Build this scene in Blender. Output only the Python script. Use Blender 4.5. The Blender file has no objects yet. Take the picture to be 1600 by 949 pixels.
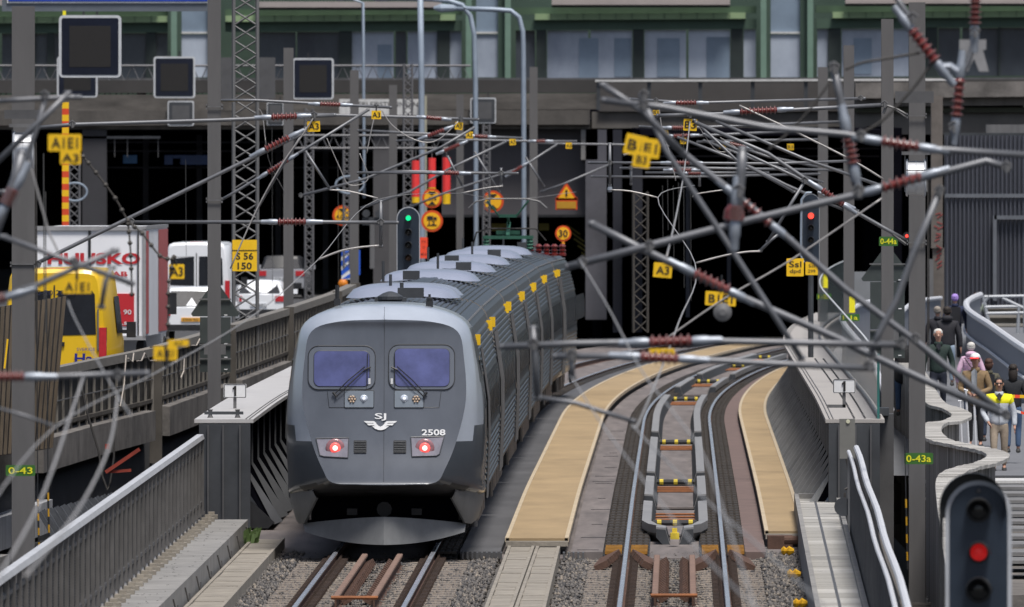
import bpy, bmesh, math, random
import numpy as np
from mathutils import Vector, Matrix, Euler
from mathutils.bvhtree import BVHTree
random.seed(7); rng = np.random.RandomState(5)
scene = bpy.context.scene
C = scene.collection
F = 24000.0; HZ = 150.0; ZC = 7.07          # focal length in pixels of the 1600 px frame, horizon row, camera height
R = math.radians
# ---------------------------------------------------------------- camera
cam_d = bpy.data.cameras.new('camera'); cam = bpy.data.objects.new('camera', cam_d); C.objects.link(cam)
cam.location = (0, 0, ZC); cam.rotation_euler = (R(90), 0, 0)
cam_d.sensor_width = 36; cam_d.lens = F / 1600 * 36
cam_d.shift_y = -(474.5 - HZ) / 1600; cam_d.clip_start = 1; cam_d.clip_end = 4000
cam_d.dof.use_dof = True; cam_d.dof.focus_distance = 250; cam_d.dof.aperture_fstop = 8.5
scene.camera = cam
# ---------------------------------------------------------------- world and sun (bright overcast)
SUN_EL, SUN_AZ = 66, 158          # azimuth measured from +Y clockwise (towards +X)
world = bpy.data.worlds.new('World'); scene.world = world; world.use_nodes = True
wn = world.node_tree; wn.nodes.clear()
sky = wn.nodes.new('ShaderNodeTexSky'); sky.sky_type = 'NISHITA'; sky.sun_disc = False
sky.sun_elevation = R(SUN_EL); sky.sun_rotation = R(SUN_AZ); sky.air_density = 1.0; sky.dust_density = 3.5; sky.ozone_density = 1.5
bg = wn.nodes.new('ShaderNodeBackground'); bg.inputs[1].default_value = 0.095
hs = wn.nodes.new('ShaderNodeHueSaturation'); hs.inputs['Saturation'].default_value = 0.85
wo = wn.nodes.new('ShaderNodeOutputWorld')
wn.links.new(sky.outputs[0], hs.inputs['Color']); wn.links.new(hs.outputs[0], bg.inputs[0]); wn.links.new(bg.outputs[0], wo.inputs[0])
sd = bpy.data.lights.new('sun', 'SUN'); sd.energy = 3.6; sd.angle = R(16); sd.color = (1, 0.96, 0.9)
so = bpy.data.objects.new('sun', sd); C.objects.link(so)
sdir = Vector((math.sin(R(SUN_AZ)) * math.cos(R(SUN_EL)), math.cos(R(SUN_AZ)) * math.cos(R(SUN_EL)), math.sin(R(SUN_EL))))
so.rotation_euler = sdir.to_track_quat('Z', 'Y').to_euler()
scene.view_settings.view_transform = 'Standard'; scene.view_settings.look = 'None'
scene.view_settings.exposure = 0.1; scene.view_settings.gamma = 1.0
scene.view_settings.use_curve_mapping = False

# ---------------------------------------------------------------- geometry of the place
def sink(Y):
    if Y < 262: return 0.0
    if Y < 282: return 0.005 * (Y - 262) ** 2 / 40
    return 0.005 * (Y - 272)
def T2(Y):
    x = 2.53 + 0.011 * (Y - 239)
    if Y > 352: x += 0.00019 * (Y - 352) ** 2
    return x
def W(off, Y, z): return Vector((T2(Y) + off, Y, z - sink(Y)))
def T1W(off, Y, z): return W(off - 4.5, Y, z)
def P(px, py, s, dy=0.0):
    """the point that stands s pixels per metre away behind photo pixel (px, py)"""
    return Vector(((px - 800) / s, F / s + dy, ZC - (py - HZ) / s))
def solveY(py, z):
    lo, hi = 60, 900
    for _ in range(50):
        m = (lo + hi) / 2
        if HZ + F / m * (ZC - z + sink(m)) > py: lo = m
        else: hi = m
    return lo
def frange(a, b, st):
    n = max(1, int(round((b - a) / st))); return [a + (b - a) * i / n for i in range(n + 1)]

# ---------------------------------------------------------------- materials
MC = {}
def M(name, col, rough=0.6, metal=0.0, var=0.25, scale=2.0, bump=0.0, bscale=None, streak=None, emit=None, col2=None, spec=None, coat=0, ref='Object'):
    if name in MC: return MC[name]
    m = bpy.data.materials.new(name); m.use_nodes = True; nt = m.node_tree; N = nt.nodes; L = nt.links
    b = N['Principled BSDF']
    b.inputs['Roughness'].default_value = rough; b.inputs['Metallic'].default_value = metal
    if spec is not None: b.inputs['Specular IOR Level'].default_value = spec
    if coat: b.inputs['Coat Weight'].default_value = coat; b.inputs['Coat Roughness'].default_value = .12
    if emit:
        b.inputs['Emission Color'].default_value = (*col, 1); b.inputs['Emission Strength'].default_value = emit
    tc = N.new('ShaderNodeTexCoord'); mp = N.new('ShaderNodeMapping'); L.new(tc.outputs[ref], mp.inputs[0])
    if streak: mp.inputs['Scale'].default_value = streak
    n1 = N.new('ShaderNodeTexNoise'); n1.inputs['Scale'].default_value = scale; n1.inputs['Detail'].default_value = 8; n1.inputs['Roughness'].default_value = .65
    L.new(mp.outputs[0], n1.inputs['Vector'])
    cr = N.new('ShaderNodeValToRGB'); e = cr.color_ramp.elements
    e[0].position = .3; e[1].position = .7
    c2 = col2 if col2 else tuple(min(1, c * (1 + var)) for c in col)
    c1 = tuple(c * (1 - var) for c in col) if not col2 else col
    e[0].color = (*c1, 1); e[1].color = (*c2, 1)
    L.new(n1.outputs['Fac'], cr.inputs[0]); L.new(cr.outputs[0], b.inputs['Base Color'])
    mr = N.new('ShaderNodeMapRange'); mr.inputs['To Min'].default_value = max(0.02, rough * .8); mr.inputs['To Max'].default_value = min(1, rough * 1.25)
    L.new(n1.outputs['Fac'], mr.inputs[0]); L.new(mr.outputs[0], b.inputs['Roughness'])
    if bump:
        n2 = N.new('ShaderNodeTexNoise'); n2.inputs['Scale'].default_value = bscale or scale * 8; n2.inputs['Detail'].default_value = 6
        L.new(tc.outputs[ref], n2.inputs['Vector'])
        bp = N.new('ShaderNodeBump'); bp.inputs['Strength'].default_value = bump; bp.inputs['Distance'].default_value = .02
        L.new(n2.outputs['Fac'], bp.inputs['Height']); L.new(bp.outputs[0], b.inputs['Normal'])
    MC[name] = m; return m
galv = M('galvanised steel', (.15, .15, .155), .55, .3, .18, 1.2, streak=(6, 6, .6))
mastm = M('painted mast steel', (.115, .112, .114), .6, .1, .12, 1.0, streak=(4, 4, .5))
tubem = M('weathered tube aluminium', (.165, .17, .185), .45, .4, .18, 3)
tubel = M('bright clamp casting', (.30, .33, .38), .4, .4, .15, 6)
wirem = M('bright wire', (.40, .385, .38), .4, .3, .2, 5)
wired = M('dark cable', (.045, .042, .04), .6, 0, .3, 5)
insr = M('brown red porcelain', (.13, .012, .010), .35, 0, .2, 6, coat=.4)
insp = M('pale insulator shed', (.24, .13, .125), .35, 0, .2, 6)
yell = M('yellow sign sheet', (.86, .52, .01), .5, 0, .08, 3)
yelb = M('bright yellow plate', (.88, .78, .02), .5, 0, .05, 3)
orng = M('orange sign sheet', (.9, .33, .01), .5, 0, .08, 3)
redp = M('red signal paint', (.62, .035, .02), .5, 0, .15, 3)
redor = M('orange red plastic', (.9, .08, .03), .5, 0, .08, 3)
blk = M('black lettering', (.012, .012, .014), .6, 0, .1, 4)
blk2 = M('black painted steel', (.02, .021, .024), .45, 0, .3, 4)
whit = M('white paint', (.72, .73, .75), .5, 0, .07, 3)
whitd = M('dirty white paint', (.55, .55, .55), .55, 0, .15, 3, streak=(3, 3, .5))
grnp = M('dark green plate', (.035, .13, .02), .5, 0, .15, 4)
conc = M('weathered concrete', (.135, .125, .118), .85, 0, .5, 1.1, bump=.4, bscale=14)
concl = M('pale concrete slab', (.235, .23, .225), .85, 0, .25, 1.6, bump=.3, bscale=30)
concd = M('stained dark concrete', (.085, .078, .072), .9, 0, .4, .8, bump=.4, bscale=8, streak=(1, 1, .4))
conct = M('tan concrete', (.26, .235, .20), .85, 0, .28, 2, bump=.3, bscale=30)
steeld = M('dark blue grey steel', (.055, .06, .068), .5, .2, .25, 1.5)
steelm = M('mid grey steel', (.10, .10, .105), .5, .2, .2, 1.5)
steelbrown = M('brown grey steel fence', (.085, .076, .066), .6, .1, .25, 1.5)
rust = M('rusty steel', (.10, .055, .04), .85, .1, .35, 4, bump=.4, bscale=50)
rustl = M('light rusty steel', (.21, .135, .105), .8, .1, .25, 4, bump=.3, bscale=50)
rusto = M('orange rusty rod', (.26, .10, .04), .8, .1, .3, 6)
railtop = M('polished rail head', (.60, .63, .70), .25, .7, .15, 3)
voidm = M('painted deep shade', (.006, .006, .009), .95, 0, .3, .5, spec=0)  # near-black colour paints the deep shade of tunnel, recess and rib gaps
glassd = M('dark window glass', (.012, .014, .02), .22, 0, .3, 2)
rubber = M('black rubber', (.015, .015, .016), .7, 0, .2, 5)

# ---------------------------------------------------------------- mesh building
class MB:
    def __init__(s): s.v = []; s.f = []; s.mi = []; s.m = 0
    def add(s, vs, fs):
        o = len(s.v); s.v += [tuple(v) for v in vs]; s.f += [tuple(i + o for i in f) for f in fs]; s.mi += [s.m] * len(fs)
    def box(s, c, d, rot=None):
        hx, hy, hz = d[0] / 2, d[1] / 2, d[2] / 2
        vs = [Vector((x, y, z)) for x in (-hx, hx) for y in (-hy, hy) for z in (-hz, hz)]
        if rot is not None:
            m = rot if isinstance(rot, Matrix) else Euler(rot).to_matrix()
            vs = [m @ v for v in vs]
        c = Vector(c); s.add([v + c for v in vs], [(0, 1, 3, 2), (4, 6, 7, 5), (0, 4, 5, 1), (2, 3, 7, 6), (0, 2, 6, 4), (1, 5, 7, 3)])
    def b3(s, x0, x1, y0, y1, z0, z1): s.box(((x0 + x1) / 2, (y0 + y1) / 2, (z0 + z1) / 2), (abs(x1 - x0), abs(y1 - y0), abs(z1 - z0)))
    def bar(s, a, b, w, h=None, up=(0, 0, 1)):
        a, b = Vector(a), Vector(b); h = h or w; d = (b - a); L = d.length
        if L < 1e-6: return
        d.normalize(); u = Vector(up)
        if abs(d.dot(u)) > .98: u = Vector((0, 1, 0))
        sx = d.cross(u).normalized(); uz = sx.cross(d)
        s.box((a + b) / 2, (w, L, h), Matrix((sx, d, uz)).transposed())
    def tube(s, pts, r, n=8, cap=True):
        pts = [Vector(p) for p in pts]; k = len(pts)
        rs = r if isinstance(r, (list, tuple)) else [r] * k
        t0 = (pts[1] - pts[0]).normalized(); u = Vector((0, 0, 1)) if abs(t0.z) < .9 else Vector((0, 1, 0))
        a = t0.cross(u).normalized(); vs = []
        for i in range(k):
            t = (pts[min(i + 1, k - 1)] - pts[max(i - 1, 0)]).normalized()
            a = (a - t * a.dot(t)).normalized(); b = t.cross(a)
            for j in range(n):
                an = 2 * math.pi * j / n; vs.append(pts[i] + (a * math.cos(an) + b * math.sin(an)) * rs[i])
        fs = [(i * n + j, i * n + (j + 1) % n, (i + 1) * n + (j + 1) % n, (i + 1) * n + j) for i in range(k - 1) for j in range(n)]
        if cap: fs += [tuple(range(n))[::-1], tuple((k - 1) * n + j for j in range(n))]
        s.add(vs, fs)
    def lathe(s, a, b, prof, n=12):
        """prof: (t along a-b in metres, radius)"""
        a, b = Vector(a), Vector(b); d = (b - a).normalized()
        pts = [a + d * t for t, _ in prof]
        vs = []; u = Vector((0, 0, 1)) if abs(d.z) < .9 else Vector((0, 1, 0)); e = d.cross(u).normalized(); g = d.cross(e)
        for p, (t, r) in zip(pts, prof):
            for j in range(n):
                an = 2 * math.pi * j / n; vs.append(p + (e * math.cos(an) + g * math.sin(an)) * r)
        k = len(prof)
        s.add(vs, [(i * n + j, i * n + (j + 1) % n, (i + 1) * n + (j + 1) % n, (i + 1) * n + j) for i in range(k - 1) for j in range(n)] + [tuple(range(n))[::-1], tuple((k - 1) * n + j for j in range(n))])
    def prism(s, poly, ext):
        poly = [Vector(p) for p in poly]; e = Vector(ext); n = len(poly)
        s.add(poly + [p + e for p in poly], [tuple(range(n)), tuple(range(2 * n - 1, n - 1, -1))] + [(i, i + n, (i + 1) % n + n, (i + 1) % n) for i in range(n)])
    def grid(s, rows, closed=False):
        n = len(rows[0]); vs = [p for r in rows for p in r]
        fs = [(i * n + j, i * n + (j + 1) % n, (i + 1) * n + (j + 1) % n, (i + 1) * n + j) for i in range(len(rows) - 1) for j in range(n if closed else n - 1)]
        s.add(vs, fs)
    def sweep(s, prof, Ys, fn=W, closed=True):
        """prof (off, z) swept along the line of the track"""
        rows = [[fn(o, y, z) for o, z in prof] for y in Ys]; s.grid(rows, closed)
        if closed:
            n = len(prof); s.add(rows[0], [tuple(range(n))]); s.add(rows[-1], [tuple(range(n))[::-1]])
    def lathex(s, c, r, n, ax): pass
    def build(s, name, mat, parent=None, label=None, cat=None, group=None, kind=None, smooth=False, org=None):
        me = bpy.data.meshes.new(name); vs = s.v
        if parent is not None: o = gpos(parent)
        elif org is not None: o = Vector(org)
        elif kind: o = Vector((0, 0, 0))
        else:
            a = np.array(vs); mn, mx = a.min(0), a.max(0); o = Vector(((mn[0] + mx[0]) / 2, (mn[1] + mx[1]) / 2, mn[2]))
        me.from_pydata([(v[0] - o[0], v[1] - o[1], v[2] - o[2]) for v in vs], [], s.f)
        bm = bmesh.new(); bm.from_mesh(me); bmesh.ops.recalc_face_normals(bm, faces=bm.faces); bm.to_mesh(me); bm.free()
        mats = mat if isinstance(mat, (list, tuple)) else [mat]
        for m in mats: me.materials.append(m)
        if len(mats) > 1: me.polygons.foreach_set('material_index', s.mi)
        if smooth:
            me.polygons.foreach_set('use_smooth', [True] * len(me.polygons))
            if smooth is not True: me.set_sharp_from_angle(angle=R(smooth))
        ob = bpy.data.objects.new(name, me); C.objects.link(ob)
        if parent is not None: ob.parent = parent
        else: ob.location = o
        tag(ob, label, cat, group, kind); return ob
def gpos(o):
    p = Vector((0, 0, 0))
    while o is not None: p += o.location; o = o.parent
    return p
def split_loose(ob, chunk=0):
    me = ob.data; n = len(me.vertices); par = list(range(n))
    def fd(i):
        while par[i] != i: par[i] = par[par[i]]; i = par[i]
        return i
    for p in me.polygons:
        v = p.vertices; a = fd(v[0])
        for w in v[1:]:
            b = fd(w)
            if a != b: par[b] = a
    comp = {}
    for p in me.polygons: comp.setdefault(p.index // chunk if chunk else fd(p.vertices[0]), []).append(p)
    if not 1 < len(comp) <= 100: return
    for k, ps in enumerate(comp.values()):
        ids = {}; fs = []
        for p in ps: fs.append([ids.setdefault(v, len(ids)) for v in p.vertices])
        m2 = bpy.data.meshes.new(me.name); m2.from_pydata([me.vertices[v].co[:] for v in ids], [], fs)
        for mt in me.materials: m2.materials.append(mt)
        m2.polygons.foreach_set('material_index', [p.material_index for p in ps]); m2.polygons.foreach_set('use_smooth', [p.use_smooth for p in ps])
        if k == 0: first = m2; continue
        o2 = bpy.data.objects.new(ob.name.split('.')[0], m2); C.objects.link(o2); o2.parent = ob.parent; o2.location = ob.location
        for q in ('label', 'category', 'group', 'kind'):
            if q in ob: o2[q] = ob[q]
    ob.data = first
def tag(o, label=None, cat=None, group=None, kind=None):
    if label: o['label'] = label
    if cat: o['category'] = cat
    if group: o['group'] = group
    if kind: o['kind'] = kind
def thing(name, loc, label, cat, group=None):
    o = bpy.data.objects.new(name, None); C.objects.link(o); o.location = loc; o.empty_display_size = .2
    tag(o, label, cat, group); return o
def copy_tree(o, loc, label=None):
    def rec(a, par):
        c = a.copy(); C.objects.link(c); c.parent = par
        for ch in a.children: rec(ch, c)
        return c
    c = rec(o, None); c.location = loc
    if label: c['label'] = label
    return c
def struct(mb, name, mat, smooth=False): return mb.build(name, mat, kind='structure', smooth=smooth)
def text_mb(txt, center, h=None, w=None, ry=0, depth=.002, bold=0, spacing=1.0, fn=None, slant=0):
    """flat lettering facing -Y, centred; fitted to height h and/or width w"""
    cu = bpy.data.curves.new('t', 'FONT'); cu.body = txt; cu.align_x = 'CENTER'; cu.resolution_u = 3
    cu.space_character = spacing; cu.offset = bold; cu.shear = slant; cu.extrude = 0
    ob = bpy.data.objects.new('t', cu); C.objects.link(ob); bpy.context.view_layer.update()
    me = bpy.data.meshes.new_from_object(ob.evaluated_get(bpy.context.evaluated_depsgraph_get()))
    a = np.array([v.co[:] for v in me.vertices]); mn, mx = a.min(0), a.max(0)
    sx = sy = None
    if h: sy = h / (mx[1] - mn[1])
    if w: sx = w / (mx[0] - mn[0])
    sx = sx or sy; sy = sy or sx
    mb = MB(); c = Vector(center); rot = Matrix.Rotation(ry, 3, 'Y')
    vs = []
    for p in a:
        q = rot @ Vector(((p[0] - (mn[0] + mx[0]) / 2) * sx, 0, (p[1] - (mn[1] + mx[1]) / 2) * sy)); vs.append(c + q)
    if fn: vs = [fn(v) for v in vs]
    mb.add(vs, [tuple(f.vertices) for f in me.polygons])
    bpy.data.objects.remove(ob); bpy.data.curves.remove(cu); bpy.data.meshes.remove(me)
    return mb
def rrect(cx, cz, w, h, r, n=5):
    pts = []
    for sx, sz, a0 in ((1, 1, 0), (-1, 1, 90), (-1, -1, 180), (1, -1, 270)):
        for i in range(n + 1):
            a = R(a0 + 90 * i / n); pts.append((cx + sx * (w / 2 - r) + r * math.cos(a), cz + sz * (h / 2 - r) + r * math.sin(a)))
    return pts
def plate_px(px0, px1, py0, py1, s, name, mat, parent=None, rad=0, th=.02, rot=0, **kw):
    """an upright sheet facing the camera side"""
    a = P(px0, py0, s); b = P(px1, py1, s); w = b.x - a.x; h = a.z - b.z; cx, cz = (a.x + b.x) / 2, (a.z + b.z) / 2
    pts = rrect(0, 0, w, h, rad, 4) if rad else [(-w / 2, -h / 2), (w / 2, -h / 2), (w / 2, h / 2), (-w / 2, h / 2)]
    c, sn = math.cos(rot), math.sin(rot)
    mb = MB(); mb.prism([(cx + x * c - z * sn, a.y, cz + x * sn + z * c) for x, z in pts], (0, th, 0))
    return mb.build(name, mat, parent, **kw)
# ================================================================ THE SETTING
m = MB(); m.add([(-900, -300, -6), (900, -300, -6), (900, 2500, -6), (-900, 2500, -6)], [(0, 1, 2, 3)])
struct(m, 'ground', M('dark earth', (.03, .032, .036), .95, 0, .3, .3))
Yn = 150.0
Yall = frange(Yn, 540, 4)
# ballast bed under both tracks
gravm = M('grey ballast', (.105, .098, .092), .95, 0, .5, 9, bump=1, bscale=18)
m = MB(); m.sweep([(-8.2, -.22), (3.4, -.22), (3.4, -2), (-8.2, -2)], Yall); struct(m, 'ballast_bed', gravm)
# scattered stones over the open ballast in front of the deck boards
def stones():
    N_ = 95000; Y0, Y1 = 197, 243
    base = np.array([(1, 0, 0), (-1, 0, 0), (0, 1, 0), (0, -1, 0), (0, 0, 1), (0, 0, -1)], float)
    tri = np.array([(0, 2, 4), (2, 1, 4), (1, 3, 4), (3, 0, 4), (2, 0, 5), (1, 2, 5), (3, 1, 5), (0, 3, 5)])
    Y = rng.uniform(Y0, Y1, N_); off = rng.uniform(-7.0, 2.3, N_)
    keep = ~((off > -2.75) & (off < -1.75)); Y, off = Y[keep], off[keep]; n = len(Y)
    X = 2.53 + .011 * (Y - 239) + off; Z = -.2 + rng.uniform(-.01, .06, n)
    # lower over the sleepers between the rails
    near = (np.abs(off) < 1.34) | (np.abs(off + 4.5) < 1.34)
    ph = np.mod(Y - 199.5, 42.5 / round(42.5 / 1.03)); ph = np.minimum(ph, 42.5 / round(42.5 / 1.03) - ph)
    Z = np.where(near, np.where(ph < .24, np.where(rng.rand(n) < .04, -.15, -.3), -.172 + rng.uniform(-.012, .008, n)), Z)
    sc = rng.uniform(.018, .042, (n, 1, 1)) * rng.uniform(.6, 1.3, (n, 1, 3)); sc = np.where(near[:, None, None], sc * .7, sc)
    v = base[None] * sc + rng.uniform(-.25, .25, (n, 6, 3)) * sc
    a = rng.uniform(0, 6.28, n); ca, sa = np.cos(a)[:, None], np.sin(a)[:, None]
    x = v[:, :, 0] * ca - v[:, :, 1] * sa; y = v[:, :, 0] * sa + v[:, :, 1] * ca; v[:, :, 0], v[:, :, 1] = x, y
    v += np.stack([X, Y, Z], 1)[:, None]
    f = (tri[None] + (np.arange(n) * 6)[:, None, None]).reshape(-1, 3)
    me = bpy.data.meshes.new('ballast_stones'); me.vertices.add(n * 6); me.vertices.foreach_set('co', v.reshape(-1))
    me.loops.add(len(f) * 3); me.loops.foreach_set('vertex_index', f.reshape(-1)); me.polygons.add(len(f))
    me.polygons.foreach_set('loop_start', np.arange(len(f)) * 3); me.polygons.foreach_set('loop_total', np.full(len(f), 3)); me.update()
    ms = [M('ballast stone a', (.125, .115, .108), .9, 0, .35, 5), M('ballast stone b', (.22, .19, .16), .9, 0, .3, 5), M('ballast stone c', (.06, .058, .06), .9, 0, .3, 5)]
    for q in ms: me.materials.append(q)
    idx = rng.choice(3, n, p=[.55, .15, .30]); me.polygons.foreach_set('material_index', np.repeat(idx, 8))
    ob = bpy.data.objects.new('ballast_stones', me); C.objects.link(ob); ob['kind'] = 'stuff'; ob['label'] = 'grey and brown crushed ballast stones between the sleepers'; ob['category'] = 'gravel'
stones()
# sleepers: concrete, past 300 in all they would still be fewer -> individuals in the open part only
slm = M('sleeper concrete', (.19, .16, .135), .85, 0, .25, 3, bump=.3, bscale=20)
def make_sleeper(i, off, Y, label, grp):
    m = MB(); c = W(off, Y, -.225); w = 1.32
    prof = [(-.23, 0), (-.20, .17 - .1), (.20, .17 - .1), (.23, 0)]
    rows = []
    for x, dz in ((-w, 0), (-.45, 0), (-.3, -.02), (.3, -.02), (.45, 0), (w, 0)):
        rows.append([Vector((c.x + x, c.y + p, c.z + max(0, q + (dz if q else 0)))) for p, q in prof])
    m.grid(rows, True); m.add(rows[0], [(0, 1, 2, 3)]); m.add(rows[-1], [(3, 2, 1, 0)])
    return m.build('concrete_sleeper', slm, None, label, 'sleeper', grp)
for nm, off in (('left', -4.5), ('right', 0)):
    g = 'concrete sleepers under the %s track' % nm
    s0 = None
    for i, Y in enumerate(frange(199.5, 242, 1.03)):
        lab = 'pale concrete sleeper in the ballast under the %s track' % nm
        if s0 is None: s0 = make_sleeper(i, off, Y, lab, g); b0 = W(off, Y, 0)
        else:
            c = s0.copy(); C.objects.link(c); c.location = s0.location + (W(off, Y, 0) - b0)
# rails
def rail(off, y0, y1, label, nm='rail', top=railtop, body=rust, scale=1.0, lift=0, cat='rail', grp=None, step=4):
    k = scale; Ys = frange(y0, y1, step)
    prof = [(off - .07 * k, -.17 * k + lift), (off - .07 * k, -.155 * k + lift), (off - .012 * k, -.135 * k + lift), (off - .012 * k, -.045 * k + lift), (off - .036 * k, -.035 * k + lift), (off - .036 * k, -.012 * k + lift),
            (off + .036 * k, -.012 * k + lift), (off + .036 * k, -.035 * k + lift), (off + .012 * k, -.045 * k + lift), (off + .012 * k, -.135 * k + lift), (off + .07 * k, -.155 * k + lift), (off + .07 * k, -.17 * k + lift)]
    t = thing(nm, W(off, y0, -.17 * k + lift), label, cat, grp)
    m = MB(); m.sweep(prof, Ys); m.build('rail_web', body, t)
    m = MB(); m.sweep([(off - .036 * k, -.0115 * k + lift), (off - .028 * k, lift), (off + .028 * k, lift), (off + .036 * k, -.0115 * k + lift)], Ys); m.build('rail_head', top, t)
    return t
for off, lab in ((-4.5 - .755, 'polished outer left rail of the left track running under the train'), (-4.5 + .755, 'polished right rail of the left track beside the tan walkway'),
                 (-.755, 'shiny left rail of the empty right track'), (.755, 'shiny right rail of the empty right track beside the ramp')):
    rail(off, Yn, 540, lab)
# rail clips, dark, along both sides of each rail foot in the open part; ribbed rubber covers on the bridge
for off, lab in ((-5.255, 'left rail of the left track'), (-3.745, 'right rail of the left track'), (-.755, 'left rail of the right track'), (.755, 'right rail of the right track')):
    m = MB()
    for Y in frange(199.5, 239, .62):
        for sg in (-1, 1):
            c = W(off + sg * .13, Y, -.13); m.box(c, (.13, .22, .07)); m.box(W(off + sg * .09, Y, -.10), (.03, .1, .1))
    ob = m.build('rail_clips', M('rail clip iron', (.05, .032, .024), .8, .2, .4, 8), None, 'row of dark iron clips fixing the foot of the %s' % lab, 'rail clips')
    ob['kind'] = 'stuff'
YB = 239.6     # where the bridge deck starts
ribm = M('ribbed rail guard', (.035, .030, .027), .8, .1, .4, 6, bump=.5, bscale=40)
def rail_guard(off, sg, lab):
    t = thing('rail_guard', W(off + sg * .12, YB, 0), lab, 'rail guard', 'ribbed guards along the rails')
    m = MB()
    for a, b in ((.075, .13), (.165, .235), (.27, .33)):
        a_, b_ = off + sg * a, off + sg * b
        m.sweep([(a_, -.12), (a_, -.05), (b_, -.05), (b_, -.12)] if sg > 0 else [(b_, -.12), (b_, -.05), (a_, -.05), (a_, -.12)], frange(YB, 520, 5))
    m.build('ribbed_strip', ribm, t)
    m = MB(); a_, b_ = (off + sg * .06, off + sg * .36) if sg > 0 else (off + sg * .36, off + sg * .06); m.sweep([(a_, -.105), (b_, -.105), (b_, -.14), (a_, -.14)], frange(YB, 520, 5)); m.build('base_strip', blk2, t)
    m = MB()
    for Y in frange(YB, 420, 1.6): m.box(W(off + sg * .2, Y, -.055), (.30, .10, .04))
    m.build('cross_clips', M('dusty clip', (.075, .064, .056), .8, .1, .4, 8), t)['kind'] = 'stuff'
    if off > -3:
        m = MB()
        for k in range(5): m.box(W(off + sg * .2, YB - .4 + k * .75, -.04), (.26, .3, .05))
        m.build('yellow_end', M('rust yellow paint', (.28, .13, .015), .8, 0, .35, 8), t)
        m = MB()
        for k in range(7):
            y = YB - .8 - k * .75; w = .34 - k * .02
            m.box(W(off + sg * (.24 + .02 * k), y, -.1), (w, .5, .1), (0, sg * .45, 0))
        m.build('flared_end', rust, t)
for off, n in ((-.755, 'left'), (.755, 'right')):
    for sg, n2 in ((-1, 'outer' if off < 0 else 'inner'), (1, 'inner' if off < 0 else 'outer')):
        rail_guard(off, sg, 'ribbed yellow ended guard on the %s side of the %s rail of the empty track' % (n2, n))
rail_guard(-3.745, 1, 'dark ribbed guard along the rail under the right side of the train')

# ---- deck boards between and beside the tracks (bridge part)
def deck(name, a, b, z, mat, lab, y0=YB, y1=530, th=.12, cat='deck', z2=None):
    m = MB(); Ys = frange(y0, y1, 3)
    m.sweep([(a, z), (b, z), (b, z - th), (a, z - th)], Ys); return m.build(name, mat, None, lab, cat)
deckg = M('grey rubber deck', (.085, .085, .09), .75, 0, .3, .8, bump=.2, bscale=30, streak=(1, .3, 1))
deckb = M('brown grey deck', (.155, .135, .13), .8, 0, .35, .9, bump=.2, bscale=30, streak=(3, .25, 1))
decky = M('sandy walkway board', (.33, .24, .135), .85, 0, .2, .6, bump=.25, bscale=40, streak=(1.2, .35, 1))
struct_deck = MB(); struct_deck.sweep([(-8, -.15), (3.2, -.15), (3.2, -.21), (-8, -.21)], frange(YB + .2, 535, 4)); struct(struct_deck, 'bridge_deck', deckb)
deck('deck_panel', -3.35, -2.72, -.04, deckg, 'dark grey rubber deck strip between the train and the sandy walkway')
deck('deck_panel', -1.62, -1.12, -.045, deckb, 'brown grey deck strip between the sandy walkway and the shiny left rail')
m = MB()
for k in range(14):
    y = YB + 1 + k * 8.1 * rng.uniform(.8, 1.1); m.box(W(-1.36 + .1 * rng.rand(), y, -.041), (.12 + .3 * rng.rand(), .05, .006), (0, 0, rng.uniform(-.1, .1)))
o = m.build('deck_joints', blk2, None, 'short dark joints and scuffs on the brown deck strip', 'joints'); o['kind'] = 'stuff'
deck('deck_panel', 1.1, 1.42, -.045, M('reddish brown deck', (.15, .105, .095), .85, 0, .25, 2), 'reddish brown deck strip right of the shiny right rail')
def boardwalk(a, b, y0, y1, lab):
    t = thing('walkway', W((a + b) / 2, y0, 0), lab, 'walkway')
    m = MB(); Ys = frange(y0, y1, 3); m.sweep([(a, .10), (b, .10), (b, .05), (a, .05)], Ys); m.build('walking_surface', decky, t)
    m = MB()
    for o_ in (a, b - .04): m.sweep([(o_ - .012, .112), (o_ + .05, .112), (o_ + .05, .04), (o_ - .012, .04)], Ys)
    m.build('edge_strip', M('pale walkway edging', (.46, .38, .27), .8, 0, .2, 5), t)
    m = MB(); m.sweep([(a + .05, .048), (b - .05, .048), (b - .05, -.14), (a + .05, -.14)], Ys); m.build('support_beam', blk2, t)
    m = MB(); m.b3(W(a, y0, 0).x, W(b, y0, 0).x, y0 - .35, y0 - .05, -.02, .06); m.build('front_sill', conct, t)
boardwalk(-2.66, -1.68, 242, 525, 'sandy yellow raised walkway between the train and the empty track')
boardwalk(1.45, 2.08, 246, 525, 'sandy yellow raised walkway right of the empty track by the slanted ribs')
m = MB(); a = W(1.45, 245.5, 0); m.b3(a.x + .02, a.x + .42, 244.6, 245.2, -.2, .06)
m.tube([(a.x + .5, 244.4, .0), (a.x + .28, 244.4, .0)], .07, 10); m.build('end_plate', rust, None, 'rusty steel end plate with a bolt under the right walkway', 'steel plate')
m = MB()
for k in range(60):
    o_ = -1.65 + k * .009
for Y in (240.9,):
    for k in range(26): m.box(W(-3.3 + k * .075, Y - 1.6, -.09), (.03, .5, .1))
m.build('comb_joint', steelm, None, 'toothed steel expansion joint at the near edge of the bridge deck', 'expansion joint')
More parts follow.
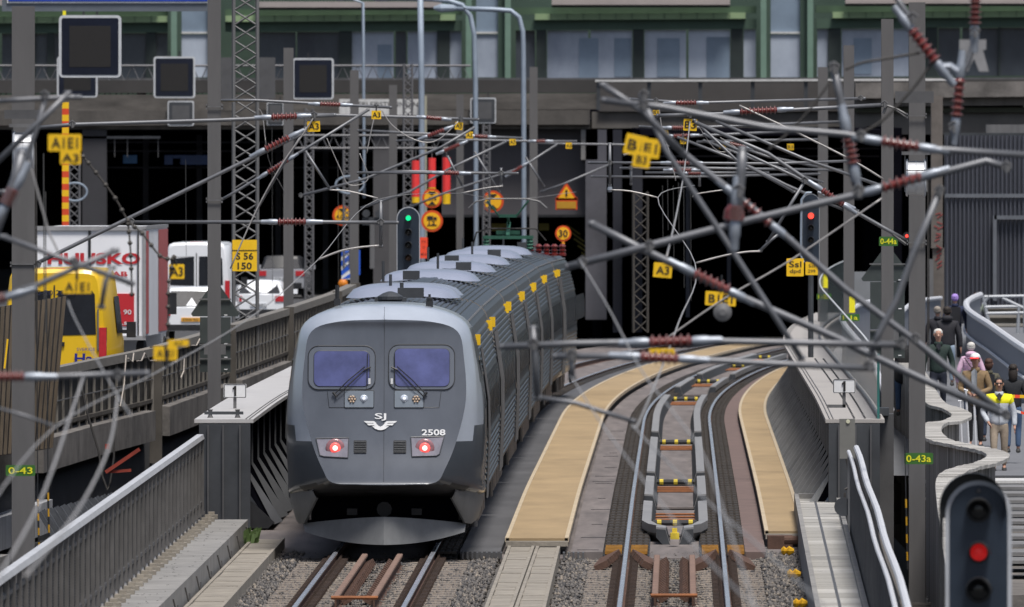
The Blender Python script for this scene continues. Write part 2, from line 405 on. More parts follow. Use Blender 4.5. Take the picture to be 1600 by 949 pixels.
# ---- cable trough covers in the ballast
def trough(a0, a1, b0, b1, y0, y1, z, lab, mat=conct, bord=True, th=.18):
    """a: offset at y0 and y1 of the left edge, b: right edge"""
    t = thing('cable_trough', W((a0 + b0) / 2, y0, z), lab, 'cable trough')
    n = int((y1 - y0) / 1.1); m = MB()
    for i in range(n):
        f0, f1 = i / n, (i + .985) / n; ya, yb = y0 + (y1 - y0) * f0, y0 + (y1 - y0) * f1
        jig = rng.uniform(-.012, .012); jz = rng.uniform(-.006, .006)
        w = [Vector(W(a0 + (a1 - a0) * f0 + jig + .05, ya, z + jz)), W(b0 + (b1 - b0) * f0 + jig - .05, ya, z + jz), W(b0 + (b1 - b0) * f1 + jig - .05, yb, z + jz), W(a0 + (a1 - a0) * f1 + jig + .05, yb, z + jz)]
        m.prism(w, (0, 0, -.06))
    m.build('cover_slabs', mat, t)
    m = MB()
    for e0, e1, sg in ((a0, a1, 1), (b0, b1, -1)):
        rows = []
        for i in range(n + 1):
            f = i / n; y = y0 + (y1 - y0) * f; o_ = e0 + (e1 - e0) * f
            rows.append([W(o_, y, z + .02), W(o_ + sg * .05, y, z + .02), W(o_ + sg * .05, y, z - th), W(o_, y, z - th)])
        m.grid(rows, True); m.add(rows[0], [(0, 1, 2, 3)])
    m.build('trough_wall', mat, t)
    return t
trough(-2.62, -2.62, -2.24, -2.2, 197, 241.5, -.02, 'left strip of tan cable trough covers running through the ballast to the walkway')
trough(-2.22, -2.18, -1.76, -1.80, 197, 241.5, -.025, 'right strip of tan cable trough covers running through the ballast to the walkway')
trough(-6.77, -6.75, -6.22, -6.22, 197, 245, 0, 'pale cable trough covers left of the left track beside the railing')
# slab edge left
t = thing('platform_slab', T1W(-2.6, 205, 0), 'grey concrete edge slab with joints below the left mesh railing', 'concrete slab')
ys = [196, 203, 210.5, 218, 226, 235, 245.5]
m = MB()
for a, b in zip(ys[:-1], ys[1:]): m.sweep([(-3.4, .3), (-2.32, .3), (-2.32, -.25), (-3.4, -.25)], [a + .03, b - .03], T1W)
m.build('slab_segments', concl, t)
m = MB()
for y in frange(199, 244, 5.2): m.tube([T1W(-2.31, y, .22), T1W(-2.27, y, .05), T1W(-2.26, y + .5, -.02), T1W(-2.28, y + 1, .1)], .012, 5)
m.build('earth_cable', wired, t)
# debris speckles on the slab
m = MB()
for _ in range(110):
    y = rng.uniform(198, 244); o_ = rng.uniform(-3.0, -2.36); m.box(T1W(o_, y, .308), (rng.uniform(.008, .016), rng.uniform(.02, .05), .003), (0, 0, rng.rand() * 3))
o = m.build('grit', wired, None, 'dark grit and small stones lying on the left concrete slab', 'grit'); o['kind'] = 'stuff'
m = MB()
for _ in range(60):
    b = T1W(-2.2 + rng.uniform(-.06, .06), 243.5 + rng.uniform(-.8, .8), -.1); h = rng.uniform(.1, .35)
    q = Vector((rng.uniform(-.1, .1), rng.uniform(-.1, .1), h)); m.add([b + Vector((-.02, 0, 0)), b + Vector((.02, 0, 0)), b + q + Vector((.03, 0, 0)), b + q * .8 - Vector((.04, 0, 0))], [(0, 1, 2, 3)])
m.build('weed', M('weed leaf green', (.07, .12, .03), .7, 0, .3, 9), None, 'small green weed growing at the end of the left slab', 'weed')

# ---- mesh railing on the left slab
t = thing('mesh_railing', T1W(-3.05, 205, .3), 'long grey mesh railing with a pale handrail on the left slab', 'railing')
RO = -3.1
m = MB(); m.sweep([(RO - .07, 1.58), (RO - .05, 1.65), (RO + .05, 1.65), (RO + .07, 1.58)], frange(172, 246, 4), T1W); m.build('handrail', M('pale painted handrail', (.5, .51, .54), .45, .1, .12, 2), t)
m = MB(); m.sweep([(RO - .02, 1.36), (RO - .02, 1.41), (RO + .03, 1.41), (RO + .03, 1.36)], frange(172, 246, 4), T1W)
m.sweep([(RO - .02, .52), (RO - .02, .57), (RO + .03, .57), (RO + .03, .52)], frange(172, 246, 4), T1W)
m.build('rail_bar', steelm, t)
fl = frange(173, 246, 1.7)
m = MB()
for y in fl: m.box(T1W(RO + .03, y, .98), (.06, .07, 1.24)); m.box(T1W(RO + .06, y, .36), (.03, .05, .12))
m.build('upright', M('railing upright', (.125, .12, .118), .5, .2, .2, 2), t)
m = MB()
for z in frange(.62, 1.32, .035): m.sweep([(RO - .005, z), (RO - .005, z + .013), (RO + .012, z + .013), (RO + .012, z)], [173, 246], T1W)
m.build('mesh_infill', M('railing mesh', (.06, .058, .057), .5, .2, .2, 2), t)
m = MB()
for y in fl:
    c = T1W(RO + .18, y, .33); m.box(c, (.2, .3, .06)); m.box(c + Vector((0, 0, .05)), (.1, .12, .06))
m.build('foot_block', conct, t)

# ---- bridge edge structures with slanted ribs, both sides
YE = 255.0    # near end of the capped wall
capm = M('white cap plate', (.50, .49, .49), .5, .1, .12, 1.2)
capr = M('pale board cap', (.36, .34, .325), .7, 0, .12, 2, streak=(.6, 3, 1))
darkst = M('blue black ribs', (.035, .038, .043), .5, .2, .25, 1.5)
def edge(side):
    sg = side; fn = W if sg > 0 else T1W
    lab = 'dark slanted rib wall with a pale cap along the right side of the bridge' if sg > 0 else 'dark slanted rib wall with a white cap along the left side of the bridge'
    t = thing('rib_wall', fn(sg * 2.6, YE, 0), lab, 'bridge parapet')
    q = lambda o_: sg * o_
    y1 = 440
    m = MB(); m.sweep([(q(2.5), 1.70), (q(3.48), 1.70), (q(3.48), 1.64), (q(2.5), 1.64)], frange(YE, y1, 3), fn); m.build('cap', capr if sg > 0 else capm, t)
    m = MB(); m.sweep([(q(3.0), 1.63), (q(3.0), .75), (q(2.16), -.02), (q(2.26), -.12), (q(3.3), -.12), (q(3.3), 1.63)], frange(YE + .3, y1, 3), fn); m.build('back_plate', blk2, t)
    lt, dk = M('rib edge steel right' if sg > 0 else 'rib edge steel', (.30, .305, .31) if sg > 0 else (.16, .165, .175), .45, .3, .2, 1.5), darkst
    for nm, m_, ins, th_, dep in (('rib_edges', lt, 0, .026, .10), ('rib_webs', voidm, .04, .16, .05)):  # webs paint the shade between ribs, pale edges their lit fronts
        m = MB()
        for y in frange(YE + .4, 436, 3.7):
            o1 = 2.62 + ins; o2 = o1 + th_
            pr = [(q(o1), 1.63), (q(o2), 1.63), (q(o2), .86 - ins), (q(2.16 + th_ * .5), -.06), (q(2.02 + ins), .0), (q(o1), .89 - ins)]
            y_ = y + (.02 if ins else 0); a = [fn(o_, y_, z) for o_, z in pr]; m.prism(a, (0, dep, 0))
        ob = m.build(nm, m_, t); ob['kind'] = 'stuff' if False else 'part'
        del ob['kind']
    # end box
    m = MB(); a = fn(q(2.55), YE, 0); b = fn(q(3.4), YE, 0)
    m.b3(min(a.x, b.x), max(a.x, b.x), YE - .06, YE + .25, -.1, 1.63)
    m.build('end_box', steeld, t)
    m = MB()
    for o_ in (2.72, 3.0, 3.25):
        a = fn(q(o_), YE - .1, 0); m.b3(a.x - .012, a.x + .012, YE - .12, YE - .06, 0, 1.6)
    m.build('stiffener', steelm, t)
    m = MB()
    for o_ in (2.56, 2.62): m.sweep([(q(o_), 1.702), (q(o_ + .012), 1.702), (q(o_ + .012), 1.712), (q(o_), 1.712)], frange(YE, 430, 3), fn)
    m.build('cap_seam', steelm, t)
    return t
edge(-1); er = edge(1)
m = MB()
for y in frange(YE + .6, 330, 1.1):
    for o_ in (2.98, 3.16): m.lathe(W(o_, y, 1.70), W(o_, y, 1.75), [(0, .018), (.02, .018)], 6)
m.build('rivets', steeld, er)
# clamp handle on the left cap
t = thing('clamp_bar', T1W(-3.0, YE + 1, 1.7), 'small steel clamp bar bolted on the white cap by the number sign', 'clamp')
m = MB(); a = T1W(-3.35, YE + 1.2, 1.78); b = T1W(-2.7, YE + 1.2, 1.78); m.bar(a, b, .06, .05); m.build('bar', steeld, t)
m = MB()
for f in (.15, .85): c = a.lerp(b, f); m.lathe(c - Vector((0, 0, .08)), c + Vector((0, 0, .06)), [(0, .05), (.05, .03), (.1, .03), (.14, .045)], 8)
m.build('bolt', steelm, t)
# glass screen right of the right cap
gl = bpy.data.materials.new('screen glass'); gl.use_nodes = True
b_ = gl.node_tree.nodes['Principled BSDF']; b_.inputs['Base Color'].default_value = (.55, .66, .66, 1); b_.inputs['Roughness'].default_value = .08; b_.inputs['Alpha'].default_value = .28
tc = gl.node_tree.nodes.new('ShaderNodeTexCoord'); nz = gl.node_tree.nodes.new('ShaderNodeTexNoise'); nz.inputs['Scale'].default_value = 1.3
mp = gl.node_tree.nodes.new('ShaderNodeMapping'); mp.inputs['Scale'].default_value = (2, .8, .35)
mr = gl.node_tree.nodes.new('ShaderNodeMapRange'); mr.inputs['To Min'].default_value = .12; mr.inputs['To Max'].default_value = .5
gl.node_tree.links.new(tc.outputs['Object'], mp.inputs[0]); gl.node_tree.links.new(mp.outputs[0], nz.inputs['Vector']); gl.node_tree.links.new(nz.outputs['Fac'], mr.inputs[0]); gl.node_tree.links.new(mr.outputs[0], b_.inputs['Alpha'])
t = thing('glass_screen', W(3.4, YE, 1.7), 'clear glass screen panels standing along the outer edge of the right cap', 'glass screen')
gy = frange(YE + .5, 440, 9.2)
def GH(y): return 2.7 + .5 * (y - YE) / 185
for a, b in zip(gy[:-1], gy[1:]):
    m = MB(); m.grid([[W(o_, y, z) for o_, z in ((3.38, 1.72), (3.38, GH(y)), (3.395, GH(y)), (3.395, 1.72))] for y in (a + .04, (a + b) / 2, b - .04)], True); m.build('glass_pane', gl, t)
m = MB(); m.grid([[W(o_, y, GH(y) + d) for o_, d in ((3.37, 0), (3.37, .025), (3.405, .025), (3.405, 0))] for y in frange(YE + .5, 440, 3)], True); m.build('top_edge', M('glass edge', (.55, .57, .58), .3, 0, .1, 3), t)
m = MB(); m.sweep([(3.36, 1.70), (3.36, 1.76), (3.42, 1.76), (3.42, 1.70)], frange(YE + .5, 440, 3)); m.build('base_channel', steelm, t)
m = MB(); c = W(3.38, YE + .4, 0); m.b3(c.x - .02, c.x + .02, c.y - .05, c.y + .02, 1.7, 2.78); m.build('end_post', M('green glass edge', (.03, .14, .13), .3, 0, .2, 3), t)
# ================================================================ THE TRAIN
def catmull(pts, n):
    out = []; k = len(pts)
    for i in range(k - 1):
        p0, p1, p2, p3 = pts[max(i - 1, 0)], pts[i], pts[i + 1], pts[min(i + 2, k - 1)]
        for j in range(n):
            t = j / n; out.append(.5 * ((2 * p1) + (p2 - p0) * t + (2 * p0 - 5 * p1 + 4 * p2 - p3) * t * t + (3 * p1 - p0 - 3 * p2 + p3) * t ** 3))
    out.append(pts[-1]); return out
trm = M('train blue grey paint', (.085, .097, .122), .36, .0, .22, .9, coat=.3, streak=(1, 1, .5))
trl = M('train rim painted highlight', (.38, .42, .49), .3, .0, .1, 1.2, coat=.8)  # sky highlight along the cab rim is put into this colour
trd = M('train dark side paint', (.055, .064, .078), .30, .0, .1, 1.0, coat=.5)
trs = M('train corrugated steel', (.075, .085, .105), .30, .5, .22, 1.5, streak=(1, 1, 3))
trr = M('train roof steel', (.055, .06, .078), .30, .5, .3, 1.0, streak=(1, .4, 1))
trb = M('underframe grime', (.22, .19, .165), .8, .1, .3, 2)
Y0 = 237.6
nose = T1W(0, Y0, 0)
train = thing('train', nose, 'long grey blue streamlined passenger train curving away on the left track', 'train')
def car_mat(Ya, Yb):
    a, b = T1W(0, Ya, 0), T1W(0, Yb, 0); d = (b - a).normalized(); x = Vector((d.y, -d.x, 0)).normalized(); z = x.cross(d)
    return Matrix.Translation(a) @ Matrix((x, d, z)).transposed().to_4x4()
CM = car_mat(Y0, Y0 + 22)
def xf(mb, mat): mb.v = [tuple(mat @ Vector(v)) for v in mb.v]; return mb
ringF = [(0, .60, 3.60), (.7, .62, 3.57), (1.13, .66, 3.42), (1.235, .58, 3.0), (1.265, .42, 2.35), (1.12, .24, 1.72), (.95, .08, 1.3), (.80, .0, 1.09), (.4, -.05, 1.06), (0, -.06, 1.05)]
ring1 = [(0, .92, 3.78), (.7, .95, 3.73), (1.21, 1.0, 3.5), (1.345, .9, 3.02), (1.39, .68, 2.35), (1.33, .52, 1.72), (1.22, .42, 1.25), (1.02, .33, .98), (.5, .22, .96), (0, .2, .95)]
ring1b = [(0, 1.15, 3.83), (.7, 1.17, 3.78), (1.245, 1.22, 3.54), (1.39, 1.1, 3.02), (1.46, .95, 2.35), (1.46, .85, 1.72), (1.42, .8, 1.2), (1.28, .75, .92), (.6, .7, .88), (0, .7, .88)]
ring2 = [(0, 1.7, 3.84), (.7, 1.7, 3.79), (1.26, 1.75, 3.54), (1.43, 1.7, 3.0), (1.53, 1.6, 2.35), (1.545, 1.55, 1.72), (1.51, 1.5, 1.15), (1.44, 1.5, .86), (.7, 1.5, .82), (0, 1.5, .82)]
ring3 = [(0, 3.6, 3.84), (.7, 3.6, 3.79), (1.26, 3.6, 3.53), (1.44, 3.6, 2.98), (1.54, 3.6, 2.3), (1.55, 3.6, 1.72), (1.52, 3.6, 1.1), (1.47, 3.6, .82), (.7, 3.6, .8), (0, 3.6, .8)]
def densr(r, n=5): return catmull([Vector(p) for p in r], n)
rings = [densr(r) for r in (ringF, ring1, ring1b, ring2, ring3)]
K = len(rings[0])
def across(k, n=4):
    ctrl = [r[k] for r in rings]; return catmull(ctrl, n)
cols = [across(k) for k in range(K)]          # cols[k][j]
J = len(cols[0])
def mir(p): return Vector((-p.x, p.y, p.z))
def full(j): h = [cols[k][j] for k in range(K)]; return h + [mir(p) for p in h[::-1][1:-1]]
# rim (pale, highlight painted in), side (dark), underside shade painted black
rowsj = [full(j) for j in range(J)]
m = MB(); n = len(rowsj[0])
for j in range(J - 1):
    for i in range(n):
        q = [rowsj[j][i], rowsj[j][(i + 1) % n], rowsj[j + 1][(i + 1) % n], rowsj[j + 1][i]]
        c = (q[0] + q[2]) / 2
        if c.z < 1.06 and abs(c.x) < 1.28 and j >= 1 or c.z < .9 and j >= 3: m.m = 2
        elif c.z > 2.0 and c.y < 1.3 or (c.z > 3.45): m.m = 0
        elif j < 5 and c.z > 1.75: m.m = 0
        else: m.m = 1
        m.add(q, [(0, 1, 2, 3)])
bm_ = bmesh.new()
xf(m, CM)
shell = m.build('cab_shell', [trl, trd, blk2], train)
bm_.from_mesh(shell.data); bmesh.ops.remove_doubles(bm_, verts=bm_.verts, dist=.0005); bmesh.ops.recalc_face_normals(bm_, faces=bm_.faces); bm_.to_mesh(shell.data); bm_.free()
shell.data.polygons.foreach_set('use_smooth', [True] * len(shell.data.polygons))
shell.data.set_sharp_from_angle(angle=R(55))
# face panel
m = MB(); rows = []
for k in range(K):
    e = cols[k][0]; row = []
    for i in range(-10, 11):
        x = e.x * i / 10; row.append(Vector((x, e.y - .045 * (e.x ** 2 - x * x), e.z)))
    rows.append(row)
m.grid(rows)
face_local = MB(); face_local.v = list(m.v); face_local.f = list(m.f)
bvh = BVHTree.FromPolygons([Vector(v) for v in face_local.v], face_local.f)
def face_pt(x, z, off=.01):
    h = bvh.ray_cast(Vector((x, -5, z)), Vector((0, 1, 0)))
    y = h[0].y if h[0] is not None else .24 * (z - 1.05)
    return Vector((x, y - off, z))
xf(m, CM); m.build('front_panel', trm, train, smooth=40)
SF = F / (Y0 + .35)
CX0 = 593.0
def fx(px): return (px - CX0) / SF
def fz(py): return ZC - (py - HZ) / SF
def decal(poly, off=.012, th=0, nring=6):
    """poly of local x,z pairs laid on the face"""
    cx = sum(p[0] for p in poly) / len(poly); cz = sum(p[1] for p in poly) / len(poly); m = MB(); rows = []
    for i in range(nring + 1):
        f = 1 - i / nring * .999; rows.append([face_pt(cx + (x - cx) * f, cz + (z - cz) * f, off) for x, z in poly])
    if th: rows = [[p + Vector((0, off, 0)) for p in rows[0]]] + rows
    m.grid(rows, True); return xf(m, CM)
def fpoly(pts): return [(fx(a), fz(b)) for a, b in pts]
def frr(x0, x1, y0, y1, r, n=5): return rrect((fx(x0) + fx(x1)) / 2, (fz(y0) + fz(y1)) / 2, fx(x1) - fx(x0), fz(y0) - fz(y1), r / SF, n)
def fline(pts, r=.006, off=.004, close=False):
    p = [face_pt(fx(a), fz(b), off) for a, b in pts]
    if close: p.append(p[0])
    q = []
    for a, b in zip(p[:-1], p[1:]):
        for i in range(4):
            t = a.lerp(b, i / 4); q.append(face_pt(t.x, t.z, off))
    q.append(p[-1]); m = MB(); m.tube(q, r, 5); return m
winm = M('violet tinted windscreen', (.075, .085, .215), .12, 0, .3, 2.5, coat=.6)
panm = M('lamp panel grey', (.17, .20, .24), .35, 0, .1, 3)
for (o0, o1, g0, g1, ot, gt) in ((474, 579, 483, 570, 541, 549), (600, 703, 609, 695, 539, 545)):
    w = decal(frr(o0, o1, ot, 609, 16), .012, 1).build('windscreen', M('windscreen frame paint', (.10, .115, .145), .4, 0, .05, 2), train)
    decal(frr(g0, g1, gt, 604, 9), .022).build('glass', winm, w)
    mm = MB()
    for pts in (frr(o0, o1, ot, 609, 16), frr(g0, g1, gt, 604, 9)):
        q = [face_pt(x, z, .016) for x, z in pts]; mm.tube(q + [q[0]], .007, 5)
    xf(mm, CM).build('gasket', blk2, w)
# interior reflex card in the right glass, wipers
for sg, pv in ((-1, [(516, 622), (563, 578)]), (1, [(657, 622), (613, 578)])):
    w = MB()
    x = lambda v: v
    for d in (0, 5):
        a, b = pv
        w.tube([face_pt(fx(a[0] + sg * d * .3), fz(a[1] - d), .05), face_pt(fx((a[0] + b[0]) / 2 + sg * d * .6), fz((a[1] + b[1]) / 2 - d), .07), face_pt(fx(b[0]), fz(b[1] - d), .06)], .009, 5)
    bx = pv[1][0] - sg * 3
    w.tube([face_pt(fx(bx - sg * 1), fz(553), .045), face_pt(fx(bx), fz(604), .045)], .007, 5)
    w.tube([face_pt(fx(bx - sg * 6), fz(574), .05), face_pt(fx(bx + sg * 4), fz(578), .05)], .014, 6)
    w.tube([face_pt(fx(pv[0][0] - sg * 2), fz(619), .04), face_pt(fx(pv[0][0] + sg * 3), fz(613), .05)], .02, 6)
    xf(w, CM).build('wiper', blk2, train)
    w = MB(); w.box(face_pt(fx(bx + -sg * 4 if sg < 0 else bx - 5), fz(596), .03), (.035, .01, .09)); xf(w, CM).build('sticker', whit, train)
def lampdisc(px, py, r, mat, par, nm, off=.02, dome=.02):
    c = face_pt(fx(px), fz(py), off); m = MB(); m.lathe(c + Vector((0, .01, 0)), c + Vector((0, -1, 0)), [(0, r), (.01, r), (.01 + dome * .6, r * .75), (.01 + dome, r * .2)], 14); return xf(m, CM).build(nm, mat, par, smooth=True)
for sg in (-1, 1):
    X = (lambda v: v) if sg < 0 else (lambda v: 1186 - v)
    lo, hi = sorted((X(531), X(577)))
    p = decal(frr(lo, hi, 610, 637, 2), .012, 1).build('lamp_panel', panm, train)
    mm = MB(); q = [face_pt(a, b, .014) for a, b in frr(lo, hi, 610, 637, 2)]; mm.tube(q + [q[0]], .005, 5); xf(mm, CM).build('panel_seam', blk2, p)
    lampdisc(X(561.5), 623, .062, M('lamp glass', (.5, .56, .66), .1, 0, .2, 9, coat=1), p, 'lamp_lens')
    lampdisc(X(561.5), 623, .024, M('lamp core', (.9, .93, 1), .1, 0, .0, 9, emit=.6), p, 'lamp_core', .045)
    lampdisc(X(543), 624, .07, M('led backing', (.12, .12, .13), .3, 0, .1, 9), p, 'led_cluster', .016, .008)
    mm = MB()
    for k in range(7):
        a = k * math.pi / 3; r_ = 0 if k == 6 else .043
        c = face_pt(fx(X(543)) + r_ * math.cos(a), fz(624) + r_ * math.sin(a), .03); mm.lathe(c + Vector((0, .01, 0)), c + Vector((0, -.02, 0)), [(0, .016), (.015, .016), (.022, .006)], 7)
    xf(mm, CM).build('led', M('led amber white', (.62, .46, .33), .3, 0, .1, 9), p)
    # hatch outline
    pts = [(X(504), 612), (X(507), 637), (X(531), 637)]; xf(fline(pts, .004), CM).build('hatch_seam', blk2, train)
    # lower lamp box
    if sg < 0: pts = [(487, 685), (538, 684), (537, 715), (500, 713), (493, 711)]
    else: pts = [(635, 683), (687, 682), (680, 709), (675, 712), (637, 713)]
    p = decal(fpoly(pts), .012, 1).build('tail_lamp_box', M('tail lamp glass', (.22, .21, .25), .15, 0, .2, 6, coat=1), train)
    mm = fline(pts, .008, .014, True); xf(mm, CM).build('lamp_seam', M('lamp bezel', (.07, .075, .085), .4, 0, .1, 3), p)
    cx = 517 if sg < 0 else 657
    lampdisc(cx, 700, .15, M('tail lamp bowl', (.30, .15, .17), .2, 0, .35, 12), p, 'reflector', .016, .012)
    lampdisc(cx, 700, .085, M('tail lamp red', (.9, .10, .09), .3, 0, 0, 1, emit=.9), p, 'red_lamp', .03, .01)
    lampdisc(cx, 700, .04, M('tail lamp core', (1, .55, .5), .3, 0, 0, 1, emit=2.2), p, 'lamp_core', .045, .02)
    # grille
    lo, hi = sorted(((546, 566) if sg < 0 else (608, 628)))
    p = decal(frr(lo, hi, 688, 708, 1), .012, 1).build('grille', blk2, train)
    mm = MB()
    for k in range(7): z = fz(690 + k * 2.7); mm.tube([face_pt(fx(lo + 1), z, .02), face_pt(fx(hi - 1), z, .02)], .006, 4)
    xf(mm, CM).build('slats', steeld, p)
# centre seam, face lines
xf(fline([(593, 480), (593, 560), (593, 640), (593, 752)], .003), CM).build('centre_seam', steeld, train)
# emblem: letters, wings, number
def faced(mb, off=.02): mb.v = [tuple(face_pt(v[0], v[2], off)) for v in mb.v]; return xf(mb, CM)
lg = text_mb('SJ', (fx(587.5), 0, fz(651.5)), h=11.5 / SF, w=18 / SF, bold=.012); faced(lg).build('emblem_letters', whit, train)
mm = MB()
for sg in (-1, 1):
    c = 587.5
    for (pts) in (
        [(26, 658.5), (24, 661), (16, 663), (11, 668), (4, 671.5), (0, 671.5), (0, 667.5), (3, 667.5), (8, 664.5), (13, 659.5), (18, 658.5)],
        [(25, 658.3), (20, 664.5), (13, 664.5), (8, 669.5), (3, 672), (0, 672), (0, 669), (7, 666), (13, 662), (19, 661.5)]):
        poly = [face_pt(fx(c + sg * a), fz(b), .02) for a, b in pts]; 
        if sg < 0: poly = poly[::-1]
    # three feathers
    for (x0, x1, y) in ((8, 26, 659.5), (8, 21.5, 663.3), (0, 13, 668.6)):
        pl = [(x0, y - 1.5), (x1, y - 1.5), (x1 - 2.6, y + 1.5), (x0 - (3 if y < 665 else 0), y + 1.5)]
        if y > 665: pl = [(0, y - .6), (8.5, y - 2.6), (13.2, y - 3.0), (8, y + 1.5), (3, y + 3.2), (0, y + 3.4)]
        elif y > 662: pl = [(6.5, y - 1.4), (21.5, y - 1.6), (18.8, y + 1.2), (11, y + 1.2), (6, y + 3.4), (0, y + 5), (0, y + 3.4), (3, y + 2)]
        else: pl = [(10, y - 1.4), (26, y - 1.6), (22.5, y + 1.4), (12, y + 1.4), (8, y + 3.2), (6, y + 1.6)]
        poly = [face_pt(fx(c + sg * a), fz(b), .02) for a, b in pl]
        mm.add(poly, [tuple(range(len(poly)))])
xf(mm, CM).build('winged_emblem', whit, train)
lg = text_mb('2508', (fx(670.5), 0, fz(675.5)), h=9.5 / SF, w=37 / SF, bold=.022); faced(lg).build('number_lettering', whit, train)
# lower skirts and plough
skm = M('bare skirt steel', (.16, .165, .17), .5, .25, .22, 2.5, streak=(1, 1, .6))
for sg in (-1, 1):
    m = MB(); prof = []
    A = [(1.10, .44, .98), (1.30, .75, .99), (1.44, 1.1, 1.01), (1.52, 1.9, 1.03), (1.54, 3.4, 1.03)]
    B = [(1.05, .46, .84), (1.25, .86, .44), (1.34, 1.15, .42), (1.40, 1.9, .45), (1.42, 3.4, .45)]
    for i in range(4): pass
    rows = [[Vector((sg * a[0], a[1] - .02, a[2])) for a in A], [Vector((sg * (a[0] + b[0]) / 2 * 1.015, (a[1] + b[1]) / 2 - .03, (a[2] + b[2]) / 2)) for a, b in zip(A, B)], [Vector((sg * b[0], b[1], b[2])) for b in B]]
    rows += [[p + Vector((-sg * .03, .03, 0)) for p in rows[2]]]
    m.grid(rows); xf(m, CM).build('side_skirt', skm, train, smooth=50)
    m = MB()
    for a, b in zip(A[:3], A[1:4]):
        for k in range(3):
            f = k / 3; c = Vector((sg * (a[0] + (b[0] - a[0]) * f), a[1] + (b[1] - a[1]) * f - .02, a[2] + (b[2] - a[2]) * f - .03)); m.lathe(c + Vector((sg * .0, .01, 0)), c + Vector((sg * .02, -.03, 0)), [(0, .012), (.03, .012)], 6)
    xf(m, CM).build('rivets', blk2, train)
# plough lip
m = MB(); up, lowr, inn = [], [], []
for i in range(-12, 13):
    x = i / 12 * 1.26; f = abs(i / 12)
    zt = .43 + .12 * (1 - f ** 1.5) ; zb = .12 + .18 * f ** 2.2; y = .12 + .75 * f ** 1.25
    up.append(Vector((x, y + .10, zt))); lowr.append(Vector((x * .985, y, zb))); inn.append(Vector((x * .97, y + .25, zb - .0)))
m.grid([up, [a.lerp(b, .75) for a, b in zip(up, lowr)], lowr, inn]); xf(m, CM).build('plough', skm, train, smooth=25)
m = MB(); a = [Vector((x * .95, .95 + abs(x) * .2, z)) for x, z in ((-1.2, .95), (1.2, .95), (1.2, .3), (-1.2, .3))]; m.prism(a, (0, .1, 0))
m.b3(-1.2, 1.2, 1.0, 1.4, .30, .47)
xf(m, CM).build('coupler_recess', voidm, train)  # shade inside the recess painted near black
m = MB(); m.box((-.5, .8, .62), (.16, .5, .1)); m.box((.5, .8, .62), (.16, .5, .1)); m.tube([(0, .5, .66), (0, 1, .66)], .12, 10); xf(m, CM).build('coupler', M('coupler in painted shade', (.008, .008, .009), .5, .3, .3, 5), train)  # coupler colour darkened too, as part of the painted recess shade
# dark coloured diagonal facets below the face: seam trim
# horns and posts on the roof edge
for px, top in ((518, 443), (661, 473)):
    m = MB(); x = (px - CX0) / 99.5; 
    if top < 460: m.box((x, 1.6, 3.86), (.1, .2, .1)); m.tube([(x, 1.6, 3.86), (x, 1.6, 4.12)], .032, 8)
    else: m.box((x, 1.6, 3.82), (.11, .2, .1)); m.lathe((x, 1.6, 3.84), (x, 1.6, 4.2), [(0, .05), (.08, .05), (.1, .02), (.14, .02)], 8)
    xf(m, CM).build('roof_horn', blk2, train)
m = MB()
m.box((0.02, 4.6, 3.86), (.5, .5, .06)); m.lathe((0.02, 4.4, 3.86), (0.02, 4.4, 4.2), [(0, .2), (.05, .2), (.1, .12), (.13, .03)], 14)
xf(m, CM).build('roof_antenna', steeld, train)
# cab side windows / door on the right side near the nose
def side_pt(sg, y, z, off=.006):
    pts = [(1.55, 1.72), (1.54, 2.3), (1.44, 2.98), (1.26, 3.5)]
    if z < 1.72: x = 1.55 - (1.72 - z) * .04
    else:
        for (x0, z0), (x1, z1) in zip(pts[:-1], pts[1:]):
            if z <= z1: break
        x = x0 + (x1 - x0) * (z - z0) / (z1 - z0)
    return Vector((sg * (x + off), y, z))
for sg in (1, -1):
    m = MB()
    p = [side_pt(sg, y, z) for y, z in ((1.9, 2.95), (3.1, 3.0), (3.1, 2.25), (2.1, 2.2))]
    m.prism(p, (sg * .01, 0, 0)); xf(m, CM).build('cab_side_window', glassd, train)
# ---- carriages
def profile():
    pts = []
    def rib(a, b, n, d):
        a, b = Vector((*a, 0)), Vector((*b, 0)); t = (b - a); nr = Vector((t.y, -t.x, 0)).normalized()
        for i in range(n):
            for f, h in ((0, 0), (.28, 0), (.42, d), (.86, d)):
                q = a + t * ((i + f) / n) + nr * h; pts.append((q.x, q.y))
    pts.append((1.38, .62)); pts.append((1.50, .80))
    rib((1.51, .82), (1.54, 1.70), 9, .018)
    pts.append((1.545, 1.75)); pts.append((1.535, 2.36)); pts.append((1.50, 2.62))
    rib((1.49, 2.66), (1.34, 3.26), 7, .02)
    pts += [(1.33, 3.28), (1.29, 3.40), (1.22, 3.49), (1.12, 3.56)]
    rib((1.10, 3.565), (.10, 3.79), 11, .022)
    pts.append((0, 3.80))
    return pts
PR = profile(); FULLP = PR + [(-x, z) for x, z in PR[::-1][1:]]
cars = [(3.6, 22.2), (22.9, 46.9), (47.6, 71.6), (72.3, 96.3), (97.0, 121.0), (121.7, 141.7), (142.4, 158.5)]
fairm = M('lavender white fairing', (.27, .30, .39), .35, .1, .10, 1.2, coat=.3)
markm = M('yellow marker', (.8, .5, .01), .5, 0, .1, 3)
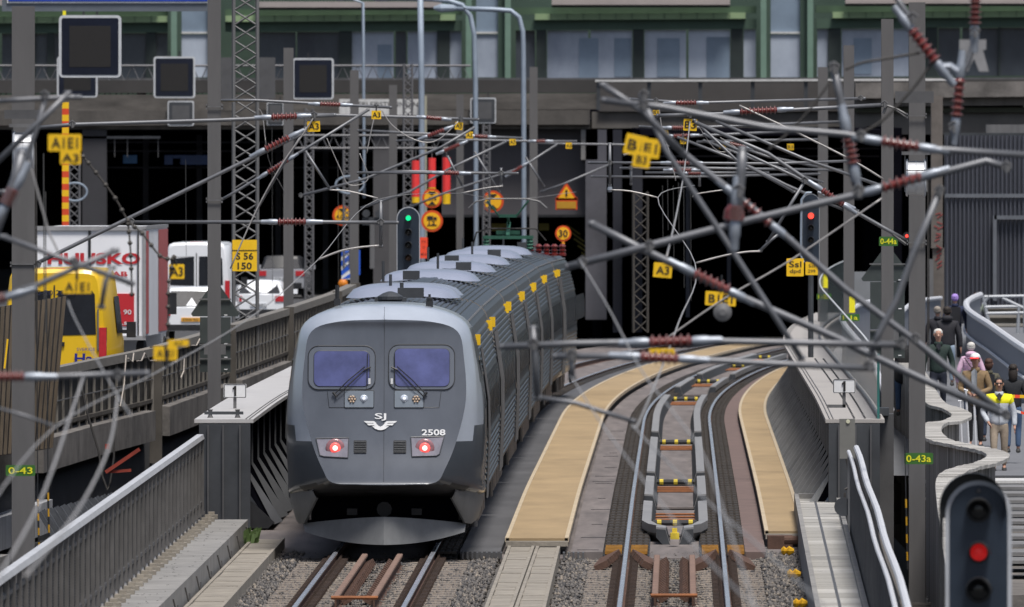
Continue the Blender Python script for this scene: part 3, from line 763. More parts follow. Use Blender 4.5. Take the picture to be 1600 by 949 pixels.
for ci, (a, b) in enumerate(cars):
    last = ci == 6
    cm = CM if ci == 0 else car_mat(Y0 + a, Y0 + b)
    L = b - a; base = Vector((0, a if ci == 0 else 0, 0))
    def xb(mb):
        mb.v = [tuple(cm @ (Vector(v) + base)) for v in mb.v]; return mb
    m = MB(); ys = [0, .01] + frange(.5, L - .5, 3) + [L - .01, L]; rows = []
    for i, y in enumerate(ys):
        rows.append([Vector((x, y, z)) for x, z in FULLP])
    for i in range(len(rows) - 1):
        r0, r1 = rows[i], rows[i + 1]
        for j in range(len(r0) - 1):
            zc = (r0[j].z + r0[j + 1].z) / 2
            m.m = 1 if zc > 3.26 else (2 if zc < .8 else 0)
            if last: m.m = 1 if zc > 3.5 else 0
            m.add([r0[j], r0[j + 1], r1[j + 1], r1[j]], [(0, 1, 2, 3)])
    m.m = 2; n = len(FULLP); m.add(rows[0], [tuple(range(n))]); m.add(rows[-1], [tuple(range(n))[::-1]])
    car = xb(m).build('carriage', [trs if not last else trd, trr, trb], train)
    for sg in (-1, 1):
        # window band: glass panes with dark frames
        m = MB(); m.prism([(sg * 1.552, .4, 1.86), (sg * 1.552, L - .4, 1.86), (sg * 1.546, L - .4, 2.34), (sg * 1.512, L - .4, 2.60), (sg * 1.512, .4, 2.60), (sg * 1.546, .4, 2.34)], (sg * .004, 0, 0)) if False else m.add([(sg * 1.556, .4, 1.84), (sg * 1.556, L - .4, 1.84), (sg * 1.550, L - .4, 2.36), (sg * 1.518, L - .4, 2.60), (sg * 1.518, .4, 2.60), (sg * 1.550, .4, 2.36)], [(0, 1, 4 + 1, 4), ] if False else [(0, 1, 2, 5), (5, 2, 3, 4)])
        xb(m).build('window_band', M('window band dark', (.02, .023, .03), .3, .0, .3, 2, spec=.3), car)
        nw = 1 if last else 9
        for k in range(nw if not last else 2):
            y0 = 1.6 + k * (L - 4) / nw + .15; y1 = 1.6 + (k + 1) * (L - 4) / nw - .35
            m = MB(); m.add([(sg * 1.562, y0, 1.92), (sg * 1.562, y1, 1.92), (sg * 1.556, y1, 2.34), (sg * 1.53, y1, 2.54), (sg * 1.53, y0, 2.54), (sg * 1.556, y0, 2.34)], [(0, 1, 2, 5), (5, 2, 3, 4)])
            xb(m).build('window', glassd, car)
        for yd in ((.75, L - .85) if not last else (.6,)):
            m = MB()
            for z0, z1, x0, x1 in ((.75, 1.72, 1.535, 1.57), (1.72, 2.3, 1.57, 1.56), (2.3, 3.05, 1.56, 1.45)):
                m.add([(sg * (x0 + .004), yd - .42, z0), (sg * (x0 + .004), yd + .42, z0), (sg * (x1 + .004), yd + .42, z1), (sg * (x1 + .004), yd - .42, z1)], [(0, 1, 2, 3)])
            d = xb(m).build('door', trd, car)
            m = MB(); 
            for yy in (yd - .43, yd + .43): m.tube([(sg * 1.55, yy, .75), (sg * 1.585, yy, 1.72), (sg * 1.575, yy, 2.3), (sg * 1.46, yy, 3.1)], .018, 5)
            xb(m).build('door_pillar', steelm, car)
            m = MB(); m.box((sg * 1.385, yd + (.5 if yd < 3 else -1.2), 3.22), (.10, .10, .17)); xb(m).build('yellow_marker', markm, car)
        # roof edge gutter, highlights
        m = MB(); m.tube([(sg * 1.23, .1, 3.50), (sg * 1.23, L - .1, 3.50)], .02, 5); xb(m).build('gutter', galv, car)
        # underframe: skirt boxes, axle boxes, wheels
        m = MB()
        for y in frange(2, L - 2, 2.2):
            if 1.2 < y < 5.2 or L - 5.2 < y < L - 1.2: continue
            m.box((sg * 1.28, y, .42), (.14, 1.5, .34))
        if len(m.v): xb(m).build('underframe_box', trb, car)
        m = MB()
        for yb in (3.2, L - 3.2):
            for d in (-1.3, 1.3):
                m.lathe((sg * .70, yb + d, .44), (sg * .86, yb + d, .44), [(0, .44), (.1, .44), (.13, .40), (.16, .15)], 18)
            m.box((sg * 1.05, yb, .55), (.12, 3.3, .22))
            for d in (-1.3, 1.3): m.box((sg * 1.14, yb + d, .42), (.2, .34, .36))
            m.tube([(sg * 1.22, yb - .4, .9), (sg * 1.24, yb - .2, .25)], .05, 8); m.tube([(sg * 1.2, yb + .5, .85), (sg * 1.2, yb + .5, .35)], .09, 8)
        xb(m).build('bogie', M('bogie iron', (.035, .032, .03), .7, .2, .4, 4), car)
        m = MB()
        for yy in (L - .1,): m.tube([(sg * 1.36, yy, .78), (sg * 1.38, yy + .2, .3)], .035, 6); m.tube([(sg * 1.33, 2.0, .7), (sg * 1.33, 2.0, .25)], .05, 8)
        xb(m).build('handle_bar', galv, car)
    if not last:
        # gangway bellows
        m = MB(); prof = [(1.30, .8), (1.42, 1.7), (1.40, 2.4), (1.26, 3.1), (1.05, 3.42), (0, 3.6)]; pp = prof + [(-x, z) for x, z in prof[::-1][1:]]
        rows = []
        for i in range(9):
            k = 1 - .03 * (i % 2); rows.append([Vector((x * k, L - .05 + .8 * i / 8, z * (1 - .01 * (i % 2)))) for x, z in pp])
        m.grid(rows, True); xb(m).build('gangway_bellows', rubber, car)
    # roof fairings
    def fairing(yc, Lf, wf, hf, z0=3.72):
        m = MB(); rows = []
        for i in range(15):
            t = -1 + 2 * i / 14; k = (1 - abs(t) ** 3.2) ** .5 if abs(t) < 1 else 0
            row = []
            for j in range(17):
                u = -1 + 2 * j / 16; row.append(Vector((u * wf / 2 * (.75 + .25 * k), yc + t * Lf / 2, z0 - .04 + (hf * k) * max(0, 1 - abs(u) ** 4.5) ** .6 + (.04 * (1 - u * u)))))
            rows.append(row)
        m.grid(rows); return xb(m).build('roof_fairing', fairm, car, smooth=True)
    if ci == 0: fairing(13.5, 2.6, 1.9, .20, 3.77); fairing(16.5, 2.2, 1.9, .17, 3.77)
    elif ci < 6: fairing((21.5 if ci < 5 else 12), 2.4, 1.84, .18, 3.77)
    m = MB(); x = .3 * (-1) ** ci; m.box((x, L - 5.5, 3.86), (.30, .5, .16)); m.tube([(x - .5, L - 6, 3.75), (x - .5, L - 6, 4.12)], .025, 6)
    if ci == 0: m.box((.25, 6.0, 3.9), (.42, .25, .16)); m.tube([(.1, 6.3, 3.8), (.1, 6.3, 4.06)], .03, 6); pass
    xb(m).build('roof_box', steeld, car)
    if ci == 6:
        # pantograph, green base with raised head
        pg = MB(); Yp = 7
        gm = M('pantograph green', (.03, .11, .075), .5, .2, .2, 4)
        for x in (-.55, .55): pg.bar((x, Yp - .8, 4.08), (x, Yp + .8, 4.08), .07)
        for y in (-.7, .7): pg.bar((-.62, Yp + y, 4.08), (.62, Yp + y, 4.08), .08)
        for x in (-.55, .55):
            for y in (-.7, .7): pg.lathe((x, Yp + y, 3.76), (x, Yp + y, 4.08), [(0, .05), (.05, .08), (.08, .05), (.13, .08), (.16, .05), (.21, .08), (.24, .05), (.3, .05)], 8)
        pg.bar((0, Yp - .5, 4.1), (0, Yp + .7, 4.42), .09); pg.bar((-.3, Yp, 4.2), (.3, Yp, 4.2), .1)
        base = Vector((0, 0, 0)); px_ = xb(pg).build('pantograph', gm, car)
        arm = MB(); arm.bar((0, Yp + .7, 4.42), (0, Yp - .3, 4.62), .06); arm.bar((-.22, Yp - .3, 4.62), (.22, Yp - .3, 4.62), .08)
        for sg in (-1, 1): arm.tube([(sg * .22, Yp - .3, 4.62), (sg * .52, Yp - .4, 5.0)], .025, 6)
        xb(arm).build('pantograph_arm', gm, car)
        hd = MB()
        for y in (-.55, -.2): hd.tube([(-.98, Yp + y, 4.82), (-.8, Yp + y, 4.98), (-.5, Yp + y, 5.05), (.5, Yp + y, 5.05), (.8, Yp + y, 4.98), (.98, Yp + y, 4.82)], .022, 6)
        xb(hd).build('pantograph_head', galv, car)
        cb = MB(); cb.tube([(-.9, Yp + .3, 3.85), (-.8, Yp, 4.2), (-.5, Yp - .2, 4.3), (.7, Yp - .2, 4.3), (.95, Yp, 4.0)], .02, 6); xb(cb).build('roof_cable', wired, car)
    if ci == 6:
        cb = MB()
        for k in range(5): cb.lathe((.5 + k * .2, 10, 3.6), (.5 + k * .2, 10, 4.1), [(0, .1), (.06, .1), (.08, .06), (.14, .1), (.16, .06), (.24, .1), (.3, .04)], 8)
        xb(cb).build('roof_insulator', insr, car)
# ================================================================ BACKGROUND: BUILDING, OVERPASS, TUNNEL MOUTH
def bx(m, px0, px1, py0, py1, s, th=.3, dy=0, tilt=0):
    a = P(px0, py0, s, dy); b = P(px1, py1, s, dy)
    m.b3(a.x, b.x, a.y, a.y + th, b.z, a.z)
def bb(m, px0, py0, px1, py1, h, s, th=.3, dy=0):
    """a long horizontal band: top edge from (px0,py0) to (px1,py1), h pixels deep"""
    a = P(px0, py0, s, dy); b = P(px1, py1, s, dy); z = Vector((0, 0, -h / s))
    m.prism([a, b, b + z, a + z], (0, th, 0))
SB = 36.0
tl = lambda px, py: py + (800 - px) * .006
gdk = M('dark green copper cladding', (.05, .085, .065), .6, .1, .15, .4)
gmd = M('green roof sheet', (.06, .105, .065), .6, .1, .2, .4)
glt = M('light green flashing', (.26, .36, .20), .6, .1, .15, .5)
gps = M('pale green post', (.15, .24, .19), .6, 0, .12, 1)
pil = M('dark green grey pilaster', (.022, .032, .032), .6, .1, .2, 1)
beam = M('pale pink roof beam', (.36, .32, .31), .7, 0, .1, .6)
wglass = M('office window glass', (.20, .235, .31), .16, 0, .45, .35, col2=(.52, .58, .68), streak=(.5, 1, .3))  # mottled blue-grey colour of both glasses paints in sky reflections
wglasd = M('dark office window glass', (.035, .04, .055), .12, 0, .45, .3, col2=(.10, .12, .14), streak=(.6, 1, .3))
wgl3 = M('light blue window blind', (.20, .26, .34), .4, 0, .15, .6)
bld = thing('office_building', P(800, 128, SB), 'long green trimmed office building with bluish windows standing above the overpass', 'building')
m = MB(); a = P(-300, -160, SB, 3.0); b = P(1900, 130, SB); m.b3(a.x, b.x, a.y, a.y + 14, b.z - 1, a.z); m.build('wall', gdk, bld)
m = MB()
for x0, x1 in ((-300, 262), (352, 722), (803, 1182), (1275, 1900)):
    bb(m, x0, tl(x0, 12), x1, tl(x1, 12), 11, SB, 1.0, .1)
m.build('roof', gmd, bld)
m = MB()
for x0, x1 in ((-300, 262), (352, 712), (835, 1165), (1300, 1900)):
    bb(m, x0, tl(x0, 22), x1, tl(x1, 22), 9.5, SB, .6, -.5)
m.build('roof_flashing', glt, bld)
m = MB()
for x0, x1 in ((-300, 262), (352, 712), (835, 1165), (1300, 1900)):
    for x in frange(x0, x1, 26): bx(m, x, x + .7, tl(x, 22), tl(x, 31), SB, .03, -.54)
m.build('flashing_seam', gdk, bld)
m = MB()
for x0, x1 in ((-300, 262), (352, 722), (803, 1182), (1275, 1900)): bb(m, x0, tl(x0, 32), x1, tl(x1, 32), 15.5, SB, .8, -.12)
m.build('fascia', M('fascia green', (.055, .095, .07), .6, .1, .2, .5), bld)
m = MB()
for x0, x1, y in ((400, 690, 3), (862, 1140, -1), (1320, 1900, -3), (-300, 250, 0)): bb(m, x0, y, x1, y, 9, SB, .9, -1.2)
m.build('roof_beam', beam, bld)
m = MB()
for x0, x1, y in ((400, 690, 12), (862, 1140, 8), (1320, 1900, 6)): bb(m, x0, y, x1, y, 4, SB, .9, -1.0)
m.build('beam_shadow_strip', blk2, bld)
# windows
def win(x0, x1, y0, y1, mt, par=None):
    m = MB(); bx(m, x0, x1, y0, y1, SB, .06, .12); return m.build('window', mt, bld)
gl_cells = [(-60, -5, 1), (3, 26, 1), (56, 74, 1), (85, 140, 1), (150, 228, 1), (244, 262, 1),
            (405, 462, 1), (464, 530, 1), (550, 615, 0), (618, 635, 1), (637, 683, 0), (703, 721, 0),
            (806, 836, 1), (855, 919, 0), (923, 988, 0), (1007, 1072, 0), (1076, 1141, 0), (1162, 1181, 0), (1277, 1294, 0), (1315, 1378, 0), (1384, 1445, 0), (1466, 1500, 1), (1504, 1560, 1), (1563, 1640, 1), (1644, 1720, 1), (-140, -68, 1), (1724, 1800, 1)]
for x0, x1, d in gl_cells:
    mt = wglasd if d else wglass
    w = win(x0, x1, tl(x0, 48), tl(x0, 123), mt)
for x0, x1, y0, y1 in ((905, 935, 60, 122), (1104, 1140, 58, 122), (1027, 1062, 60, 120), (1334, 1362, 60, 116), (960, 986, 60, 120), (590, 612, 70, 122)):
    m = MB(); bx(m, x0, x1, y0, y1, SB, .02, .09); m.build('window_blind', wgl3, bld)
m = MB()
for x0, x1 in ((26, 56), (228, 244), (530, 550), (683, 703), (838, 854), (989, 1006), (1142, 1161), (1294, 1314), (1446, 1465), (140, 150), (74, 85), (1560, 1563)):
    bx(m, x0, x1, tl(x0, 47), tl(x0, 124), SB, .5, -.05)
m.build('pilaster', pil, bld)
# tall glazed bays
for x0, x1 in ((268, 345), (728, 798), (1188, 1270)):
    y = tl(x0, 0)
    for a_, b_, c_, d_ in ((x0 + 16, x1 - 20, -60, 50), (x0 + 16, x1 - 20, 54, 121)):
        m = MB(); bx(m, a_, b_, c_, d_, SB, .05, -.2); m.build('window', wgl3 if d_ < 60 else wglass, bld)
    m = MB(); bx(m, x0 + 16, x1 - 20, 50, 53, SB, .1, -.3); m.build('transom', whitd, bld)
    m = MB(); bx(m, x0, x0 + 9, -60, 124, SB, .4, -.9); bx(m, x1 - 9, x1, -60, 124, SB, .4, -.9); m.build('bay_post', gps, bld)
    m = MB(); bx(m, x0 + 9, x0 + 15, -60, 124, SB, .3, -.5); bx(m, x1 - 19, x1 - 9, -60, 124, SB, .3, -.5); m.build('bay_frame', gdk, bld)
m = MB(); bb(m, -300, 123, 1900, 121, 4, SB, 1.2, -1.0); m.build('sill', steelm, bld)

# ---- overpass slab with stained concrete beams
SO = 44.0
ov = thing('overpass', P(600, 210, SO), 'stained concrete road overpass spanning above the tracks below the green building', 'overpass')
m = MB(); bb(m, -400, 126, 2100, 124, 20, SO, 12, 3); m.build('parapet', M('brown grey parapet', (.045, .043, .043), .8, .1, .25, .8), ov)
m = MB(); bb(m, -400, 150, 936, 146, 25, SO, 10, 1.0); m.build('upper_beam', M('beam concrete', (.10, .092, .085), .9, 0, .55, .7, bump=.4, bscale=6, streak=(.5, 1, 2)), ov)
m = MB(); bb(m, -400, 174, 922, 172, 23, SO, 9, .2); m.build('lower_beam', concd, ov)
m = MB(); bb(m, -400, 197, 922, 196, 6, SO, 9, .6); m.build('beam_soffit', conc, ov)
m = MB(); bb(m, 925, 175, 1350, 172, 26, SO, 4, 1.0); m.build('portal_beam', M('portal concrete', (.12, .112, .105), .9, 0, .35, .8, bump=.3, bscale=8, streak=(1, 1, .5)), ov)
m = MB(); a = P(936, 128, SO); bb(m, 936, 130, 1600, 130, 44, SO, .3, .8); m.build('walkway_panel', M('grey brown fence panel', (.07, .065, .064), .7, .1, .15, .8), ov)
m = MB(); bb(m, 930, 125, 1500, 123, 3.2, SO, .2, -.4); m.build('handrail', whitd, ov)
m = MB()
for x in (932, 1011, 1091, 1173, 1256, 1338, 1420, 1494): bx(m, x, x + 6, 127, 172, SO, .15, -.3)
m.build('railing_post', steeld, ov)
m = MB(); bb(m, 1335, 130, 2100, 122, 24, SO, 9, -1.5); m.build('slab_edge', conc, ov)
m = MB(); bb(m, 1335, 141, 2100, 134, 26, SO, 9, -1.2); m.build('slab_stain', M('pale stained slab', (.15, .135, .12), .9, 0, .5, .7, streak=(1, 1, .3)), ov)
m = MB(); bb(m, 1335, 168, 2100, 168, 8, SO, 9, -1.0); m.build('mossy_lip', M('mossy dark concrete', (.04, .042, .028), .9, 0, .4, 1), ov)
m = MB(); bb(m, 1335, 176, 2100, 178, 34, SO, 9, -.8); m.build('side_beam', M('side beam concrete', (.11, .105, .10), .9, 0, .25, .8, streak=(1, 1, .4)), ov)
for x0, x1, y1, mt in ((128, 166, 460, M('pier grey', (.04, .04, .046), .8, 0, .2, .8)), (583, 612, 450, M('pier mid grey', (.075, .073, .078), .8, 0, .2, .8)), (908, 934, 250, concl), (915, 948, 500, M('pier blue grey', (.10, .10, .118), .8, 0, .25, .7)), (958, 972, 520, M('pier blue grey dark', (.03, .032, .045), .8, 0, .25, .7)), (988, 1004, 520, M('pier blue grey dark', (.03, .032, .045), .8, 0, .25, .7))):
    m = MB(); bx(m, x0, x1, 203, y1, SO, 1.0, .5); m.build('pier', mt, ov)
m = MB(); a = P(612, 203, SO, 14); b = P(915, 336, SO, 14); 
bx(m, 690, 915, 203, 336, SO, .3, 1.3); m.build('wall_panel', M('grey wall panel', (.085, .08, .088), .8, 0, .12, .5, streak=(2, 1, .4)), ov)
m = MB(); bx(m, 690, 915, 336, 340, SO, .5, 1.2); m.build('opening_lintel', blk2, ov)
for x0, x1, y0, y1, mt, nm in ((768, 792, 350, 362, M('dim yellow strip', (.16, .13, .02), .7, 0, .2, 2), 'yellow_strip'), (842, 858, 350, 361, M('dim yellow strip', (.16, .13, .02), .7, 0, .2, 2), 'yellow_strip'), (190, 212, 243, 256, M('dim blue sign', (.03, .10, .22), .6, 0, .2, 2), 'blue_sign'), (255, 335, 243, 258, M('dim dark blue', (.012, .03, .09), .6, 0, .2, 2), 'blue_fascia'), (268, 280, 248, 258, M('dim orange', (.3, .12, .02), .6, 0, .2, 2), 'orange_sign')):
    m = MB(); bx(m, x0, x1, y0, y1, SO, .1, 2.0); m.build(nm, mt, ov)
m = MB()
for k in range(6):
    a = P(885 + k * 6, 352 + k * 11, SO, 2.5); m.bar(a, a + Vector((.5, 0, -.35)), .05, .06)
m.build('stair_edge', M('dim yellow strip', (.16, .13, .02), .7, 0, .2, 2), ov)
# interior with its darkness painted near black: back wall, inner roof, side walls
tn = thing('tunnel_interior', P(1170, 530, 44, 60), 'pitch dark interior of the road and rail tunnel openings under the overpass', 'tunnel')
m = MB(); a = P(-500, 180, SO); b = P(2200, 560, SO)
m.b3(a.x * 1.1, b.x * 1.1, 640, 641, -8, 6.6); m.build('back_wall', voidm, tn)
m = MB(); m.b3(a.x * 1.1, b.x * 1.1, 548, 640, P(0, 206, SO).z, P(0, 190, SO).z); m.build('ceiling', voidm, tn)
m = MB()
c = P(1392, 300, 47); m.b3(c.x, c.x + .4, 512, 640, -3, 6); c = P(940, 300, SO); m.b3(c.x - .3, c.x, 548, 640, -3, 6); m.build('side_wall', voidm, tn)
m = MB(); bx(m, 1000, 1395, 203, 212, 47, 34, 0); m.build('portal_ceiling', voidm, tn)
# dim things standing in the dark openings
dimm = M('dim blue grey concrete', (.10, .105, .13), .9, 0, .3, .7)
m = MB()
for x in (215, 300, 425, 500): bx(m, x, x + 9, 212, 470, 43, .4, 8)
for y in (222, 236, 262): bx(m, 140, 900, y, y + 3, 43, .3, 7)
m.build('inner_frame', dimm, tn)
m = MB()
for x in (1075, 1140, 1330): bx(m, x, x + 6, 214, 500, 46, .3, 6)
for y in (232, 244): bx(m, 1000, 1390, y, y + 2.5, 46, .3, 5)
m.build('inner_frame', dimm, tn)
m = MB(); bx(m, 85, 250, 213, 217, SO, .2, .5); m.build('ceiling_pipe', galv, tn)
for x in (178, 198, 246): m = MB(); bx(m, x, x + 1, 214, 246, SO, .05, .6); m.build('hanger_rod', galv, tn)
# right portal column and corrugated wall
t = thing('portal_column', P(1466, 520, 52), 'grey concrete column with red graffiti right of the dark tunnel mouth', 'column')
m = MB(); bx(m, 1455, 1473, 150, 388, 52, .5); bx(m, 1458, 1476, 388, 520, 52, .5, .1); m.build('shaft', M('column concrete', (.13, .115, .105), .9, 0, .3, 1.5), t)
m = MB()
for i in range(9):
    a = P(1459 + rng.rand() * 6, 335 + i * 6, 52, -.02); m.bar(a, a + Vector((.16, 0, .12 - .25 * rng.rand())), .004, .035)
for i in range(5):
    a = P(1460 + rng.rand() * 5, 395 + i * 6, 52, .08); m.bar(a, a + Vector((.14, 0, .1)), .004, .04)
m.build('graffiti', M('red graffiti', (.24, .05, .05), .7, 0, .3, 8), t)
m = MB(); bx(m, 1449, 1458, 405, 500, 52, .2, -.3); m.build('pipe_box', galv, t)
t = thing('corrugated_wall', P(1540, 470, 53), 'blue grey vertically corrugated metal wall behind the pedestrians', 'wall')
cw = M('blue grey corrugated sheet', (.075, .08, .10), .5, .3, .15, .8, streak=(1, 1, .3))
m = MB(); rows = [[], []]
x = 1476
k = 0
while x < 1780:
    d = (.0, 0, .10, .10)[k % 4]; st = (1.6, 1.2, 2.4, 1.4)[k % 4]
    for r, py in ((0, 212), (1, 520)): rows[r].append(P(x, py, 53, -d))
    x += st; k += 1
m.grid(rows); m.build('sheet', cw, t)
m = MB(); bx(m, 1476, 1785, 208, 300, 53, .1, .3); bx(m, 1476, 1785, 208, 520, 53, .1, .4); m.build('backing', steeld, t)
m = MB(); bx(m, 1553, 1785, 337, 343, 53, .2, -.3); bx(m, 1551, 1557, 337, 470, 53, .2, -.3); bx(m, 1476, 1785, 303, 309, 53, .06, -.16); m.build('door_frame', M('frame grey', (.13, .14, .16), .5, .2, .15, 2), t)
m = MB(); bx(m, 1540, 1785, 195, 216, 52, .6, -.6); m.build('top_beam', galv, t)

# ================================================================ LEFT: ROAD, BARRIER, RETAINING WALLS
def roadz(Y):
    pts = [(200, 1.3), (300, 1.1), (348, .65), (421, .3), (461, 0), (571, -.05), (700, -.2)]
    for (a, za), (b, zb) in zip(pts[:-1], pts[1:]):
        if Y <= b: return za + (zb - za) * max(0, (Y - a)) / (b - a)
    return pts[-1][1]
BL = [(200, -13.2), (240, -10.4), (267, -8.9), (282, -8.29), (302, -7.1), (330, -6.15), (358, -5.3), (387, -4.5), (440, -3.6), (545, -2.4)]
def bX(Y):
    for (a, xa), (b, xb_) in zip(BL[:-1], BL[1:]):
        if Y <= b: return xa + (xb_ - xa) * (Y - a) / (b - a)
    return BL[-1][1]
def BW(off, Y, z): return Vector((bX(Y) + off, Y, z))
asph = M('asphalt road', (.055, .055, .058), .85, 0, .2, .5, bump=.3, bscale=20)
m = MB(); Ys = frange(205, 640, 6)
m.grid([[Vector((-40, y, roadz(y))), Vector((bX(y) - .1, y, roadz(y)))] for y in Ys]); struct(m, 'road', asph)
m = MB()
for y in frange(300, 560, 9): c = bX(y) - 1.1; m.add([(c - .07, y, roadz(y) + .02), (c + .07, y, roadz(y) + .02), (c + .07, y + 4, roadz(y + 4) + .02), (c - .07, y + 4, roadz(y + 4) + .02)], [(0, 1, 2, 3)])
struct(m, 'road_marking', whitd)
t = thing('road_barrier', BW(0, 282, .3), 'long brown grey steel barrier with bars on a concrete edge beside the road', 'barrier')
Ys = frange(205, 405, 5)
m = MB(); m.sweep([(-.16, 2.10), (.13, 2.12), (.13, 1.96), (-.16, 1.96)], Ys, BW); m.build('top_rail', M('barrier top rail', (.20, .185, .165), .6, .1, .2, 2), t)
m = MB(); m.sweep([(.0, 1.96), (.02, 1.96), (.02, 1.0), (.0, 1.0)], Ys, BW); m.build('mesh_plate', M('barrier mesh plate', (.05, .045, .038), .8, .1, .3, 3), t)
m = MB(); m.sweep([(.04, 1.12), (.10, 1.12), (.10, 1.05), (.04, 1.05)], Ys, BW); m.build('bottom_rail', steelbrown, t)
m = MB()
for y in frange(247, 404, 1.65): m.box(BW(.07, y, 1.42), (.05, .06, 1.1))
ob = m.build('baluster', M('baluster grey brown', (.20, .185, .165), .6, .1, .2, 3), t)
m = MB()
for z in (1.5,): m.sweep([(.09, z), (.105, z), (.105, z + .02), (.09, z + .02)], Ys, BW)
m.build('cross_wire', galv, t)
for y in (242, 272, 302, 330, 358, 387, 404): m = MB(); m.box(BW(.1, y, 1.0), (.24, .35, 2.3)); m.build('post', steelbrown, t)
for a, b in ((206, 239), (244, 269.5), (274, 300), (304, 328), (332, 356), (360, 385), (389, 405)):
    m = MB(); m.sweep([(-.3, .95), (.26, .92), (.26, .34), (-.3, .34)], [a, (a + b) / 2, b], BW); m.build('edge_beam', conc, t)
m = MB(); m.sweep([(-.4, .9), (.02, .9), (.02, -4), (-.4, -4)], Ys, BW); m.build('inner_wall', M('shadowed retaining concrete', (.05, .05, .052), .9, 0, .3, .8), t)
# pale retaining wall low on the left
t = thing('retaining_wall', (-8, 250, -1), 'stained pale concrete retaining wall low behind the left mesh railing', 'retaining wall')
for off, z1, z0, mt, a, b in ((.35, .22, -.15, conc, 206, 262), (.28, -.18, -.75, M('pale stained wall', (.34, .35, .37), .85, 0, .3, .8, streak=(3, 3, .4)), 206, 276), (.6, -.75, -.95, concl, 206, 262)):
    m = MB(); m.sweep([(-.2, z1), (off, z1), (off, z0), (-.2, z0)], frange(a, b, 5), BW); m.build('wall_course', mt, t)
t = thing('steel_fins', P(120, 850, 104), 'row of leaning dark steel fins standing behind the left mesh railing', 'steel fins')
for k in range(12):
    a = P(62 + k * 10.5, 800 - k * 2.6, 106 - k * .8); b = P(95 + k * 9.5, 856 - k * 6.0, 106 - k * .8)
    m = MB(); m.bar(a, b, .5, .06, up=(1, 0, .4)); m.bar(a + Vector((.05, 0, .03)), b + Vector((.05, 0, .03)), .02, .06); m.build('fin', M('fin steel', (.075, .08, .09), .5, .2, .25, 3), t)
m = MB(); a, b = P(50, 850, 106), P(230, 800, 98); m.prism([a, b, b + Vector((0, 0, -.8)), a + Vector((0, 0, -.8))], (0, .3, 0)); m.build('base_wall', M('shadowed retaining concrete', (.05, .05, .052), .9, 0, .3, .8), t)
t = thing('red_bracket', P(190, 725, 92), 'rusty red steel bracket hanging under the edge of the road', 'bracket')
m = MB(); m.bar(P(165, 738, 92), P(218, 702, 92), .12, .06); m.bar(P(165, 738, 92), P(205, 735, 92), .03, .05); m.build('arm', M('red oxide', (.25, .035, .02), .7, 0, .3, 6), t)
m = MB(); bx(m, 164, 171, 694, 702, 92, .08); m.build('plate', M('red oxide', (.25, .035, .02), .7, 0, .3, 6), t)
# tall wooden slat screen at the very left
t = thing('slat_screen', P(45, 700, 94), 'tall brown slatted screen rising at the far left edge beside the road', 'screen')
m = MB()
brn = M('brown slat', (.11, .085, .06), .8, 0, .35, 4, streak=(3, 3, .4)); brn2 = M('brown slat gap', (.045, .035, .026), .8, 0, .3, 4)
for k in range(17):
    x0 = -30 + k * 8.0; xb = -38 + k * 7.2; m.prism([P(x0, 484 - k * 1.3, 94 - k * .2), P(x0 + 5.2, 484 - k * 1.3, 94 - k * .2), P(xb + 5.0, 716 - k * 1.0, 94 - k * .2), P(xb, 716 - k * 1.0, 94 - k * .2)], (0, .15, 0))
m.build('slats', brn, t)
m = MB(); m.prism([P(-40, 486, 93, .25), P(100, 464, 90, .25), P(78, 702, 90, .25), P(-50, 720, 93, .25)], (0, .05, 0)); m.build('backing', brn2, t)
m = MB(); m.bar(P(12, 530, 95), P(7, 576, 95), .03, .05); m.build('yellow_strip', yell, t)
# loose pale cables looping over the barrier
cl_ = ['at the yellow van', 'just left of the wide gap', 'in a low double wave', 'hanging longest beside the thick black cable', 'right of the barrier post', 'small, near the triangle backed sign']
for i_, pts in enumerate(([(98, 572), (103, 598), (93, 612), (90, 615)], [(112, 590), (117, 572), (124, 588)], [(200, 560), (207, 566), (209, 552)], [(214, 564), (221, 564), (226, 552), (234, 564), (244, 563)], [(197, 555), (194, 600), (188, 635), (182, 632), (180, 620)], [(288, 560), (287, 580), (282, 592), (277, 575), (275, 565)], [(300, 540), (307, 540), (312, 530)])):
    m = MB(); m.tube([P(x, y, 84 + (x - 90) * -.02) for x, y in pts], .014, 6)
    m.build('hanging_cable', M('pale cable', (.40, .36, .32), .6, 0, .1, 3), None, 'pale loose cable over the road barrier, ' + (cl_ + ['the one farthest from the van'])[i_], 'cable', 'pale cables over the barrier')
m = MB()
m.tube([P(126, 598, 88), P(136, 645, 88), P(146, 678, 88), P(154, 705, 88), P(160, 745, 88), P(168, 766, 88), P(172, 755, 88), P(178, 715, 88), P(178, 640, 88)], .02, 6)
m.build('hanging_cable', wired, None, 'thick black cable hanging in a long loop below the road barrier', 'cable')

# ================================================================ RIGHT: RAMP, HANDRAILS, BOARD WALL, WALKWAY
t = thing('access_ramp', W(2.3, 200, 0), 'pale weathered plank ramp with raised kerbs right of the empty track', 'ramp')
m = MB(); n = 120
wood = M('weathered ramp plank', (.33, .32, .30), .75, 0, .22, 2.5, streak=(.5, 3, 1)); wood2 = M('pale ramp plank', (.44, .43, .41), .75, 0, .2, 2.5, streak=(.5, 3, 1))
y0, y1 = 190, 257.5
def ro(y): f = (y - 203) / 55; return 1.86 + .14 * f, 2.56 + .2 * f
mm = [MB(), MB()]
for i in range(n):
    y = y0 + (y1 - y0) * i / n; a, b = ro(y); z = .32 + rng.uniform(-.003, .003)
    mm[0 if rng.rand() < .72 else 1].prism([W(a + .06, y, z), W(b - .06, y, z), W(b - .06, y + .54, z), W(a + .06, y + .54, z)], (0, 0, -.05))
mm[0].build('planks', wood, t); mm[1].build('pale_planks', wood2, t)
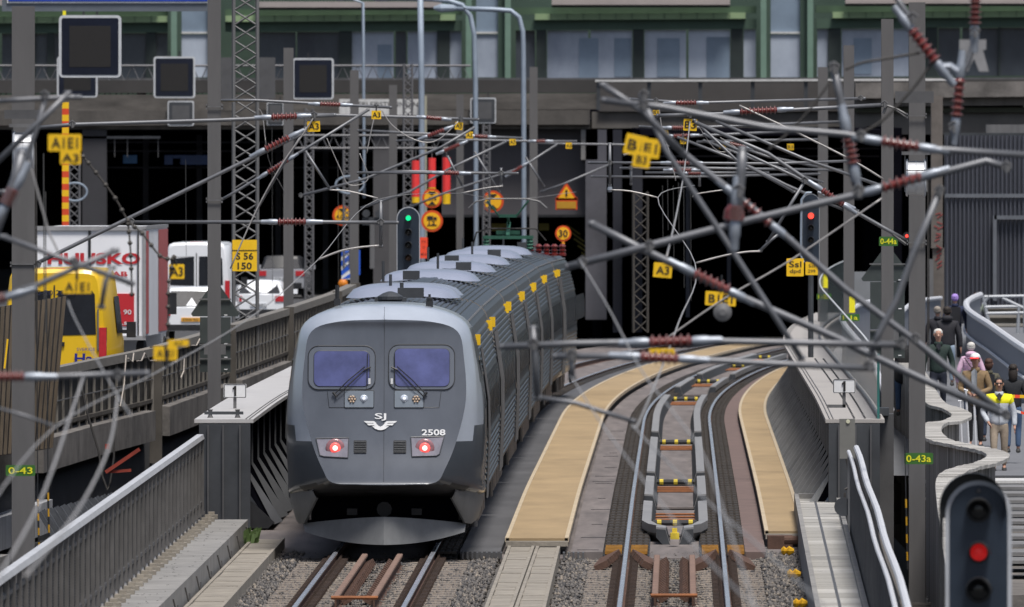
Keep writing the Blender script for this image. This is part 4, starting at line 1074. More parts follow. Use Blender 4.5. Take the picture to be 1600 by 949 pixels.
m = MB(); rows = [[W(ro(y)[0] + .32, y, .323), W(ro(y)[0] + .36, y, .323)] for y in frange(y0, y1, 3)]; m.grid(rows); m.build('wear_line', steelm, t)
for k in (0, 1):
    m = MB(); rows = []
    for y in frange(y0, y1, 3):
        o_ = ro(y)[k]; d = .07 if k == 0 else -.07
        rows.append([W(o_, y, .40), W(o_ + d, y, .40), W(o_ + d, y, -.3 if k == 0 else .2), W(o_, y, -.3 if k == 0 else .2)])
    m.grid(rows, True); m.add(rows[-1], [(0, 1, 2, 3)]); m.build('kerb', concl, t)
m = MB(); a, b = ro(257.5); m.b3(W(a, 0, 0).x + W(0, 257.5, 0).x - W(0, 0, 0).x, W(b, 257.5, 0).x, 257.4, 257.7, -.2, .4); m.build('end_wall', concl, t)
for i, (px, py) in enumerate(((1241, 861), (1250, 897), (1259, 943))):
    m = MB(); c = P(px, py, 101 + i * 6, 0); c.x = W(1.86, c.y, 0).x - .09; m.lathe(c + Vector((-.12, 0, 0)), c + Vector((.09, 0, 0)), [(0, .035), (.04, .075), (.08, .04), (.12, .08), (.2, .03)], 9)
    m.build('yellow_coupling', M('yellow coupling', (.6, .33, .01), .6, 0, .3, 8), None, ['yellow pipe coupling at the far end of the ramp side', 'yellow pipe coupling halfway along the ramp side', 'yellow pipe coupling nearest the bottom edge of the ramp side'][i], 'coupling', 'yellow couplings on the ramp side')
t = thing('double_handrail', P(1400, 949, 140), 'pair of white handrails over a grey barred fence right of the ramp', 'railing')
hw = M('white handrail', (.64, .65, .69), .4, .1, .07, 3)
def rl(A, sA, B, sB, n=14):
    a, b = P(*A, sA), P(*B, sB); return [a.lerp(b, i / n) + Vector((.012 * math.sin(i * 1.3), 0, 0)) for i in range(n + 1)]
r1 = rl((1338, 700), 100.5, (1432, 990), 152); r2 = rl((1326, 706), 98.5, (1412, 990), 149)
m = MB(); m.tube(r1, .046, 8); m.build('handrail', hw, t); m = MB(); m.tube(r2, .032, 8); m.build('handrail', hw, t)
m = MB(); q = [a + Vector((-.03, 0, -.14)) for a in r1]; rows = [[a, a + Vector((0, 0, -1.7))] for a in q]; m.grid(rows); m.build('back_sheet', M('fence sheet', (.10, .10, .105), .6, .2, .25, 1.5), t)
m = MB(); a, b = r2[0], r2[-1]
for i in range(64):
    c = a.lerp(b, i / 63); m.box(c + Vector((.0, 0, -.78)), (.035, .05, 1.4)); 
    for k in range(4): m.box(c + Vector((.02, 0, -.25 - k * .33)), (.05, .06, .02))
m.build('upright', M('fence upright', (.15, .155, .165), .5, .3, .2, 2), t)
m = MB()
for i in range(0, 64, 2): m.box(a.lerp(b, i / 63) + Vector((-.02, 0, -1.5)), (.06, .1, .12))
m.build('foot_bolt', wired, t)
# electrical box on post and cables
t = thing('junction_box', P(1322, 700, 97), 'grey junction box with a pale button and hanging cables by the ramp', 'junction box')
m = MB(); bx(m, 1312, 1336, 655, 717, 97, .22); m.build('housing', M('box grey', (.17, .17, .16), .6, .1, .1, 3), t)
c = P(1325, 659, 97, -.02); m = MB(); m.lathe(c, c + Vector((0, .1, 0)), [(0, .03), (.03, .035)], 10); m.build('button', M('cream button', (.6, .6, .45), .5, 0, .1, 3), t)
m = MB(); m.tube([P(1323, 717, 97), P(1328, 740, 97), P(1334, 775, 98), P(1337, 810, 99), P(1340, 850, 100)], .022, 6); m.tube([P(1320, 765, 98), P(1326, 762, 98), P(1337, 764, 98), P(1342, 780, 98), P(1340, 800, 98), P(1330, 815, 98), P(1319, 800, 98), P(1320, 770, 98)], .02, 6)
m.build('cable', wired, t)
m = MB(); m.tube([P(1331, 735, 97), P(1338, 765, 98), P(1341, 800, 99), P(1341, 845, 100)], .014, 6); m.build('orange_cable', M('orange cable', (.45, .10, .03), .6, 0, .2, 4), t)
m = MB(); bx(m, 1321, 1340, 786, 800, 99, .15); m.build('small_box', galv, t)
m = MB(); c = P(1318, 792, 99); m.lathe(c, c + Vector((0, -.1, 0)), [(0, .05), (.04, .15), (.06, .15)], 14); m.build('lamp_disc', steeld, t)
# ground slab and dark posts between cap end and board wall
t = thing('service_cabinet', P(1345, 790, 95), 'tall grey steel housing standing at the end of the right rib wall', 'cabinet')
m = MB(); bx(m, 1378, 1400, 650, 900, 93, .5, 1.5); m.build('housing', steelm, t)
m = MB(); bx(m, 1376, 1392, 640, 652, 93, .5, 1.2); m.build('top_grating', steeld, t)
# curved board wall
bwpts = [((1392, 560), 74.0), ((1424, 585), 78), ((1452, 633), 86.7), ((1480, 645), 88.8), ((1496, 655), 90.7), ((1482, 664), 92.3), ((1456, 668), 93), ((1447, 680), 95.2), ((1462, 695), 97.8), ((1500, 703), 99.3), ((1540, 712), 100.9), ((1552, 720), 102.3), ((1535, 730), 104.1), ((1490, 742), 106.3), ((1474, 757), 109), ((1475, 790), 115), ((1484, 850), 125.7), ((1500, 960), 145)]
cl = [Vector((P(p[0], p[1], s).x, F / s, 1.5)) for p, s in bwpts]
cl = catmull(cl, 9)
t = thing('board_wall', Vector((cl[60].x, cl[60].y, 0)), 'curving wall of weathered vertical boards with pale slatted top beside the walkway', 'timber wall')
mm = [MB(), MB(), MB()]; cp = [MB(), MB()]
bm1 = [M('grey board', (.21, .195, .18), .8, 0, .3, 3, streak=(4, 4, .3)), M('pale board', (.33, .31, .29), .8, 0, .25, 3, streak=(4, 4, .3)), M('dark board', (.10, .092, .085), .8, 0, .3, 3, streak=(4, 4, .3))]
acc = 0
def along(pts, st):
    out = [pts[0]]; d = 0
    for a, b in zip(pts[:-1], pts[1:]):
        L = (b - a).length; k = st - d
        while k < L: out.append(a.lerp(b, k / L)); k += st
        d = L - (k - st)
    return out
bp = along(cl, .14)
for i in range(len(bp) - 1):
    a, b = bp[i], bp[i + 1]; b = a.lerp(b, .93); d = (b - a).normalized(); nr = Vector((-d.y, d.x, 0)) * .03
    k = rng.choice(3, p=[.55, .3, .15]); z0 = -2.2; zz = rng.uniform(-.01, .01)
    mm[k].prism([a + Vector((0, 0, zz)), b + Vector((0, 0, zz)), b + Vector((0, 0, z0 - 1.5)) + nr * 0, a + Vector((0, 0, z0 - 1.5))], nr)
for q, mt, nm in zip(mm, bm1, ('boards', 'pale_boards', 'dark_boards')): q.build(nm, mt, t)
cpp = along(cl, .30)
for i in range(len(cpp) - 1):
    a, b = cpp[i], cpp[i + 1]; d = (b - a).normalized(); nr = Vector((-d.y, d.x, 0))
    b = a.lerp(b, .9); z = Vector((0, 0, .02 + rng.uniform(0, .015)))
    cp[rng.randint(2)].prism([a - nr * .10 + z, b - nr * .10 + z, b + nr * .25 + z, a + nr * .25 + z], (0, 0, .05))
cp[0].build('top_slats', M('pale top slat', (.46, .445, .42), .75, 0, .2, 3), t); cp[1].build('grey_top_slats', M('grey top slat', (.36, .345, .325), .75, 0, .2, 3), t)
# walkway and steps
wk = M('grey walkway surface', (.15, .155, .17), .8, 0, .12, .5, bump=.15, bscale=20)
WZ = .05
m = MB(); rows = []
for y in frange(284, 470, 6): rows.append([Vector((W(3.55, y, 0).x, y, WZ + .0018 * (y - 284))), Vector((22, y, WZ + .0018 * (y - 284)))])
m.grid(rows); struct(m, 'footpath', wk)
st = thing('steps', P(1600, 760, 82), 'flight of grey open slatted steps going down at the right edge', 'steps')
for k in range(12):
    y = 283 - k * 3.4; z = WZ - .02 - k * .03
    m = MB(); m.b3(7.3, 14, y - 2.0, y, z - .05, z); m.b3(7.3, 14, y - .12, y, z - .1, z - .0)
    m.build('tread', M('worn tread', (.17, .17, .175), .75, 0, .25, 1.2) if k else whitd, st)
m = MB(); m.b3(7.3, 14, 236, 283, -2.5, -.6); m.build('underside', conc, st)
# curved white topped balustrade on the right of the walkway
cp_ = [((1700, 590), 68), ((1640, 567), 69), ((1600, 545), 69.5), ((1572, 526), 67), ((1545, 507), 64.5), ((1524, 494), 62.5), ((1512, 484), 60.5), ((1510, 474), 59), ((1518, 467), 57.5), ((1532, 461), 56)]
cc = catmull([P(p[0], p[1], s) for p, s in cp_], 6)
t = thing('curved_balustrade', Vector((cc[20].x, cc[20].y, .2)), 'curved grey balustrade with a bright white top rail right of the walkway', 'balustrade')
m = MB(); m.tube(cc, .085, 8); m.build('top_rail', hw, t)
m = MB(); m.grid([[c, c + Vector((0, 0, -.62))] for c in cc]); m.build('panel', M('balustrade grey panel', (.22, .235, .27), .6, .1, .12, 1), t)
m = MB(); m.tube([c + Vector((-.05, -.1, -.62)) for c in cc], .035, 6); m.build('lower_rail', hw, t)
m = MB(); m.grid([[c + Vector((0, 0, -.65)), c + Vector((0, 0, -1.5))] for c in cc]); m.build('lower_panel', M('balustrade grey panel', (.22, .235, .27), .6, .1, .12, 1), t)
# another low wall on the far left side of the walkway
cl2 = catmull([P(x, y, s) for x, y, s in ((1400, 498, 66), (1420, 478, 63), (1440, 470, 60), (1470, 466, 56))], 5)
m = MB(); m.grid([[c, c + Vector((0, 0, -1.1))] for c in cl2]); t = thing('low_parapet', cl2[3] - Vector((0, 0, 1.1)), 'pale grey curved parapet at the far side of the walkway behind the masts', 'parapet'); m.build('panel', M('balustrade grey panel', (.22, .235, .27), .6, .1, .12, 1), t)
m = MB(); m.tube(cl2, .06, 8); m.build('top_rail', hw, t)
# pale curved parapet behind glass (between cap and masts)
cl3 = catmull([P(x, y, s) for x, y, s in ((1392, 640, 82), (1360, 560, 72), (1318, 505, 66), (1322, 490, 62), (1345, 476, 60), (1380, 468, 58))], 6)
m = MB(); m.grid([[c, c + Vector((0, 0, -1.3))] for c in cl3]); t = thing('white_parapet', cl3[8] - Vector((0, 0, 1.3)), 'curving pale parapet with white top rail seen behind the glass screen', 'parapet'); m.build('panel', M('pale parapet panel', (.27, .29, .33), .6, .1, .12, 1), t)
m = MB(); m.tube(cl3, .07, 8); m.build('top_rail', hw, t)
m = MB(); bx(m, 1335, 1400, 425, 700, 58, .3, 0); m.build('rear_wall', M('rear wall grey', (.19, .2, .215), .7, 0, .15, .8), None, 'plain grey wall rising behind the green backed sign right of the tunnel', 'wall')
# scaffold-like stair structure behind the balustrade
t = thing('site_fence', P(1560, 540, 55), 'grey tubular frame and pale steps behind the curved balustrade', 'frame')
m = MB()
for a, b in (((1538, 464), (1640, 462)), ((1538, 480), (1595, 479)), ((1540, 490), (1600, 489)), ((1536, 462), (1548, 520)), ((1592, 480), (1590, 530)), ((1566, 466), (1600, 482)), ((1545, 462), (1536, 476)), ((1600, 462), (1602, 540))):
    m.tube([P(*a, 55), P(*b, 55)], .05, 6)
m.build('frame_tubes', M('frame tube', (.32, .34, .37), .5, .2, .1, 2), t)
for k in range(4): m = MB(); bx(m, 1545, 1640, 482 + k * 13, 486 + k * 13, 54, .6, .5 + (4 - k) * .8); bx(m, 1545, 1640, 486 + k * 13, 495 + k * 13, 54, .3, .9 + (4 - k) * .8); m.build('step', M('pale stone step', (.24, .225, .20), .8, 0, .2, 1), t)
# crowd barrier tubes and tape
t = thing('crowd_barrier', P(1510, 700, 86), 'three upright white steel tubes standing before the man in a tan coat', 'barrier')
m = MB()
for a, b in (((1500, 627), (1503, 698)), ((1509, 609), (1514, 704)), ((1522, 628), (1525, 704)), ((1497, 627), (1503, 627)), ((1522, 628), (1515, 626)), ((1506, 609), (1512, 611))): m.tube([P(*a, 86), P(*b, 86)], .022, 7)
m.build('tube', hw, t)
m = MB()
a, b = P(1578, 617, 83), P(1640, 618, 83); m.m = 0
for k in range(8): m.m = k % 2; m.prism([a.lerp(b, k / 8), a.lerp(b, (k + 1) / 8), a.lerp(b, (k + 1) / 8) - Vector((0, 0, .06)), a.lerp(b, k / 8) - Vector((0, 0, .06))], (0, .01, 0))
a, b = P(1586, 640, 83), P(1640, 655, 83)
for k in range(6): m.m = 1 if k % 2 else 2; m.prism([a.lerp(b, k / 6), a.lerp(b, (k + 1) / 6), a.lerp(b, (k + 1) / 6) - Vector((0, 0, .05)), a.lerp(b, k / 6) - Vector((0, 0, .05))], (0, .01, 0))
m.build('barrier_tape', [yell, redor, whit], None, 'yellow and red striped tape stretched at the right edge behind the man in yellow', 'tape')
# ================================================================ MASTS
def mast(pxl, pxr, top, s, base_z, label, lean=0, mat=None, grp='catenary masts beside the tracks'):
    cx = (pxl + pxr) / 2; w = (pxr - pxl) / s; b = P(cx, 150, s); zt = ZC - (top - HZ) / s
    t = thing('catenary_mast', (b.x, b.y, base_z), label, 'mast', grp)
    m = MB(); h = w / 2
    # H section: two flanges facing the camera side and back, web between
    m.box((b.x, b.y - h + .008, (zt + base_z) / 2), (w, .016, zt - base_z)); m.box((b.x, b.y + h - .008, (zt + base_z) / 2), (w, .016, zt - base_z)); m.box((b.x, b.y, (zt + base_z) / 2), (.014, w - .034, zt - base_z))
    m.build('steel_column', mat or mastm, t)
    m = MB(); m.box((b.x, b.y, base_z + .02), (w * 1.7, w * 1.7, .04)); m.box((b.x, b.y, base_z - .4), (w * 2.2, w * 2.2, .78)); m.build('foundation', conc, t)
    m = MB()
    for sx in (-1, 1): m.lathe((b.x + sx * w * .6, b.y - w * .6, base_z + .04), (b.x + sx * w * .6, b.y - w * .6, base_z + .2), [(0, .03), (.05, .03), (.06, .015), (.1, .015)], 6)
    m.build('anchor_bolt', galv, t)
    return t
m1 = mast(19, 54, 10, 112, -.3, 'thick grey steel mast at the far left edge carrying the green 0-43 plate')
m2 = mast(324.5, 345, 0 - 20, 82, .3, 'grey steel mast left of the train carrying the dark triangle backed sign')
m3 = mast(443, 458.5, 75, 62, -.6, 'grey steel mast left of the train behind the large black display')
m4 = mast(547, 560.5, 110, 53, -1, 'grey steel mast behind the train roof beside the round height limit sign')
m5 = mast(608, 620.5, 133, 48, -1, 'grey steel mast behind the train roof left of the green signal')
m6 = mast(713, 724.5, 148, 45, -1.2, 'short topped grey steel mast between the red height bars and the yellow B sign')
m7 = mast(827.5, 840, 105, 49, -1.2, 'grey steel mast behind the pantograph right of the curved lamp post')
m8 = mast(1420, 1445.5, 4, 108, -.3, 'thick grey steel mast on the right carrying the green 0-43a plate')
m9 = mast(1377, 1396, 30, 82, -.3, 'grey steel mast on the right carrying the green 0-44a plate')
m10 = mast(1318, 1334.5, 71, 66, -.7, 'grey steel mast on the right above the green 1-1a plate')
m11 = mast(1278, 1293.5, 105, 58, -.9, 'grey steel mast on the right above the green 1-2a plate beside the red signal')
# hole in the first mast
def plate(name, px0, px1, py0, py1, s, sheet, lines, fg, label, cat, group=None, rot=0, rad=.02, bold=.01, border=None, th=.015, parent=None):
    """sign sheet with lettering; lines: list of (text, centre fraction y, height fraction, width fraction)"""
    a = P(px0, py0, s); b = P(px1, py1, s); w = b.x - a.x; h = a.z - b.z; c = Vector(((a.x + b.x) / 2, a.y, (a.z + b.z) / 2))
    if parent is None: t = thing(name, (c.x, c.y, b.z), label, cat, group)
    else: t = parent
    sh = plate_px(px0, px1, py0, py1, s, 'sign_sheet', sheet, t, rad=min(rad, w * .2), th=th, rot=rot)
    if border:
        m = MB(); pts = rrect(0, 0, w * .94, h * .94, min(rad, w * .2), 3); cs, sn = math.cos(rot), math.sin(rot)
        q = [Vector((c.x + x * cs - z * sn, c.y - .003, c.z + x * sn + z * cs)) for x, z in pts]; m.tube(q + [q[0]], .006, 4); m.build('border', border, t)
    for tx, fy, fh, fw in lines:
        dz = (.5 - fy) * h; cc = c + Vector((-dz * math.sin(rot), -.006, dz * math.cos(rot)))
        text_mb(tx, cc, h=h * fh, w=w * fw, ry=-rot, bold=bold).build('lettering', fg, t)
    return t
ygl = M('yellow green lettering', (.75, .72, .02), .5, 0, .03, 3)
plate('number_plate', 9, 55, 727, 744, 116, grnp, [('0-43', .5, .62, .82)], ygl, 'dark green plate reading 0-43 on the left mast', 'plate')
plate('number_plate', 1413, 1458, 708, 725.5, 112, grnp, [('0-43a', .5, .62, .86)], ygl, 'dark green plate reading 0-43a on the right mast', 'plate')
plate('number_plate', 1373.5, 1403, 370, 384.5, 84, grnp, [('0-44a', .5, .62, .86)], ygl, 'dark green plate reading 0-44a on the right', 'plate')
plate('number_plate', 1276, 1299, 459, 468.5, 60, grnp, [('1-2a', .5, .62, .8)], ygl, 'small green plate reading 1-2a', 'plate')
plate('number_plate', 1314, 1343, 491, 502, 68, grnp, [('1-1a', .5, .62, .8)], ygl, 'small green plate reading 1-1a', 'plate')
for x0, x1, y0, y1, s, l in ((1286, 1293.5, 428, 450, 60, 'bright yellow plate on the mast above the 1-2a plate'), (1327, 1336, 463, 489, 68, 'bright yellow plate on the mast above the 1-1a plate')):
    t = thing('marker_plate', P((x0 + x1) / 2, y1, s), l, 'marker plate'); plate_px(x0, x1, y0, y1, s, 'sheet', yelb, t)
    m = MB(); bx(m, x0 - 3, x1 + 1, (y0 + y1) / 2 - 1, (y0 + y1) / 2 + 1, s, .05, .03); m.build('clamp', galv, t)
for x0, s, sh, l in ((349.5, 91, (0, 0), 'white number 1 sign on a short bracket over the left cap'), (1301.5, 96, (0, 0), 'white number 1 sign on a short bracket over the right cap')):
    y0 = 600 if x0 < 500 else 592.5
    t = plate('number_sign', x0, x0 + 35.5, y0, y0 + 22, s, whit, [], blk, l, 'sign', border=blk2, bold=.03)
    m = MB(); cx = x0 + 17.5; q = [(-3.6, -4.6), (-.6, -8), (2.2, -8), (2.2, 7.8), (-1.2, 7.8), (-1.2, -3.6), (-3.6, -2)]
    m.prism([P(cx + a_, y0 + 11.3 + b_, s, -.02) for a_, b_ in q], (0, .01, 0)); m.build('numeral', blk, t); m = MB()
    if x0 < 500: bx(m, cx - 2.5, cx + 2.5, y0 + 22, y0 + 43, s, .06, .02)
    else: bx(m, cx - 2.5, cx + 2.5, y0 + 22, y0 + 44, s, .06, .02); bx(m, cx - 27, cx + 2.5, y0 + 40, y0 + 45, s, .06, .02)
    m.build('bracket', galv, t)
# yellow-black thin conduits on the masts
for px, s, y0, y1, l in ((59, 111, 780, 870, 'thin yellow and black striped tube in front of the left concrete wall'), (75, 111, 770, 870, 'second thin yellow and black striped tube nearer the left mesh railing'), (1415.5, 112, 780, 890, 'thin yellow and black striped tube on the right thick mast')):
    m = MB()
    for k in range(8): m.m = k % 2; m.tube([P(px + k * .3, y0 + (y1 - y0) * k / 8, s), P(px + (k + 1) * .3, y0 + (y1 - y0) * (k + 1) / 8, s)], .014, 6)
    m.m = 1; m.tube([P(px - 2, y0 - 100 if px > 1000 else y0 - 300, s), P(px, y0, s)], .008, 5)
    m.build('striped_tube', [M('conduit orange', (.5, .27, .01), .6, 0, .2, 4), blk2], None, l, 'conduit')
# ---- lattice masts
def lattice(x0, x1, y0, y1, s, label, cell, col=galv, r=.03, name='lattice_mast', cat='lattice mast', grp=None, horiz=False, two=True):
    a = P(x0, y0, s); b = P(x1, y1, s); t = thing(name, (a.x / 2 + b.x / 2, a.y, b.z), label, cat, grp)
    dep = (b.x - a.x) if not horiz else (a.z - b.z); m = MB(); n = MB()
    for dy in ((0, dep) if two else (0,)):
        if not horiz:
            for x in (a.x, b.x): m.tube([(x, a.y + dy, b.z), (x, a.y + dy, a.z)], r * 1.4, 5)
            k = max(1, int((a.z - b.z) / (cell * (b.x - a.x)))); st = (a.z - b.z) / k
            for i in range(k):
                z = b.z + i * st; n.tube([(a.x, a.y + dy, z), (b.x, a.y + dy, z + st)], r * .6, 4); n.tube([(b.x, a.y + dy, z), (a.x, a.y + dy, z + st)], r * .6, 4)
        else:
            for z in (a.z, b.z): m.tube([(a.x, a.y + dy, z), (b.x, a.y + dy, z)], r * 1.4, 5)
            k = max(1, int((b.x - a.x) / (cell * (a.z - b.z)))); st = (b.x - a.x) / k
            for i in range(k):
                x = a.x + i * st; n.tube([(x, a.y + dy, b.z), (x + st / 2, a.y + dy, a.z), (x + st, a.y + dy, b.z)], r * .6, 4)
    m.build('chords', col, t); n.build('bracing', col, t); return t
lm = lattice(365, 402, -30, 598, 70, 'wide grey lattice mast left of the train carrying the yellow S 56 150 sign', .62)
g2 = M('far galvanised', (.13, .13, .14), .6, .2, .2, 1)
lattice(477, 489, 170, 470, 46, 'thin dark lattice mast behind the third steel mast', .9, g2)
lattice(537, 547, 200, 420, 46, 'thin lattice mast behind the round height limit sign', .9, g2)
lattice(631, 644, 100, 330, 46, 'thin lattice mast behind the tall red height bars', .9, g2)
lattice(755, 765, 195, 385, 46, 'thin lattice mast behind the pantograph', .9, g2)
lattice(108, 124, 240, 356, 46, 'thin lattice mast beside the striped pole on the left', .9, g2)
lattice(990, 1012, 300, 520, 56, 'narrow dark lattice post below the yellow signs at the tunnel mouth', .9, M('dark lattice', (.06, .055, .05), .6, .2, .2, 1))
lattice(-40, 735, 103, 129, 43.5, 'long upper lattice gantry beam crossing above the road', .9, g2, name='gantry', cat='gantry', horiz=True)
lattice(-40, 700, 138, 158, 43.5, 'long lower lattice gantry beam crossing above the road', .9, g2, name='gantry', cat='gantry', horiz=True)
lattice(455, 700, 212, 232, 47, 'short lattice gantry beam below the tunnel name sign', .9, g2, name='gantry', cat='gantry', horiz=True)
# small hatch signs on lattice mast
t = plate('catenary_sign', 363, 401.5, 375, 424, 70.8, yell, [('S 56', .52, .22, .70), ('150', .83, .22, .58)], blk, 'large yellow sign reading S 56 150 on the lattice mast', 'sign', bold=.02, rad=.01)
m = MB(); bx(m, 363, 401.5, 390.8, 391.8, 70.8, .01, -.01); m.build('dividing_line', blk, t)
t = plate('tunnel_name_sign', 530, 658, 155, 180, 45, whitd, [('SÖDERLEDSTUNNELN', .3, .36, .92)], blk, 'long pale sign with the tunnel name in dark capitals behind the steel masts', 'sign', bold=.0)
# ---- variable message displays
navy = M('display navy', (.006, .009, .022), .3, 0, .2, 2); scrn = M('display screen dark brown', (.016, .0145, .014), .5, 0, .15, 30)
frm = M('display white frame', (.55, .57, .60), .5, .1, .12, 3)
def display(x0, x1, y0, y1, s, lab, back=False):
    c = P((x0 + x1) / 2, y1, s); t = thing('message_display', c, lab, 'display', 'black variable message displays over the road')
    plate_px(x0, x1, y0, y1, s, 'frame', frm, t, rad=.12 * (x1 - x0) / s * .6, th=.18)
    f = (x1 - x0) * .045
    f_ = P(x0, y0, s).y
    for nm, k, mt, d in (('face', f, navy if not back else steeld, .012), ('screen', (x1 - x0) * .17, scrn if not back else steelm, .02)):
        a = P(x0 + k, y0 + k, s); b = P(x1 - k, y1 - k, s); m = MB(); r_ = .05 if nm == 'face' else .01
        m.prism([(x, a.y - d, z) for x, z in rrect((a.x + b.x) / 2, (a.z + b.z) / 2, b.x - a.x, a.z - b.z, r_, 3)], (0, .01, 0)); m.build(nm, mt, t)
    m = MB(); bx(m, (x0 + x1) / 2 - 12 * s / 60, (x0 + x1) / 2 - 9 * s / 60, y0 - 8, y0 + 5, s, .05, .2); bx(m, (x0 + x1) / 2 + 9 * s / 60, (x0 + x1) / 2 + 12 * s / 60, y0 - 8, y0 + 5, s, .05, .2); m.build('hanger', blk2, t)
    return t
display(92, 189.5, 24, 121.5, 60, 'largest black square display with a pale frame hanging at upper left under the blue sign')
display(240, 305, 88.5, 153.5, 45, 'middle black square display with a pale frame between the left masts')
display(89, 152.5, 88.5, 152.5, 44.5, 'black display partly hidden behind the largest display')
display(457, 521.5, 91, 155.5, 45, 'black square display with a pale frame beside the third mast')
display(735, 775, 153, 193, 44, 'small dark grey display right of the tunnel name sign', True)
display(262, 303, 158, 197, 44, 'small dark grey panel below the middle display', True)
display(417, 443, 160, 196, 44, 'narrow dark grey panel partly hidden left of the third mast', True)
for x0, x1 in ((345, 366), (403, 430)): 
    m = MB(); bx(m, x0, x1, 90, 155, 44, .2); m.build('control_box', steelm, None, 'dark grey box on the gantry %s the lattice mast' % ('left of' if x0 < 400 else 'right of'), 'box')
m = MB(); bx(m, 214, 228.5, 139, 158, 43, .1, -.2); bx(m, 214, 228.5, 160, 192, 43, .1, -.2); m.build('hanging_board', M('mint white panel', (.55, .62, .62), .5, 0, .1, 2), None, 'narrow pale mint panel hanging from the left gantry', 'panel')
# blue direction sign at the top left
t = thing('direction_sign', P(165, 18, 62), 'bottom edge of a large blue road sign at the upper left corner', 'road sign')
m = MB(); bx(m, 3, 324, -80, 18, 62, .2, .02); m.build('sign_back', M('sign frame grey', (.13, .15, .18), .5, .2, .1, 2), t)
m = MB(); bx(m, 11, 324, -80, 5.2, 62, .03, -.02); m.build('white_border', whit, t)
m = MB(); bx(m, 13, 324, -80, 2.5, 62, .03, -.04); m.build('blue_field', M('sign blue', (.015, .05, .35), .4, 0, .08, 2), t)
m = MB(); bx(m, 98, 103, 17, 24, 62, .03, -.02); m.build('yellow_tab', yelb, t)
# ---- lamp posts
lpm = M('lamp post blue grey', (.30, .36, .44), .5, .2, .12, 2)
lamps_ = [([(660, 395), (658.5, 120), (656, -60)], .10, 46, 'straight pale blue lamp post behind the green signal'),
          ([(744, 385), (743, 120), (741, 55), (735, 25), (722, 8), (700, 1), (655, -2), (600, -4)], .085, 45, 'curved pale blue lamp post with its arm reaching left at the top'),
          ([(819, 395), (818, 90), (817, 50), (811, 27), (798, 17), (770, 15), (700, 13)], .085, 45, 'curved pale blue lamp post beside the pantograph with a lower arm'),
          ([(569, 250), (568, 100), (567, 5), (540, -5)], .055, 44, 'thin pale blue lamp post above the tunnel name sign')]
for pts, r, s, l in lamps_:
    t = thing('lamp_post', P(pts[0][0], pts[0][1] + 60, s), l, 'lamp post'); m = MB(); m.tube([P(pts[0][0], pts[0][1] + 60, s)] + [P(x, y, s) for x, y in pts], r, 10); m.build('post', lpm, t, smooth=True)
    m = MB(); e = P(*pts[-1], s); m.lathe(e + Vector((.35, 0, 0)), e + Vector((-.7, 0, 0)), [(0, .05), (.15, .13), (.6, .16), (.85, .06)], 10); m.build('lamp_head', lpm, t)
m = MB(); bx(m, 655, 667, 150, 380, 45, .1, -.2); m.build('pole_sleeve', M('pale yellow grey pole', (.33, .32, .25), .7, 0, .15, 2), None, 'pale yellowish pole sleeve standing right beside the green signal', 'pole')
# ---- red height bars
for x0, x1, y0, y1, ys in ((643, 656, 251, 308, 317), (669, 681, 247, 293, 308), (691.5, 704, 246.5, 303, 319)):
    l = {643: 'leftmost hanging red height bar with a yellow tip', 669: 'middle hanging red height bar partly behind round signs', 691.5: 'rightmost hanging red height bar with a yellow tip'}[x0]
    t = thing('height_bar', P((x0 + x1) / 2, ys, 46), l, 'height bar', 'red height limit bars over the road')
    m = MB(); m.tube([P((x0 + x1) / 2, y0, 46), P((x0 + x1) / 2, y1, 46)], (x1 - x0) / 92, 10); m.build('red_tube', M('height bar red', (.85, .05, .05), .5, 0, .05, 3), t)
    m = MB(); m.tube([P((x0 + x1) / 2, y1, 46), P((x0 + x1) / 2, ys, 46)], (x1 - x0) / 93, 10); m.build('yellow_tip', yell, t)
    m = MB(); m.tube([P((x0 + x1) / 2, y0 - 20, 46), P((x0 + x1) / 2, y0, 46)], .015, 5); m.build('hanger', galv, t)
# ---- round and triangular road signs
def disc(m, px, py, r, s, d=0, n=28):
    c = P(px, py, s); m.prism([(c.x + r / s * math.cos(a), c.y + d, c.z + r / s * math.sin(a)) for a in [2 * math.pi * k / n for k in range(n)]], (0, .015, 0))
signred = M('sign red', (.62, .07, .01), .5, 0, .1, 3); signyel = M('sign yellow orange', (.88, .45, .01), .5, 0, .06, 3)
def roundsign(px, py, r, s, lab, marks, post=None, dim=1):
    t = thing('round_sign', P(px, py + r, s), lab, 'road sign')
    m = MB(); disc(m, px, py, r, s); m.build('red_ring', signred, t); m = MB(); disc(m, px, py, r * .78, s, -.012); m.build('yellow_field', signyel, t)
    for tx, dy, h, w in marks:
        if tx == 'v': m = MB(); m.prism([P(px - r * .4, py - r * .68, s, -.03), P(px + r * .4, py - r * .68, s, -.03), P(px, py - r * .3, s, -.03)], (0, .01, 0)); m.build('arrow_mark', blk, t)
        elif tx == '^': m = MB(); m.prism([P(px - r * .4, py + r * .68, s, -.03), P(px + r * .4, py + r * .68, s, -.03), P(px, py + r * .3, s, -.03)], (0, .01, 0)); m.build('arrow_mark', blk, t)
        elif tx == 'truck': m = MB(); bx(m, px - r * .45, px + r * .1, py - r * .45, py - r * .1, s, .01, -.03); bx(m, px + r * .15, px + r * .45, py - r * .35, py - r * .1, s, .01, -.03); bx(m, px - r * .45, px + r * .45, py + r * .35, py + r * .42, s, .01, -.03); m.build('truck_mark', blk, t)
        else: text_mb(tx, P(px, py + dy, s, -.03), h=h / s, w=w / s, bold=.015).build('lettering', blk, t)
    if post:
        m = MB(); m.tube([P(px, py + r * .8, s, .05), P(px, py + post, s, .05)], .05, 8); m.build('post', orng if post < 50 else galv, t)
